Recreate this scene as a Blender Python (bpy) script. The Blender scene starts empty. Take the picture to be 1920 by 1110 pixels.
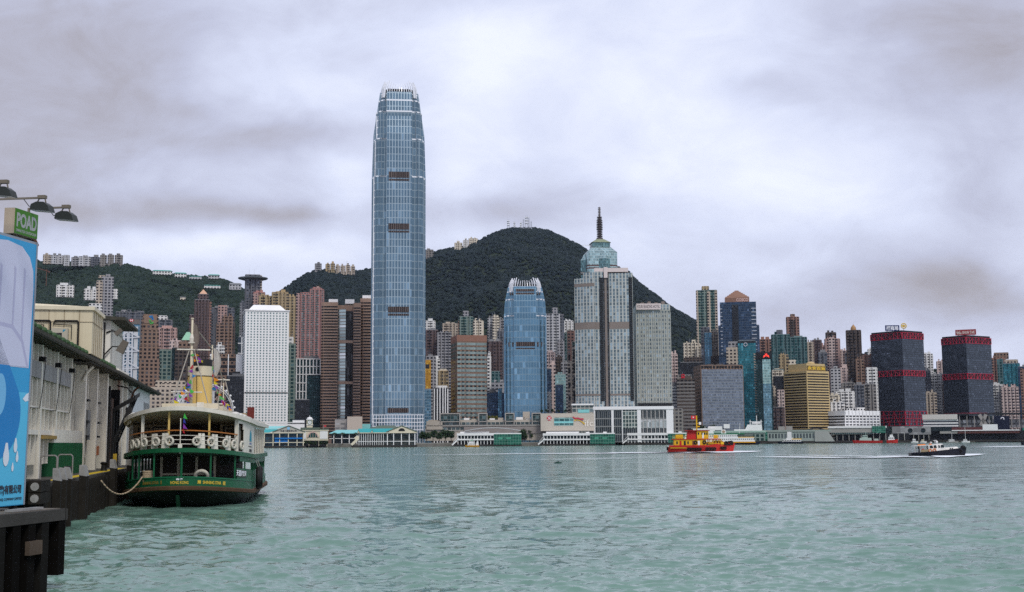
import bpy, bmesh, math, random
import numpy as np
from mathutils import Vector, Matrix, noise
R = math.radians
SC = bpy.context.scene
COL = SC.collection
random.seed(7)
# ---------------------------------------------------------------- camera
F = 2374.0                                   # focal length in pixels of a 1920 px wide frame
CAMZ = 4.4
PITCH = math.atan((829 - 555) / F)
ROLL = R(-0.35)
cam_d = bpy.data.cameras.new('camera'); cam = bpy.data.objects.new('camera', cam_d); COL.objects.link(cam)
cam_d.sensor_width = 36.0; cam_d.lens = 36.0 * F / 1920.0
cam_d.clip_start = 0.5; cam_d.clip_end = 30000
CM = Matrix.Rotation(math.pi / 2 + PITCH, 4, 'X') @ Matrix.Rotation(ROLL, 4, 'Z')
cam.matrix_world = Matrix.Translation((0, 0, CAMZ)) @ CM
SC.camera = cam
# ---------------------------------------------------------------- exposure
SC.view_settings.view_transform = 'Standard'
SC.view_settings.look = 'None'
SC.view_settings.exposure = 0.12
SC.view_settings.gamma = 1.0
SC.view_settings.use_curve_mapping = False
SC.cycles.max_bounces = 6; SC.cycles.diffuse_bounces = 3; SC.cycles.glossy_bounces = 4
SC.cycles.transparent_max_bounces = 12; SC.cycles.use_denoising = False
# ---------------------------------------------------------------- sky
SUN_EL, SUN_AZ = R(48), R(215)               # overcast light from behind the viewer, a little to the right
W = bpy.data.worlds.new('World'); SC.world = W; W.use_nodes = True
nt = W.node_tree; nt.nodes.clear()
def N(tree, typ, **kw):
    n = tree.nodes.new(typ)
    for k, v in kw.items():
        if isinstance(k, str) and hasattr(n, k): setattr(n, k, v)
    return n
def MATH(tree, op, a, b=None, c=None, clamp=False):
    n = tree.nodes.new('ShaderNodeMath'); n.operation = op; n.use_clamp = clamp
    for i, x in enumerate((a, b, c)):
        if x is None: continue
        if isinstance(x, (int, float)): n.inputs[i].default_value = x
        else: tree.links.new(x, n.inputs[i])
    return n.outputs[0]
def MIXC(tree, f, a, b, typ='MIX'):
    n = tree.nodes.new('ShaderNodeMix'); n.data_type = 'RGBA'; n.blend_type = typ
    for i, x in ((0, f), (6, a), (7, b)):
        if isinstance(x, (int, float)): n.inputs[i].default_value = x
        elif isinstance(x, tuple): n.inputs[i].default_value = (*x, 1) if len(x) == 3 else x
        else: tree.links.new(x, n.inputs[i])
    return n.outputs[2]
def RAMP(tree, f, stops):
    n = tree.nodes.new('ShaderNodeValToRGB'); e = n.color_ramp.elements
    while len(e) < len(stops): e.new(0.5)
    for i, (p, c) in enumerate(stops):
        e[i].position = p; e[i].color = (*c, 1) if isinstance(c, tuple) else (c, c, c, 1)
    tree.links.new(f, n.inputs[0]); return n.outputs[0]
def NOISE(tree, vec, scale, detail=3, rough=0.5, dist=0.0):
    n = tree.nodes.new('ShaderNodeTexNoise'); n.inputs['Scale'].default_value = scale
    n.inputs['Detail'].default_value = detail; n.inputs['Roughness'].default_value = rough
    n.inputs['Distortion'].default_value = dist
    if vec is not None: tree.links.new(vec, n.inputs['Vector'])
    return n
sky = N(nt, 'ShaderNodeTexSky'); sky.sky_type = 'NISHITA'; sky.sun_disc = False
sky.sun_elevation = SUN_EL; sky.sun_rotation = SUN_AZ; sky.air_density = 1.0; sky.dust_density = 2.0
tc = N(nt, 'ShaderNodeTexCoord')
sx = N(nt, 'ShaderNodeSeparateXYZ'); nt.links.new(tc.outputs['Generated'], sx.inputs[0])
dy = MATH(nt, 'MAXIMUM', MATH(nt, 'ABSOLUTE', sx.outputs[1]), 0.12)
cu = MATH(nt, 'DIVIDE', sx.outputs[0], dy)             # bearing across the harbour, tan of azimuth
cv = MATH(nt, 'DIVIDE', sx.outputs[2], dy)             # tan of elevation
comb = N(nt, 'ShaderNodeCombineXYZ'); nt.links.new(cu, comb.inputs[0])
nt.links.new(MATH(nt, 'MULTIPLY', cv, 1.75), comb.inputs[1])
warp = NOISE(nt, comb.outputs[0], 4.5, 4, 0.6)
big = NOISE(nt, comb.outputs[0], 3.2, 5, 0.55, 0.4)
fine = NOISE(nt, comb.outputs[0], 10.0, 9, 0.62, 0.5)
wu = MATH(nt, 'ADD', cu, MATH(nt, 'MULTIPLY', MATH(nt, 'SUBTRACT', warp.outputs[0], 0.5), 0.13))
wsep = N(nt, 'ShaderNodeSeparateColor'); nt.links.new(warp.outputs[1], wsep.inputs[0])
wv = MATH(nt, 'ADD', cv, MATH(nt, 'MULTIPLY', MATH(nt, 'SUBTRACT', wsep.outputs[1], 0.5), 0.07))
# heavier cloud banks over the island: (tan azimuth, tan elevation, width, height, weight)
def PX(px, py): return ((px - 960) / F, (829 - py) / F)
banks = [(100, 130, 330, 130, .42), (50, 300, 250, 130, .42), (400, 235, 250, 42, .22), (590, 248, 150, 34, .24),
         (370, 168, 110, 30, .20), (300, 405, 330, 40, .36), (540, 405, 200, 28, .22), (1000, 380, 210, 38, .40),
         (625, 110, 80, 36, .18), (1780, 535, 160, 52, .36), (1830, 100, 260, 130, .36), (1490, 150, 110, 30, .20),
         (1890, 330, 150, 130, .30), (40, 10, 420, 110, .34), (1890, 10, 300, 120, .26), (1480, 470, 240, 40, .16), (1650, 590, 420, 50, .30)]
lights = [(1350, 380, 260, 130, .22), (900, 60, 420, 110, .26), (330, 470, 330, 30, .34), (880, 240, 120, 120, .26),
          (1250, 220, 300, 140, .20), (640, 330, 60, 120, .22), (560, 150, 160, 50, .14)]
def blob(px, py, a, b, w):
    u0, v0 = PX(px, py)
    du = MATH(nt, 'MULTIPLY', MATH(nt, 'SUBTRACT', wu, u0), F / a)
    dv = MATH(nt, 'MULTIPLY', MATH(nt, 'SUBTRACT', wv, v0), F / b)
    d2 = MATH(nt, 'ADD', MATH(nt, 'MULTIPLY', du, du), MATH(nt, 'MULTIPLY', dv, dv))
    return MATH(nt, 'MULTIPLY', MATH(nt, 'EXPONENT', MATH(nt, 'MULTIPLY', d2, -1.0)), w)
acc = None
for b_ in banks:
    x = blob(*b_); acc = x if acc is None else MATH(nt, 'ADD', acc, x)
for b_ in lights:
    acc = MATH(nt, 'SUBTRACT', acc, blob(*b_))
front = MATH(nt, 'GREATER_THAN', sx.outputs[1], 0.0)
acc = MATH(nt, 'MULTIPLY', acc, front)
dens = MATH(nt, 'ADD', acc, MATH(nt, 'MULTIPLY', MATH(nt, 'SUBTRACT', big.outputs[0], 0.5), 0.85))
dens = MATH(nt, 'ADD', dens, MATH(nt, 'MULTIPLY', MATH(nt, 'SUBTRACT', fine.outputs[0], 0.5), 0.62))
dens = MATH(nt, 'ADD', MATH(nt, 'MULTIPLY', dens, 0.70), 0.275, clamp=True)
cloud = RAMP(nt, dens, [(0.0, (0.88, 0.92, 1.05)), (0.22, (0.70, 0.745, 0.925)), (0.45, (0.53, 0.55, 0.695)),
                        (0.68, (0.40, 0.38, 0.43)), (1.0, (0.25, 0.23, 0.26))])
bg1 = N(nt, 'ShaderNodeBackground'); nt.links.new(sky.outputs[0], bg1.inputs[0]); bg1.inputs[1].default_value = 0.10
bg2 = N(nt, 'ShaderNodeBackground'); nt.links.new(cloud, bg2.inputs[0]); bg2.inputs[1].default_value = 1.0
ms = N(nt, 'ShaderNodeMixShader'); ms.inputs[0].default_value = 0.93
nt.links.new(bg1.outputs[0], ms.inputs[1]); nt.links.new(bg2.outputs[0], ms.inputs[2])
wo = N(nt, 'ShaderNodeOutputWorld'); nt.links.new(ms.outputs[0], wo.inputs[0])
# ---------------------------------------------------------------- sun behind thick cloud
sd = bpy.data.lights.new('sun', 'SUN'); sd.energy = 1.9; sd.angle = R(14); sd.color = (1.0, 0.955, 0.89)
sun = bpy.data.objects.new('sun', sd); COL.objects.link(sun)
az = R(24)                                   # behind the viewer, to the right
sdir = Vector((math.sin(az) * math.cos(SUN_EL), -math.cos(az) * math.cos(SUN_EL), math.sin(SUN_EL)))
sun.rotation_euler = sdir.to_track_quat('Z', 'Y').to_euler()
sky.sun_rotation = math.atan2(sdir.x, sdir.y)

# ---------------------------------------------------------------- projection helpers
RIGHT = Vector(CM.col[0][:3]); UP = Vector(CM.col[1][:3]); FWD = -Vector(CM.col[2][:3])
def at(px, py, Y):
    d = FWD + RIGHT * ((px - 960) / F) + UP * ((555 - py) / F)
    t = Y / d.y
    return Vector((0, 0, CAMZ)) + d * t
def zat(px, py, Y): return at(px, py, Y).z

# ---------------------------------------------------------------- materials
MATS = {}
def newmat(name):
    m = bpy.data.materials.new(name); m.use_nodes = True
    t = m.node_tree; b = t.nodes['Principled BSDF']
    return m, t, b
def sset(b, k, v):
    if k in b.inputs: b.inputs[k].default_value = v
def mat(name, col, rough=0.7, metal=0.0, var=0.18, scale=0.6, spec=0.2, bump=0.0, grime=0.0, bscale=None):
    """Painted / mineral surface with soft mottling, optional run-down dirt streaks and bump."""
    if name in MATS: return MATS[name]
    m, t, b = newmat(name)
    tcn = N(t, 'ShaderNodeTexCoord')
    ns = NOISE(t, tcn.outputs['Object'], scale, 5, 0.6)
    f = MATH(t, 'ADD', MATH(t, 'MULTIPLY', MATH(t, 'SUBTRACT', ns.outputs[0], 0.5), var * 2.4), 1.0)
    c = MIXC(t, 1.0, tuple(col), f, 'MULTIPLY')
    if grime > 0:
        mp = N(t, 'ShaderNodeMapping'); mp.inputs['Scale'].default_value = (2.2, 2.2, 0.16)
        t.links.new(tcn.outputs['Object'], mp.inputs[0])
        gn = NOISE(t, mp.outputs[0], 1.3, 6, 0.65)
        gf = MATH(t, 'MULTIPLY', MATH(t, 'SUBTRACT', gn.outputs[0], 0.47), 3.2 * grime, clamp=True)
        c = MIXC(t, gf, c, (col[0] * .33 + .01, col[1] * .29 + .008, col[2] * .24 + .005))
    t.links.new(c, b.inputs['Base Color'])
    b.inputs['Roughness'].default_value = rough; b.inputs['Metallic'].default_value = metal
    sset(b, 'Specular IOR Level', spec)
    if bump > 0:
        bn = NOISE(t, tcn.outputs['Object'], bscale or scale * 6, 4, 0.6)
        bp = N(t, 'ShaderNodeBump'); bp.inputs['Strength'].default_value = bump; bp.inputs['Distance'].default_value = 0.05
        t.links.new(bn.outputs[0], bp.inputs['Height']); t.links.new(bp.outputs[0], b.inputs['Normal'])
    MATS[name] = m; return m
def emat(name, col, strength):
    if name in MATS: return MATS[name]
    m, t, b = newmat(name); b.inputs['Base Color'].default_value = (*col, 1)
    sset(b, 'Emission Color', (*col, 1)); sset(b, 'Emission Strength', strength); MATS[name] = m; return m

# one node group lays out the windows of a facade from UVs in metres (u along the wall, v height)
FG = bpy.data.node_groups.new('window_grid', 'ShaderNodeTree')
for nm, tp in (('Bay', 'FLOAT'), ('Floor', 'FLOAT'), ('WinW', 'FLOAT'), ('WinH', 'FLOAT')):
    FG.interface.new_socket(nm, in_out='INPUT', socket_type='NodeSocketFloat')
for nm in ('Mask', 'Rand', 'RowRand', 'ColRand'):
    FG.interface.new_socket(nm, in_out='OUTPUT', socket_type='NodeSocketFloat')
gi = FG.nodes.new('NodeGroupInput'); go = FG.nodes.new('NodeGroupOutput')
uvn = FG.nodes.new('ShaderNodeUVMap'); uvn.uv_map = 'UVMap'
us = FG.nodes.new('ShaderNodeSeparateXYZ'); FG.links.new(uvn.outputs[0], us.inputs[0])
gu = MATH(FG, 'DIVIDE', us.outputs[0], gi.outputs['Bay']); gv = MATH(FG, 'DIVIDE', us.outputs[1], gi.outputs['Floor'])
fu = MATH(FG, 'ABSOLUTE', MATH(FG, 'SUBTRACT', MATH(FG, 'FRACT', gu), 0.5))
fv = MATH(FG, 'ABSOLUTE', MATH(FG, 'SUBTRACT', MATH(FG, 'FRACT', gv), 0.5))
mk = MATH(FG, 'MULTIPLY', MATH(FG, 'LESS_THAN', fu, MATH(FG, 'MULTIPLY', gi.outputs['WinW'], 0.5)),
          MATH(FG, 'LESS_THAN', fv, MATH(FG, 'MULTIPLY', gi.outputs['WinH'], 0.5)))
cc = FG.nodes.new('ShaderNodeCombineXYZ'); FG.links.new(MATH(FG, 'FLOOR', gu), cc.inputs[0]); FG.links.new(MATH(FG, 'FLOOR', gv), cc.inputs[1])
wn = FG.nodes.new('ShaderNodeTexWhiteNoise'); wn.noise_dimensions = '3D'; FG.links.new(cc.outputs[0], wn.inputs['Vector'])
wr = FG.nodes.new('ShaderNodeTexWhiteNoise'); wr.noise_dimensions = '1D'; FG.links.new(MATH(FG, 'FLOOR', gv), wr.inputs['W'])
wc = FG.nodes.new('ShaderNodeTexWhiteNoise'); wc.noise_dimensions = '1D'; FG.links.new(MATH(FG, 'FLOOR', gu), wc.inputs['W'])
FG.links.new(mk, go.inputs['Mask']); FG.links.new(wn.outputs[0], go.inputs['Rand']); FG.links.new(wr.outputs[0], go.inputs['RowRand'])
FG.links.new(wc.outputs[0], go.inputs['ColRand'])

def facade(name, wall, glass, floor=3.1, bay=3.0, ww=0.55, wh=0.5, metal=0.55, grough=0.18, lit=0.25, wrough=0.75, wvar=0.22,
           rowvar=0.0, wmetal=0.0, wavy=0.0, bright=2.2, streak=0.5, cv=0.7):
    if name in MATS: return MATS[name]
    m, t, b = newmat(name)
    g = t.nodes.new('ShaderNodeGroup'); g.node_tree = FG
    for k, v in (('Bay', bay), ('Floor', floor), ('WinW', ww), ('WinH', wh)): g.inputs[k].default_value = v
    tcn = N(t, 'ShaderNodeTexCoord')
    ns = NOISE(t, tcn.outputs['Object'], 0.035, 5, 0.65)
    mp = N(t, 'ShaderNodeMapping'); mp.inputs['Scale'].default_value = (0.35, 0.35, 0.02); t.links.new(tcn.outputs['Object'], mp.inputs[0])
    st = NOISE(t, mp.outputs[0], 1.0, 5, 0.65)
    f = MATH(t, 'ADD', MATH(t, 'MULTIPLY', MATH(t, 'SUBTRACT', ns.outputs[0], 0.5), wvar * 2), 1.0)
    f = MATH(t, 'ADD', f, MATH(t, 'MULTIPLY', MATH(t, 'SUBTRACT', st.outputs[0], 0.5), wvar * 2 * streak))
    wc_ = MIXC(t, 1.0, tuple(wall), f, 'MULTIPLY')
    r = g.outputs['Rand']
    r3 = MATH(t, 'POWER', r, 1.0 / max(lit, .02))
    dim = MATH(t, 'ADD', MATH(t, 'MULTIPLY', r, cv), 1 - cv * .53)
    if rowvar: dim = MATH(t, 'MULTIPLY', dim, MATH(t, 'ADD', MATH(t, 'MULTIPLY', g.outputs['RowRand'], rowvar), 1 - rowvar / 2))
    gc = MIXC(t, 1.0, tuple(glass), dim, 'MULTIPLY')
    gl = tuple(min(0.75, c * bright + 0.06) for c in glass)
    gc = MIXC(t, r3, gc, gl)
    t.links.new(MIXC(t, g.outputs['Mask'], wc_, gc), b.inputs['Base Color'])
    mm = MATH(t, 'MULTIPLY', g.outputs['Mask'], metal - wmetal)
    t.links.new(MATH(t, 'ADD', mm, wmetal), b.inputs['Metallic'])
    t.links.new(MATH(t, 'ADD', MATH(t, 'MULTIPLY', g.outputs['Mask'], grough - wrough), wrough), b.inputs['Roughness'])
    sset(b, 'Specular IOR Level', 0.22)
    if wavy > 0:                               # slightly uneven glazing: each pane tilts a little
        cell = N(t, 'ShaderNodeBump'); cell.inputs['Strength'].default_value = wavy; cell.inputs['Distance'].default_value = 1.0
        wnz = NOISE(t, tcn.outputs['Object'], 0.09, 3, 0.5)
        hh = MATH(t, 'ADD', MATH(t, 'MULTIPLY', wnz.outputs[0], 1.5), MATH(t, 'MULTIPLY', r, 0.08))
        t.links.new(hh, cell.inputs['Height']); t.links.new(cell.outputs[0], b.inputs['Normal'])
    MATS[name] = m; return m

# ---------------------------------------------------------------- mesh builder
class MB:
    def __init__(s): s.v = []; s.f = []; s.uv = []; s.mi = []; s.m = 0
    def add(s, vs, fs, uvs=None):
        o = len(s.v); s.v += [tuple(p) for p in vs]
        for i, f in enumerate(fs):
            s.f.append(tuple(o + k for k in f)); s.mi.append(s.m)
            s.uv.append(uvs[i] if uvs else [(0.03, 0.03)] * len(f))
        return s
    def prism(s, poly, z0, z1, cap=True, u0=0.0, poly2=None, bottom=False):
        n = len(poly); p2 = poly2 or poly
        vs = [(x, y, z0) for x, y in poly] + [(x, y, z1) for x, y in p2]
        fs, uvs, u = [], [], u0
        for i in range(n):
            j = (i + 1) % n
            L = math.hypot(poly[j][0] - poly[i][0], poly[j][1] - poly[i][1])
            fs.append((i, j, n + j, n + i)); uvs.append([(u, z0), (u + L, z0), (u + L, z1), (u, z1)]); u += L
        if cap: fs.append(tuple(range(n, 2 * n))); uvs.append([(0.01, 0.01)] * n)
        if bottom: fs.append(tuple(reversed(range(n)))); uvs.append([(0.01, 0.01)] * n)
        return s.add(vs, fs, uvs)
    def box(s, x0, x1, y0, y1, z0, z1):
        return s.prism([(x0, y0), (x1, y0), (x1, y1), (x0, y1)], z0, z1, bottom=True)
    def hexa(s, p):   # 8 points: bottom ring 4, top ring 4
        return s.add(p, [(0, 1, 5, 4), (1, 2, 6, 5), (2, 3, 7, 6), (3, 0, 4, 7), (4, 5, 6, 7), (3, 2, 1, 0)])
    def cyl(s, p0, p1, r0, r1=None, n=8, cap=True):
        r1 = r0 if r1 is None else r1
        p0, p1 = Vector(p0), Vector(p1); d = (p1 - p0)
        if d.length < 1e-6: return s
        q = d.to_track_quat('Z', 'Y'); vs = []
        for p, r in ((p0, r0), (p1, r1)):
            for i in range(n):
                a = 2 * math.pi * i / n
                vs.append(p + q @ Vector((r * math.cos(a), r * math.sin(a), 0)))
        fs = [(i, (i + 1) % n, n + (i + 1) % n, n + i) for i in range(n)]
        if cap: fs += [tuple(range(n, 2 * n)), tuple(reversed(range(n)))]
        return s.add(vs, fs)
    def tube(s, pts, r, n=6):
        for a, b in zip(pts[:-1], pts[1:]): s.cyl(a, b, r, r, n)
        return s
    def bar(s, p0, p1, w, h=None):              # rectangular bar between two points
        h = h or w; p0, p1 = Vector(p0), Vector(p1); q = (p1 - p0).to_track_quat('Z', 'Y')
        c = [q @ Vector((a * w / 2, b * h / 2, 0)) for a, b in ((-1, -1), (1, -1), (1, 1), (-1, 1))]
        return s.hexa([p0 + k for k in c] + [p1 + k for k in c])
    def lathe(s, prof, n=24, c=(0, 0, 0), axis='Z'):
        vs, fs = [], []
        for r, z in prof:
            for i in range(n):
                a = 2 * math.pi * i / n
                p = (r * math.cos(a), r * math.sin(a), z)
                if axis == 'Y': p = (p[0], p[2], p[1])
                if axis == 'X': p = (p[2], p[0], p[1])
                vs.append((p[0] + c[0], p[1] + c[1], p[2] + c[2]))
        for k in range(len(prof) - 1):
            for i in range(n):
                j = (i + 1) % n; fs.append((k * n + i, k * n + j, (k + 1) * n + j, (k + 1) * n + i))
        return s.add(vs, fs)
    def torus(s, c, R_, r, nrm=(0, 1, 0), n=20, k=8, frac=1.0):
        q = Vector(nrm).to_track_quat('Z', 'Y'); vs, fs = [], []
        for i in range(n):
            a = 2 * math.pi * i / n * frac
            for j in range(k):
                b = 2 * math.pi * j / k
                vs.append(Vector(c) + q @ Vector(((R_ + r * math.cos(b)) * math.cos(a), (R_ + r * math.cos(b)) * math.sin(a), r * math.sin(b))))
        for i in range(n if frac == 1.0 else n - 1):
            for j in range(k):
                i2, j2 = (i + 1) % n, (j + 1) % k; fs.append((i * k + j, i2 * k + j, i2 * k + j2, i * k + j2))
        return s.add(vs, fs)
    def ball(s, c, r, n=10, sq=(1, 1, 1)):
        prof = [(max(1e-3, r * math.sin(math.pi * i / 6)), -r * math.cos(math.pi * i / 6)) for i in range(7)]
        o = len(s.v); s.lathe(prof, n)
        for i in range(o, len(s.v)):
            p = s.v[i]; s.v[i] = (p[0] * sq[0] + c[0], p[1] * sq[1] + c[1], p[2] * sq[2] + c[2])
        return s
    def ribbon(s, pts, z0, z1, th=0.06):         # upright wall along a plan polyline
        for (a, b) in zip(pts[:-1], pts[1:]):
            d = Vector((b[0] - a[0], b[1] - a[1])); d.normalize(); nx, ny = d.y * th / 2, -d.x * th / 2
            p = [(a[0] - nx, a[1] - ny), (a[0] + nx, a[1] + ny), (b[0] + nx, b[1] + ny), (b[0] - nx, b[1] - ny)]
            za0, za1 = (z0(a), z1(a)) if callable(z0) else (z0, z1)
            zb0, zb1 = (z0(b), z1(b)) if callable(z0) else (z0, z1)
            s.hexa([(*p[0], za0), (*p[1], za0), (*p[2], zb0), (*p[3], zb0), (*p[0], za1), (*p[1], za1), (*p[2], zb1), (*p[3], zb1)])
        return s
    def build(s, name, mats, parent=None, smooth=False, loc=None):
        me = bpy.data.meshes.new(name); me.from_pydata(s.v, [], s.f)
        ul = me.uv_layers.new(name='UVMap')
        ul.data.foreach_set('uv', [c for f in s.uv for p in f for c in p])
        mats = mats if isinstance(mats, (list, tuple)) else [mats]
        for m in mats: me.materials.append(m)
        if len(mats) > 1: me.polygons.foreach_set('material_index', s.mi)
        if smooth: me.polygons.foreach_set('use_smooth', [True] * len(me.polygons))
        me.validate(); me.update()
        o = bpy.data.objects.new(name, me); COL.objects.link(o)
        if parent: o.parent = parent
        if loc is not None: o.location = loc
        return o
def tag(o, label=None, cat=None, group=None, kind=None):
    if label: o['label'] = label
    if cat: o['category'] = cat
    if group: o['group'] = group
    if kind: o['kind'] = kind
    return o
def thing(name, label, cat, loc=(0, 0, 0), rz=0.0, group=None, M=None):
    o = bpy.data.objects.new(name, None); COL.objects.link(o); o.empty_display_size = 0.2
    if M is not None: o.matrix_world = M
    else: o.location = loc; o.rotation_euler = (0, 0, rz)
    return tag(o, label, cat, group)
def dup(root, M=None, label=None, group=None):
    r = root.copy(); COL.objects.link(r)
    if M is not None: r.matrix_world = M
    if label: r['label'] = label
    if group: r['group'] = group
    for ch in list(root.children):
        c = ch.copy(); COL.objects.link(c); c.parent = r
        for g in list(ch.children):
            d = g.copy(); COL.objects.link(d); d.parent = c
    return r
# ---------------------------------------------------------------- lettering
def text_mb(body, size, M, extr=0.02, bold=0.0, sx=1.0, fit=None):
    """Letter shapes as a mesh; M maps the text plane (x along, y up, z out) into place. fit=(w,h) stretches to size."""
    cu_ = bpy.data.curves.new('t', 'FONT'); cu_.body = body; cu_.size = size; cu_.extrude = extr; cu_.offset = bold
    cu_.resolution_u = 3; cu_.align_x = 'CENTER'; cu_.align_y = 'CENTER'
    o = bpy.data.objects.new('t', cu_); COL.objects.link(o)
    dg = bpy.context.evaluated_depsgraph_get(); me = bpy.data.meshes.new_from_object(o.evaluated_get(dg))
    vs = [v.co.copy() for v in me.vertices]; fs = [tuple(p.vertices) for p in me.polygons]
    bpy.data.objects.remove(o); bpy.data.curves.remove(cu_); bpy.data.meshes.remove(me)
    if vs:
        x0, x1 = min(v.x for v in vs), max(v.x for v in vs); y0, y1 = min(v.y for v in vs), max(v.y for v in vs)
        for v in vs:
            v.x = (v.x - (x0 + x1) / 2) * sx; v.y -= (y0 + y1) / 2
            if fit: v.x *= fit[0] / (x1 - x0); v.y *= fit[1] / (y1 - y0)
    mb = MB(); mb.add([M @ v for v in vs], fs); return mb
# ================================================================ WATER
def water_material():
    m, t, b = newmat('harbour_water')
    tcn = N(t, 'ShaderNodeTexCoord')
    def mp(sc, rz):
        n = N(t, 'ShaderNodeMapping'); n.inputs['Scale'].default_value = sc; n.inputs['Rotation'].default_value = (0, 0, rz)
        t.links.new(tcn.outputs['Object'], n.inputs[0]); return n.outputs[0]
    n1 = NOISE(t, mp((1.3, 3.0, 1), R(14)), 1.0, 6, 0.7, 0.4)
    n2 = NOISE(t, mp((0.22, 0.75, 1), R(-9)), 1.0, 5, 0.65, 0.3)
    n3 = NOISE(t, mp((0.012, 0.045, 1), R(5)), 1.0, 4, 0.55)
    def slope(n, k):
        v = N(t, 'ShaderNodeVectorMath'); v.operation = 'SUBTRACT'; t.links.new(n.outputs[1], v.inputs[0]); v.inputs[1].default_value = (.5, .5, .5)
        w = N(t, 'ShaderNodeVectorMath'); w.operation = 'MULTIPLY'; t.links.new(v.outputs[0], w.inputs[0]); w.inputs[1].default_value = (k * .55, k, 0); return w.outputs[0]
    def VADD(a_, b_):
        v = N(t, 'ShaderNodeVectorMath'); v.operation = 'ADD'; t.links.new(a_, v.inputs[0]); t.links.new(b_, v.inputs[1]); return v.outputs[0]
    ge = N(t, 'ShaderNodeNewGeometry')
    nn = VADD(VADD(slope(n1, 1.05), slope(n2, 0.95)), ge.outputs['Normal'])
    nz = N(t, 'ShaderNodeVectorMath'); nz.operation = 'NORMALIZE'; t.links.new(nn, nz.inputs[0])
    c = MIXC(t, RAMP(t, n3.outputs[0], [(0.35, 0.0), (0.68, 1.0)]), (0.088, 0.178, 0.138), (0.145, 0.245, 0.20))
    t.links.new(c, b.inputs['Base Color']); b.inputs['Roughness'].default_value = 0.12
    b.inputs['IOR'].default_value = 1.42; sset(b, 'Specular IOR Level', 0.5); sset(b, 'Specular Tint', (.86, 1.0, .95, 1))
    t.links.new(nz.outputs[0], b.inputs['Normal'])
    return m
def make_water():
    rng = np.random.RandomState(3)
    f1 = F * 1024 / 1920; h = CAMZ
    v = np.concatenate([np.linspace(h * f1 / 20.0, h * f1 / 1250.0, 720), h * f1 / np.array([1800., 2600, 4000, 8000, 16000])])
    Y = h * f1 / v; dY = np.abs(np.gradient(Y))
    k = np.concatenate([np.linspace(-.95, -.50, 60)[:-1], np.linspace(-.50, .50, 860), np.linspace(.50, .95, 60)[1:]])
    YY, KK = np.meshgrid(Y, k, indexing='ij'); XX = YY * KK; ZZ = np.zeros_like(XX); PX_, PY_ = np.zeros_like(XX), np.zeros_like(XX)
    for i in range(130):
        lam = 0.34 * (5.5 / 0.34) ** rng.rand(); th = R(72) + rng.randn() * R(32); ph = rng.rand() * 6.28
        amp = 0.0073 * lam ** 0.62 * (0.5 + rng.rand())
        w = np.clip((lam / dY - 1.6) / 1.8, 0, 1)[:, None]
        q = 2 * math.pi / lam
        env = 0.65 + 0.55 * np.sin(XX * (0.31 / lam) + i * 1.7) * np.sin(YY * (0.23 / lam) + i)
        a = q * (XX * math.cos(th) + YY * math.sin(th)) + ph + 1.1 * np.sin(XX * 0.9 / lam + i * 2.1)
        ZZ += w * amp * env * np.sin(a)
        PX_ += w * amp * env * 0.8 * math.cos(th) * np.cos(a); PY_ += w * amp * env * 0.8 * math.sin(th) * np.cos(a)
    XX = XX + PX_; YY = YY + PY_
    nr, nc = XX.shape
    co = np.stack([XX, YY, ZZ], -1).reshape(-1, 3).astype(np.float32)
    idx = np.arange(nr * nc).reshape(nr, nc)
    q = np.stack([idx[:-1, :-1], idx[:-1, 1:], idx[1:, 1:], idx[1:, :-1]], -1).reshape(-1, 4)
    return grid_mesh('water', co, q, water_material(), True)
def grid_mesh(name, co, faces, m, smooth):
    me = bpy.data.meshes.new(name); nf, k = faces.shape
    me.vertices.add(len(co)); me.vertices.foreach_set('co', co.ravel())
    me.loops.add(nf * k); me.loops.foreach_set('vertex_index', faces.ravel().astype(np.int32))
    me.polygons.add(nf); me.polygons.foreach_set('loop_start', (np.arange(nf) * k).astype(np.int32))
    me.polygons.foreach_set('use_smooth', np.full(nf, smooth))
    me.materials.append(m); me.update(calc_edges=True); me.validate()
    o = bpy.data.objects.new(name, me); COL.objects.link(o); return o
tag(make_water(), 'green grey choppy harbour water', kind='structure')

# ================================================================ LAND
SHORE = [(-700, 1200), (100, 1290), (480, 1340), (800, 1400), (1100, 1550), (1450, 1850), (1920, 2080), (2700, 2350)]
def shoreY(px):
    for (a, ya), (b, yb) in zip(SHORE[:-1], SHORE[1:]):
        if a <= px <= b: return ya + (yb - ya) * (px - a) / (b - a)
    return SHORE[0][1] if px < SHORE[0][0] else SHORE[-1][1]
GZ = 3.6
sp = [((p - 960) / F * y, y) for p, y in SHORE]
back = [(4000, 6500), (-4000, 6500)]
M_conc = mat('concrete', (0.30, 0.29, 0.27), 0.85, var=0.2, scale=0.05, grime=0.3)
M_quay = mat('quay_stone', (0.16, 0.15, 0.135), 0.9, var=0.35, scale=0.12, grime=0.5)
g = MB(); g.prism(sp + back, -4.0, GZ)
tag(g.build('ground', M_quay), 'stone quay and paved city ground', kind='structure')
# promenade kerb along the quay edge
kb = MB()
for (a, b) in zip(sp[:-1], sp[1:]):
    d = (Vector(b) - Vector(a)).normalized(); n = Vector((-d.y, d.x))
    p = [a, b, (b[0] + n.x * 1.2, b[1] + n.y * 1.2), (a[0] + n.x * 1.2, a[1] + n.y * 1.2)]
    kb.prism(p, GZ, GZ + 0.5)
tag(kb.build('kerb', M_conc), 'pale concrete kerb along the quay', kind='structure')

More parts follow.
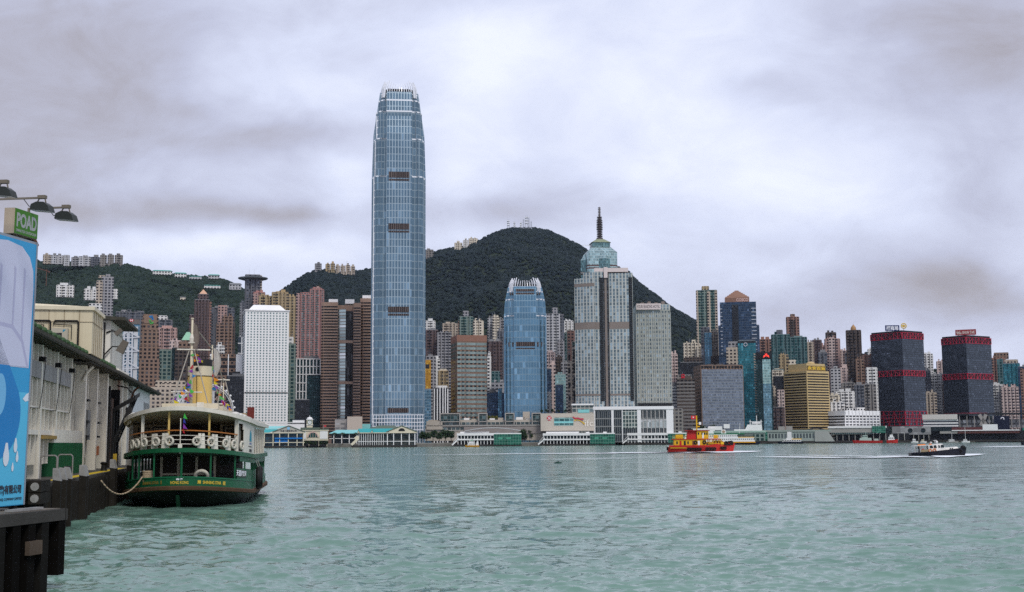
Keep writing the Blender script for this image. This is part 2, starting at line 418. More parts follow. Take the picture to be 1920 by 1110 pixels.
# ================================================================ HILLS
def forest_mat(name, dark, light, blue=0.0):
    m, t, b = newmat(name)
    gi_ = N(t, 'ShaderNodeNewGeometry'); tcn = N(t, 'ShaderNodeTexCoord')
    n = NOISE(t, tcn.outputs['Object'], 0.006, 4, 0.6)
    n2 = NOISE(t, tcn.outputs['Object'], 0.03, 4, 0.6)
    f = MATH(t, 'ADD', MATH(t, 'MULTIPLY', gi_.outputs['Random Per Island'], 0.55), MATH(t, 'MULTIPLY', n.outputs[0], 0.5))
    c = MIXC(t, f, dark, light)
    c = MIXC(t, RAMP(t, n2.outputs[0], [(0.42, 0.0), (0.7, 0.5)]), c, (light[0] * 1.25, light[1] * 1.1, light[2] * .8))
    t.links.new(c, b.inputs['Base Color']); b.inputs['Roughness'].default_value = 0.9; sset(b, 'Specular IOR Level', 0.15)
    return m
def fbm(x, y, s): return noise.fractal(Vector((x * s, y * s, 3.7)), 0.9, 2.1, 5)
ICO_V = None
def ico():
    bm = bmesh.new(); bmesh.ops.create_icosphere(bm, subdivisions=1, radius=1.0)
    v = np.array([p.co[:] for p in bm.verts]); f = np.array([[q.index for q in p.verts] for p in bm.faces]); bm.free(); return v, f
def terrain(name, label, prof, Yr, depth, ntree, msoil, mtree, seed, amp=38, rmin=2.6, rmax=6.6):
    """Ridge line given by points on the skyline, falling toward the city over `depth` metres."""
    rng = np.random.RandomState(seed)
    p0, p1 = prof[0][0], prof[-1][0]; nc = int((p1 - p0) / 4) + 1; nr = 46
    cols = np.linspace(p0, p1, nc); ridge = np.interp(cols, [p for p, _ in prof], [y for _, y in prof])
    co = np.zeros((nr + 8, nc, 3))
    for j, (px, py) in enumerate(zip(cols, ridge)):
        yr = Yr * (1 + 0.035 * noise.noise(Vector((px * .006, seed, 0))))
        top = at(px, py, yr); kx = top.x / top.y
        zt = top.z - 5
        for i in range(nr + 8):
            t_ = i / (nr - 1)
            Y = yr - depth * (1 - t_); X = kx * Y
            if t_ <= 1:
                e = 1 - (1 - t_) ** 1.25 if name == 'mountain' else t_ ** 0.82
                z = GZ - 12 + (zt - GZ + 12) * e
                z += fbm(X + seed * 50, Y, 0.0042) * amp * math.sin(math.pi * min(1, t_)) ** .8
            else:
                z = zt - (t_ - 1) * depth * 0.6
            co[i, j] = (X, Y, z)
    idx = np.arange((nr + 8) * nc).reshape(nr + 8, nc)
    q = np.stack([idx[:-1, :-1], idx[:-1, 1:], idx[1:, 1:], idx[1:, :-1]], -1).reshape(-1, 4)
    h = grid_mesh(name, co.reshape(-1, 3), q, msoil, True); tag(h, label, kind='structure')
    # the wood that covers it: crowns scattered over the slope facing the harbour
    v, f = ico(); fi = rng.rand(ntree) ** 0.8 * (nr + 1.5); fj = rng.rand(ntree) * (nc - 1.001)
    i0, j0 = fi.astype(int), fj.astype(int); a, b_ = (fi - i0)[:, None], (fj - j0)[:, None]
    P = (co[i0, j0] * (1 - a) * (1 - b_) + co[i0 + 1, j0] * a * (1 - b_) + co[i0, j0 + 1] * (1 - a) * b_ + co[i0 + 1, j0 + 1] * a * b_)
    r = rmin + (rmax - rmin) * rng.rand(ntree) ** 2.0
    V = v[None] * (1 + 0.42 * (rng.rand(ntree, len(v), 1) - .5)) * r[:, None, None] * np.array([1.05, 1.05, 0.92]) + P[:, None] + np.array([0, 0, 1.0])
    FA = f[None] + (np.arange(ntree) * len(v))[:, None, None]
    w = grid_mesh('forest', V.reshape(-1, 3), FA.reshape(-1, 3), mtree, True)
    tag(w, 'dense dark green woodland covering the ' + ('tall central peak' if name == 'mountain' else label), 'woodland', kind='stuff')
    return co
M_soil = mat('hill_soil', (0.020, 0.030, 0.020), 0.95, var=0.4, scale=0.02)
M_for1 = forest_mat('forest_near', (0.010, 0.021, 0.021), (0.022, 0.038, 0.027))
M_for2 = forest_mat('forest_far', (0.009, 0.0165, 0.023), (0.017, 0.028, 0.029))  # bluish haze of the distance put into the leaf colours
terrain('hill', 'long wooded ridge at the left behind the city', [(-160, 492), (60, 488), (120, 487), (230, 493), (262, 498), (285, 507), (340, 513), (400, 518),
        (430, 524), (452, 538), (480, 546), (530, 566), (600, 600), (660, 660)], 2700, 850, 34000, M_soil, M_for1, 1)
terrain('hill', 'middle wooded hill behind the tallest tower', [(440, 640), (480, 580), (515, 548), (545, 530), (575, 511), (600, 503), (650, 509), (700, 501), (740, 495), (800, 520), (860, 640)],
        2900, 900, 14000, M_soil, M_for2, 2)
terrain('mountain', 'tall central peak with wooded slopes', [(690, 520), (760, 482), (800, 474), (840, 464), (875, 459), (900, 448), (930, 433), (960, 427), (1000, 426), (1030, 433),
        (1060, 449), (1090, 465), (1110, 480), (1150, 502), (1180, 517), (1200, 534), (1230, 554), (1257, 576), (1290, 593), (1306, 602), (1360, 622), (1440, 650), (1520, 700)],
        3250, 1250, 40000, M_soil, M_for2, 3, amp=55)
terrain('hill', 'low green hill between the right hand towers', [(1400, 720), (1450, 660), (1500, 642), (1535, 645), (1580, 672), (1610, 662), (1640, 656), (1680, 672), (1720, 690), (1760, 692), (1800, 700), (1900, 690), (1980, 700), (2060, 730)],
        3000, 800, 6000, M_soil, M_for2, 4)

# ================================================================ BUILDING HELPERS
def frame(px, py, Y, rot=0.0):
    p = at(px, py, Y); phi = math.atan2(-p.x, p.y)
    return Matrix.Translation((p.x, p.y, GZ)) @ Matrix.Rotation(phi + R(rot), 4, 'Z'), Y / F
def edge_strip(mb, poly, edges, z0, z1, off=0.12, inset=0.0):
    for e in edges:
        a, b = Vector(poly[e]), Vector(poly[(e + 1) % len(poly)]); d = (b - a).normalized(); n = Vector((d.y, -d.x))
        a = a + d * inset; b = b - d * inset
        p = [a + n * off, b + n * off]; L = (b - a).length
        mb.add([(*p[0], z0), (*p[1], z0), (*p[1], z1), (*p[0], z1)], [(0, 1, 2, 3)], [[(0, z0), (L, z0), (L, z1), (0, z1)]])
        for c, dd in ((a, 0), (b, 1)):         # returns so that the strip has thickness
            mb.add([(*c, z0), (*(c + n * off), z0), (*(c + n * off), z1), (*c, z1)], [(0, 1, 2, 3) if dd == 0 else (3, 2, 1, 0)])
        mb.add([(*a, z1), (*b, z1), (*p[1], z1), (*p[0], z1)], [(3, 2, 1, 0)]); mb.add([(*a, z0), (*b, z0), (*p[1], z0), (*p[0], z0)], [(0, 1, 2, 3)])
def bands(T, poly, edges, z0, z1, n, hfrac, m, name='window_band', off=0.12, inset=0.3):
    """One glazing band per floor, each an object of its own sharing a mesh."""
    fh = (z1 - z0) / n; mb = MB(); edge_strip(mb, poly, edges, 0, fh * hfrac, off, inset)
    o = mb.build(name, m, T); o.location.z = z0 + fh * (1 - hfrac) / 2
    for i in range(1, n):
        c = o.copy(); COL.objects.link(c); c.parent = T; c.location.z = z0 + fh * (i + (1 - hfrac) / 2)
def rect(x0, x1, y0, y1): return [(x0, y0), (x1, y0), (x1, y1), (x0, y1)]
def corner_fp(x0, xc, x1, Y, rot, d=None):
    """Local footprint of a box whose near corner is at xc (px) and which spans x0..x1."""
    s = Y / F; r = R(abs(rot))
    if rot >= 0:
        w = (x1 - xc) * s / math.cos(r); dd = (xc - x0) * s / max(.05, math.sin(r)) if rot else (d or w)
        return rect(0, w, 0, dd)
    w = (xc - x0) * s / math.cos(r); dd = (x1 - xc) * s / max(.05, math.sin(r))
    return rect(-w, 0, 0, dd)
def plant(T, poly, z, m, seed, n=2, hmin=2.5, hmax=6):
    rg = random.Random(seed); xs = [p[0] for p in poly]; ys = [p[1] for p in poly]
    x0, x1, y0, y1 = min(xs), max(xs), min(ys), max(ys); w, d = x1 - x0, y1 - y0
    for i in range(n):
        a = x0 + w * (0.08 + 0.84 * (i + rg.uniform(.05, .3)) / n); b = a + w * 0.84 / n * rg.uniform(.45, .8)
        c = y0 + d * rg.uniform(.12, .3); e = c + d * rg.uniform(.3, .5)
        mb = MB(); mb.box(a, b, c, e, z - .05, z + rg.uniform(hmin, hmax)); mb.build('plant_room', m, T)
def mast(T, x, y, z, h, m, name='antenna'):
    mb = MB(); mb.cyl((x, y, z), (x, y, z + h), .28, .12, 6); mb.build(name, m, T)
M_roof = mat('flat_roof', (0.20, 0.19, 0.18), 0.9, var=.25, scale=.1)
M_white = mat('white_paint', (0.74, 0.74, 0.74), 0.6, var=.08, scale=.05, grime=.12)
M_dark = mat('dark_metal', (0.03, 0.03, 0.033), 0.5, metal=.3)
M_steel = mat('galvanised_steel', (0.45, 0.47, 0.5), 0.4, metal=.6)
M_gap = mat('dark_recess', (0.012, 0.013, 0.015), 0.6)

# ================================================================ LANDMARK TOWERS
M_ifc = facade('blue_curtain_wall', (0.22, 0.28, 0.32), (0.115, 0.18, 0.225), 8.4, 4.0, .80, .88, metal=.72, grough=.16, lit=.03, rowvar=.3, wmetal=.3, wrough=.35, wavy=.2, bright=1.8, cv=.22)
M_ifc1 = facade('azure_curtain_wall', (0.20, 0.30, 0.37), (0.115, 0.225, 0.31), 8.0, 3.6, .86, .88, metal=.72, grough=.14, lit=.03, rowvar=.3, wmetal=.4, wrough=.3, wavy=.2, bright=1.8, cv=.16)
M_fin = mat('white_fin', (0.72, 0.73, 0.76), 0.35, metal=.2, var=.05)
M_louv = facade('brown_louvre', (0.030, 0.022, 0.022), (0.13, 0.10, 0.09), 30, 2.4, .28, .96, metal=.2, grough=.5, lit=.02)
M_bay = facade('finned_bay_wall', (0.29, 0.36, 0.41), (0.125, 0.20, 0.26), 8.4, 3.4, .70, .90, metal=.7, grough=.15, lit=.03, rowvar=.35, wmetal=.3, wrough=.35, wavy=.2, bright=1.8, cv=.2)
def notched(a, cb):     # plan of a square tower with stepped corners; a half width, cb half width of the centre bay
    q = [(-.93 * a, -.70 * a), (-.82 * a, -.70 * a), (-.82 * a, -.86 * a), (-cb, -.86 * a), (-cb, -.98 * a), (cb, -.98 * a), (cb, -.86 * a), (.82 * a, -.86 * a), (.82 * a, -.70 * a), (.93 * a, -.70 * a)]
    out = []
    for k in range(4):
        c, s_ = [(1, 0), (0, 1), (-1, 0), (0, -1)][k]
        out += [(x * c - y * s_, x * s_ + y * c) for x, y in q]
    return out
def ifc(name, label, pc, Y, tiers, centre, bandsl, m, fins, base_py, rot=2.0, finh=(6, 14)):
    M_, s = frame(pc, 560, Y, rot); a0 = tiers[0][1] * s / .97
    M_ = M_ @ Matrix.Translation((0, a0, 0)); T = thing(name, label, 'skyscraper', M=M_)
    zz = lambda py: zat(pc, py, Y) - GZ
    z = 0; prev = None
    for py, hw in tiers:
        mb = MB(); a = hw * s / .97; b = (prev or a)
        mb.prism(notched(min(a * 1.012, b), centre * s), z, zz(py), poly2=notched(a, centre * s))
        mb.build('curtain_wall', m, T)
        e = MB(); edge_strip(e, notched(a * 1.003, centre * s), range(40), zz(py) - 1.2, zz(py) + .4, .18); e.build('cornice', M_fin, T)
        z = zz(py) - .02; prev = a
    # centre bays run on to the crown on all four sides
    zt = zz(base_py); a1 = tiers[-1][1] * s / .97
    for k in range(4):
        mb = MB(); w = centre * s * .985; zm = [0, zz(tiers[0][0]), zz((tiers[0][0] + base_py) / 2), zt]
        ya = [tiers[0][1] * s / .97 * .995 + .5] * 2 + [tiers[0][1] * s / .97 * .96, a1 * 1.04]
        for i in range(3):
            mb.prism(rect(-w, w, -ya[i], -ya[i] * .5), zm[i], zm[i + 1], cap=i == 2, poly2=rect(-w, w, -ya[i + 1], -ya[i + 1] * .5))
        o = mb.build('centre_bay', M_bay if 'tallest' in label else m, T); o.rotation_euler.z = k * math.pi / 2
    def depth(z):
        for i in range(3):
            if zm[i] <= z <= zm[i + 1]: return ya[i] + (ya[i + 1] - ya[i]) * (z - zm[i]) / (zm[i + 1] - zm[i])
        return ya[3]
    for (pt, pb, x0, x1) in bandsl:
        z0, z1 = zz(pb), zz(pt); y = depth((z0 + z1) / 2)
        if abs(x0) > centre + 1: y = tiers[0][1] * s / .97 * .86 + .35
        mb = MB(); mb.prism(rect(x0 * s, x1 * s, -y - .25, -y + 3), z0, z1, bottom=True)
        for i, v in enumerate(mb.v): mb.v[i] = (v[0], v[1] - (depth(v[2]) - depth((z0 + z1) / 2) if abs(x0) <= centre + 1 else 0), v[2])
        mb.build('louvre_panel', M_louv, T)
    # crown of tapering fins
    cr = MB(); cr.prism(notched(a1 * .80, centre * s * .8), zt - 1, zt + finh[0] * .6); cr.build('crown_core', M_gap, T)
    for k in range(4):
        c, s_ = [(1, 0), (0, 1), (-1, 0), (0, -1)][k]
        for i in range(fins):
            u = (i / (fins - 1) - .5) * 2; w = a1 * .93 * u; dd = a1 * (1.0 - .16 * u ** 4)
            h = finh[0] + (finh[1] - finh[0]) * (1 - abs(abs(u) - .72) * 1.9 if abs(u) > .3 else .35)
            low = zt - 7 if abs(u) > .5 else zt - 1
            p0, p1, p2 = (w, -dd - .4, low), (w * .93, -dd * .95, zt + h * .5), (w * .80, -dd * .80, zt + h)
            rt = lambda p: (p[0] * c - p[1] * s_, p[0] * s_ + p[1] * c, p[2])
            mb = MB(); wd = .95 if abs(u) > .6 else .55; mb.bar(rt(p0), rt(p1), wd, 1.1); mb.bar(rt(p1), rt(p2), wd * .9, .8); mb.build('crown_fin', M_fin, T)
    return T, s, zz
T2, s2, zz2 = ifc('skyscraper', 'tallest blue glass skyscraper with a crown of white fins', 747.5, 1450,
    [(329, 49.6), (258, 47.2), (206, 43.6), (184, 39.0), (171, 34.5)], 24.5,
    [(322, 333.5, -20, 19.5), (335.5, 339, -20, 19.5), (419, 430.5, -20, 19.5), (432.5, 436, -20, 19.5), (575, 586, -20, 19.5), (588, 592, -20, 19.5), (765, 774, -20, 19.5)],
    M_ifc, 15, 168, rot=1.5, finh=(8, 15))
M_skycorner = facade('sky_bright_corner_wall', (.66, .67, .70), (.30, .35, .42), 8.4, 3.0, .45, .8, metal=.5, lit=.03, cv=.2)  # bright sky reflection put into the wall colour of the left corner alone
cf = MB(); a_ = 49.6 * s2 / .97; cf.prism(rect(-.955 * a_, -.80 * a_, -.725 * a_, .72 * a_), 0, zz2(329.5)); b_ = 47.2 * s2 / .97; cf.prism(rect(-.955 * b_, -.81 * b_, -.72 * b_, .72 * b_), zz2(329.5), zz2(262)); c_ = 43.6 * s2 / .97; cf.prism(rect(-.985 * c_, -.84 * c_, -.74 * c_, .7 * c_), zz2(262), zz2(214)); cf.build('sky_bright_corner', M_skycorner, T2)
# white framed base of the tall tower
wf = MB(); a = 49.6 * s2 / .97
for i in range(-9, 10):
    wf.box(i * 3.1 - .3, i * 3.1 + .3, -a * 1.0 - 1.4, -a - .6, 0, zz2(778))
for k in range(5): wf.box(-29, 29, -a * 1.0 - 1.3, -a - .7, zz2(806 - 7 * k) - .4, zz2(806 - 7 * k) + .4)
wf.build('base_frame', M_fin, T2)
ifc('skyscraper', 'shorter azure glass tower with white crown fins before the peak', 984.5, 1640,
    [(591, 38.6), (560, 36.0), (545, 33.0), (536, 30.0)], 21.5,
    [(541, 546, -17.5, 17.5), (548, 551.5, -17.5, 17.5), (641, 649.5, -18, 18), (652, 654.5, -18, 18), (641, 649.5, -32, -29.5), (641, 649.5, -25, -22), (641, 649.5, 22, 25), (641, 649.5, 29.5, 32),
     (548, 551.5, -29, -26), (548, 551.5, -24.5, -22), (548, 551.5, 22, 24.5), (548, 551.5, 26, 29)], M_ifc1, 13, 536, rot=.6, finh=(6, 13))

# ---- white tower with round windows
M_jar = mat('white_aluminium', (0.74, 0.74, 0.73), 0.55, var=.06, scale=.03, grime=.1)
M_jgl = mat('porthole_glass', (0.17, 0.25, 0.25), 0.15, metal=.45, var=.5, scale=.23)
Yj = 1620; M_, s = frame(460, 600, Yj, 3.5); T = thing('office_tower', 'white tower block with rows of round porthole windows', 'office building', M=M_)
zj = lambda py: zat(500, py, Yj) - GZ
w = 81.5 * s; d = 66 * s; fp = rect(0, w, 0, d)
MB().prism(fp, 0, zj(582)).build('wall', M_jar, T)
mb = MB(); mb.prism(rect(-1.0, w + 1.0, -1.0, d + 1.0), zj(582), zj(580)); mb.prism(rect(4, w - 4, 3, d - 3), zj(580), zj(569), poly2=rect(11, w - 11, 12, d - 12)); mb.build('roof', M_white, T)
cols, rows = 13, 41; pr = MB(); pr.lathe([(1.0, 0), (1.0, -.16), (.8, -.2), (0.01, -.12)], 12, axis='Y')
first = None; rest = MB()
for r_ in range(rows):
    py = 586 + (788 - 586) * (r_ / (rows - 1)); zc = zj(py); skip = 768 < 586 + 0
    for c_ in range(cols):
        x = w * (c_ + .9) / (cols + .8)
        if r_ >= rows - 8:
            mb = None
            if first is None: first = pr.build('window', M_jgl, T); first.location = (x, -.05, zc)
            else:
                o = first.copy(); COL.objects.link(o); o.parent = T; o.location = (x, -.05, zc)
        else:
            o_ = len(rest.v); rest.add([(vx + x, vy - .05, vz + zc) for vx, vy, vz in pr.v], pr.f)
    for c_ in range(7):                        # side face, seen edge-on
        o_ = len(rest.v); rest.add([(vy - .05, vx + 4 + c_ * (d - 8) / 6, vz + zc) for vx, vy, vz in pr.v], [tuple(reversed(f)) for f in pr.f])
tag(rest.build('window', M_jgl, T), kind='stuff')
mb = MB(); mb.box(0.5, w - .5, -.1, -.02, zj(737.5), zj(735)); mb.build('service_floor', M_dark, T)

# ---- brown twin towers with a glass bay between
M_exb = mat('brown_granite', (0.31, 0.205, 0.15), 0.6, var=.12, scale=.05, grime=.2)
M_exg = facade('dark_bronze_glass', (0.02, 0.017, 0.017), (0.016, 0.015, 0.015), 9, 2.6, .92, 1.0, metal=.2, grough=.2, lit=.05)
M_exc = facade('sky_bright_bay_glass', (0.26, 0.22, 0.19), (0.36, 0.43, 0.42), 4.1, 60, 1.0, .72, metal=.8, grough=.2, lit=.05, rowvar=.3)
def brown_tower(label, x0, x1, yt, Y, nb, bay, rot=0, seed=1):
    M_, s = frame(x0, 640, Y, rot); T = thing('office_tower', label, 'office building', M=M_, group='brown banded office towers')
    z = lambda py: zat((x0 + x1) / 2, py, Y) - GZ
    W_ = (x1 - x0) * s
    if bay:
        b0, b1, b2 = 31 * s, 46 * s, 60 * s
        L = [(0, 4), (3, .5), (b0, 0), (b0, 40), (0, 40)]
        MB().prism(L, 0, z(yt)).build('wall', M_exb, T); bands(T, L, [0, 1], 6, z(yt + 6), nb, .5, M_exg)
        ctr = ((b0 + b2) / 2, 3.5); rr = (b2 - b0) / 2
        arc = [(ctr[0] - rr * math.cos(t), ctr[1] - rr * .8 * math.sin(t)) for t in [math.pi * i / 16 for i in range(17)]]
        MB().prism(arc[:9] + [(ctr[0], 20), (b0, 20)], 0, z(yt + 13)).build('glass_bay', M_exc, T)  # left half of the bay: bright sky reflection put into its glass colour
        MB().prism(arc[8:] + [(b2, 20), (ctr[0], 20)], 0, z(yt + 17)).build('glass_bay', M_exg, T)  # right half of the same bay, coloured dark where the reflection ends
        R_ = [(b2, 1.5), (W_, 0), (W_, 40), (b2, 40)]
        MB().prism(R_, 0, z(yt + 1)).build('wall', M_exb, T); bands(T, R_, [0, 1], 6, z(yt + 8), nb, .5, M_exg)
        MB().prism(rect(b0 - .1, W_ - .1, 10, 40), z(yt + 20), z(yt + 4)).build('roof', M_exb, T)
        for py in (640, 717): 
            mb = MB(); mb.prism([(p[0], p[1] - .25) for p in arc] + [(b2, 6), (b0, 6)], z(py + 3), z(py - 2), bottom=True); mb.build('service_floor', M_exb, T)
    else:
        L = [(0, 3), (4, 0), (W_, 0), (W_, 40), (0, 40)]
        MB().prism(L, 0, z(yt)).build('wall', M_exb, T); bands(T, L, [0, 1, 4], 6, z(yt + 6), nb, .5, M_exg)
    for k, u in enumerate((.3, .72) if bay else (.5,)):
        mb = MB(); mb.box(W_ * u - 6, W_ * u + 6, 12, 24, z(yt) - .5, z(yt - 7.5)); mb.build('plant_room', M_white, T)
    return T
brown_tower('brown banded tower with a rounded glass bay, its left half coloured sky-bright', 602, 676, 566, 1660, 46, True)
brown_tower('plain brown banded tower half hidden by the tallest skyscraper', 675, 700, 559, 1690, 46, False)

# ---- hotel residences, hotel slab and the spired glass tower behind
M_fsp = facade('pale_residence_wall', (0.40, 0.41, 0.385), (0.13, 0.18, 0.20), 4.2, 4.2, .58, .84, metal=.6, grough=.2, lit=.22, rowvar=.25, bright=2.0, wvar=.12, cv=.5)
M_fsd = facade('dark_residence_wall', (0.16, 0.16, 0.155), (0.045, 0.055, 0.065), 3.4, 2.2, .68, .6, metal=.55, grough=.2, lit=.12)
M_fsh = facade('hotel_slab_wall', (0.29, 0.30, 0.27), (0.125, 0.16, 0.17), 5.0, 3.9, .60, .62, metal=.55, grough=.2, lit=.22, rowvar=.2, wvar=.1)
M_brn = mat('brown_louvre_floor', (0.20, 0.165, 0.145), .6, var=.15, scale=.1)
M_pinkw = mat('pale_pink_panel', (0.58, 0.50, 0.48), .6, var=.06)
Yf = 1560; M_, s = frame(1078, 640, Yf, 0); T = thing('residential_tower', 'curved pale hotel residence tower with a dark central slot', 'apartment tower', M=M_)
zf = lambda py: zat(1130, py, Yf) - GZ
W_ = 110 * s
# left wing bows towards the viewer
def bow(x0, x1, y0, y1, dep, n=9): return [(x0 + (x1 - x0) * i / n, y0 + (y1 - y0) * i / n - dep * math.sin(math.pi * (i / n) * .55)) for i in range(n + 1)]
Lw = bow(0, 38 * s, 8, 3, 5); MB().prism(Lw + [(38 * s, 34), (0, 34)], 0, zf(521), cap=True).build('wall', M_fsp, T)
Lw2 = Lw[4:] + [(38 * s, 30), (Lw[4][0], 30)]; MB().prism(Lw2, zf(521.05), zf(511)).build('wall', M_fsp, T)
Cn = rect(38 * s, 54 * s, 1.0, 34); MB().prism(Cn, 0, zf(509)).build('wall', M_fsp, T)
slot = rect(54 * s, 65 * s, 5, 34); MB().prism(slot, 0, zf(508)).build('slot_wall', M_fsd, T)
Rw = bow(65 * s, W_ - 8 * s, 0.5, 0.0, 1.2); MB().prism(Rw + [(W_ - 8 * s, 34), (65 * s, 34)], 0, zf(513)).build('wall', M_fsp, T)
edge_ = rect(W_ - 8 * s, W_, 1.5, 34); MB().prism(edge_, 0, zf(512)).build('wall', M_fsp, T)
# stacks of dark balconies in the slot and at the right edge
for x0, x1, y in ((47 * s, 54 * s, 1.0), (W_ - 8 * s, W_ - .6, 1.5)):
    mb = MB(); mb.box(x0, x1, y - .9, y - .03, 0, 1.9); o = mb.build('balcony', M_gap, T); n = 66; o.location.z = zf(752)
    for i in range(1, n):
        c = o.copy(); COL.objects.link(c); c.parent = T; c.location.z = zf(752) + (zf(520) - zf(752)) * i / n
mb = MB(); mb.box(57 * s, 61 * s, 2.2, 8, 0, zf(502)); mb.build('lift_shaft', M_brn, T)
for py0, py1 in ((617, 604), (742, 738.5)):
    mb = MB(); mb.prism([(p[0], p[1] - .25) for p in Lw] + [(38 * s, 20), (.1, 20)], zf(py0), zf(py1), bottom=True); mb.build('service_floor', M_brn, T)
    mb = MB(); mb.box(38 * s, 47 * s, .7, 9, zf(py0), zf(py1)); mb.build('service_floor', M_brn, T)
    mb = MB(); mb.prism([(p[0], p[1] - .25) for p in Rw] + [(W_ - 8 * s, 20), (65 * s, 20)], zf(py0), zf(py1), bottom=True); mb.build('service_floor', M_brn, T)
mb = MB(); mb.prism([(p[0], p[1] - .25) for p in Lw] + [(38 * s, 20), (.1, 20)], zf(537), zf(531), bottom=True); mb.build('service_floor', M_brn, T)
mb = MB(); mb.box(38 * s, W_ - 8 * s, 2, 30, zf(510), zf(502.5)); mb.build('parapet', M_pinkw, T)
mb = MB(); mb.box(56 * s, 63 * s, .5, 6, zf(521), zf(501)); mb.build('parapet', M_pinkw, T)
plant(T, rect(5, 36 * s, 4, 30), zf(511), M_fsd, 5, 2, 1, 3)
Yh = 1590; M_, s = frame(1194, 660, Yh, 4); T = thing('hotel_tower', 'grey ribbed hotel slab with a white rooftop name board', 'hotel', M=M_)
zh = lambda py: zat(1225, py, Yh) - GZ
W_ = 64 * s; Hb = bow(0, W_, 0, 3, 3.5)
MB().prism(Hb + [(W_, 90), (0, 90)], 0, zh(581)).build('wall', M_fsh, T)
MB().prism([(p[0], p[1] + 1) for p in Hb] + [(W_, 60), (0, 60)], zh(581), zh(570.5)).build('top_storey', M_fsp, T)
rib = MB()
for i in range(17):
    x = W_ * i / 16; y = 0 + 3 * i / 16 - 3.5 * math.sin(math.pi * (i / 16) * .55)
    rib.box(x - .3, x + .3, y - .5, y + .6, zh(756), zh(586))
rib.build('facade_rib', mat('pale_rib', (0.42, 0.43, 0.40), .6), T)
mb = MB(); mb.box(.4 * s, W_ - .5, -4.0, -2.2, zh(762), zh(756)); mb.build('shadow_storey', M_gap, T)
mb = MB(); mb.box(0.2, 46 * s, -4.6, -3.4, zh(581), zh(569.8)); sb = mb.build('sign_board', M_pinkw, T)
M_ink = mat('dark_lettering', (0.03, 0.03, 0.04), .6, var=0)
FR = Matrix.Rotation(math.pi / 2, 4, 'X')     # text plane -> upright, facing -y
text_mb('Four Seasons Hotel'.upper(), 3, Matrix.Translation((23 * s, -4.66, zh(575.4))) @ FR, .05, fit=(42 * s, 6.0 * s)).build('lettering', M_ink, sb)
for k in range(4):
    mb = MB(); x = (10 + 13 * k) * s; mb.box(x, x + 6 * s, 8, 20, zh(570.6), zh(566 - (k % 2) * 2)); mb.build('plant_room', M_brn, T)
# white framed podium below both hotel towers
Yp = 1545; M_, s = frame(1113, 785, Yp, 0); T = thing('podium', 'white framed glass podium beneath the hotel towers', 'podium building', M=M_)
zp = lambda py: zat(1190, py, Yp) - GZ
W_ = 148 * s; MB().prism(rect(0, W_, 2, 60), 0, zp(764)).build('wall', facade('podium_glass', (0.22, 0.23, 0.23), (0.035, 0.045, 0.05), 9.5, 2.4, .84, .86, metal=.5, grough=.2, lit=.06), T)
mb = MB(); mb.box(-1, W_ + .5, 0, 60, zp(768), zp(762)); mb.build('roof', M_white, T)
for (a_, b_) in ((0, 3), (33, 37.5), (52.5, 54), (81, 88), (135, 148)):
    mb = MB(); mb.box(a_ * s, b_ * s, .6, 3, 0, zp(767.9)); mb.build('pillar', M_white, T)
mb = MB(); mb.box(88.2 * s, 134.8 * s, 1.2, 2.2, zp(788.5), zp(787)); mb.build('floor_beam', M_white, T)
for i in range(6):
    mb = MB(); x = (91 + 7.6 * i) * s; mb.box(x, x + 1.1, 1.1, 2.4, 0, zp(768)); mb.build('mullion', mat('warm_grey', (0.35, 0.34, 0.33), .6), T)
mb = MB(); mb.box(54.2 * s, 80.8 * s, 1.4, 2.3, zp(803), zp(769)); mb.build('glass_screen', facade('green_grid_glass', (0.52, 0.54, 0.5), (0.055, 0.085, 0.08), 4.6, 3.6, .8, .84, metal=.5, lit=.05), T)
mb = MB(); mb.box(88.2 * s, 134.8 * s, 1.5, 2.2, zp(803), zp(789)); mb.build('glass_screen', facade('pale_podium_glass', (0.4, 0.42, 0.4), (0.33, 0.37, 0.36), 6, 3.2, .84, .9, metal=.6, lit=.1), T)

M_cen = facade('sea_green_glass', (0.40, 0.49, 0.49), (0.25, 0.375, 0.38), 4.0, 2.4, .82, .84, metal=.72, grough=.2, lit=.08, rowvar=.3, wmetal=.3, wrough=.35, bright=1.6)
M_cen2 = facade('deep_green_glass', (0.17, 0.26, 0.27), (0.085, 0.17, 0.175), 4.0, 2.4, .82, .84, metal=.65, grough=.15, lit=.05)
Yc = 1830; M_, s = frame(1132, 480, Yc, 10); T = thing('skyscraper', 'sea green glass tower with stepped top and tall spire', 'skyscraper', M=M_)
zc_ = lambda py: zat(1122, py, Yc) - GZ
M_cenc = Matrix.Translation((0, 32, 0))
hw = 33.5 * s / 1.16; fpc = lambda a, c=.88: [(-a, -a * c), (-a * c, -a), (a * c, -a), (a, -a * c), (a, a * c), (a * c, a), (-a * c, a), (-a, a * c)]
sh = lambda P: [(x, y + 32) for x, y in P]
MB().prism(sh(fpc(hw)), 0, zc_(470)).build('curtain_wall', M_cen, T)
MB().prism(sh(fpc(hw)), zc_(470), zc_(459), poly2=sh(fpc(hw * .62))).build('sloped_shoulder', M_cen, T)
MB().prism(sh(fpc(hw * .60)), zc_(459.1), zc_(450)).build('lantern_storey', M_cen2, T)
mb = MB(); mb.prism(sh(fpc(hw * .66)), zc_(450.5), zc_(443), poly2=sh(fpc(hw * .26))); mb.build('roof', mat('mossy_copper_roof', (0.22, 0.25, 0.16), .7, var=.3, scale=.1), T)
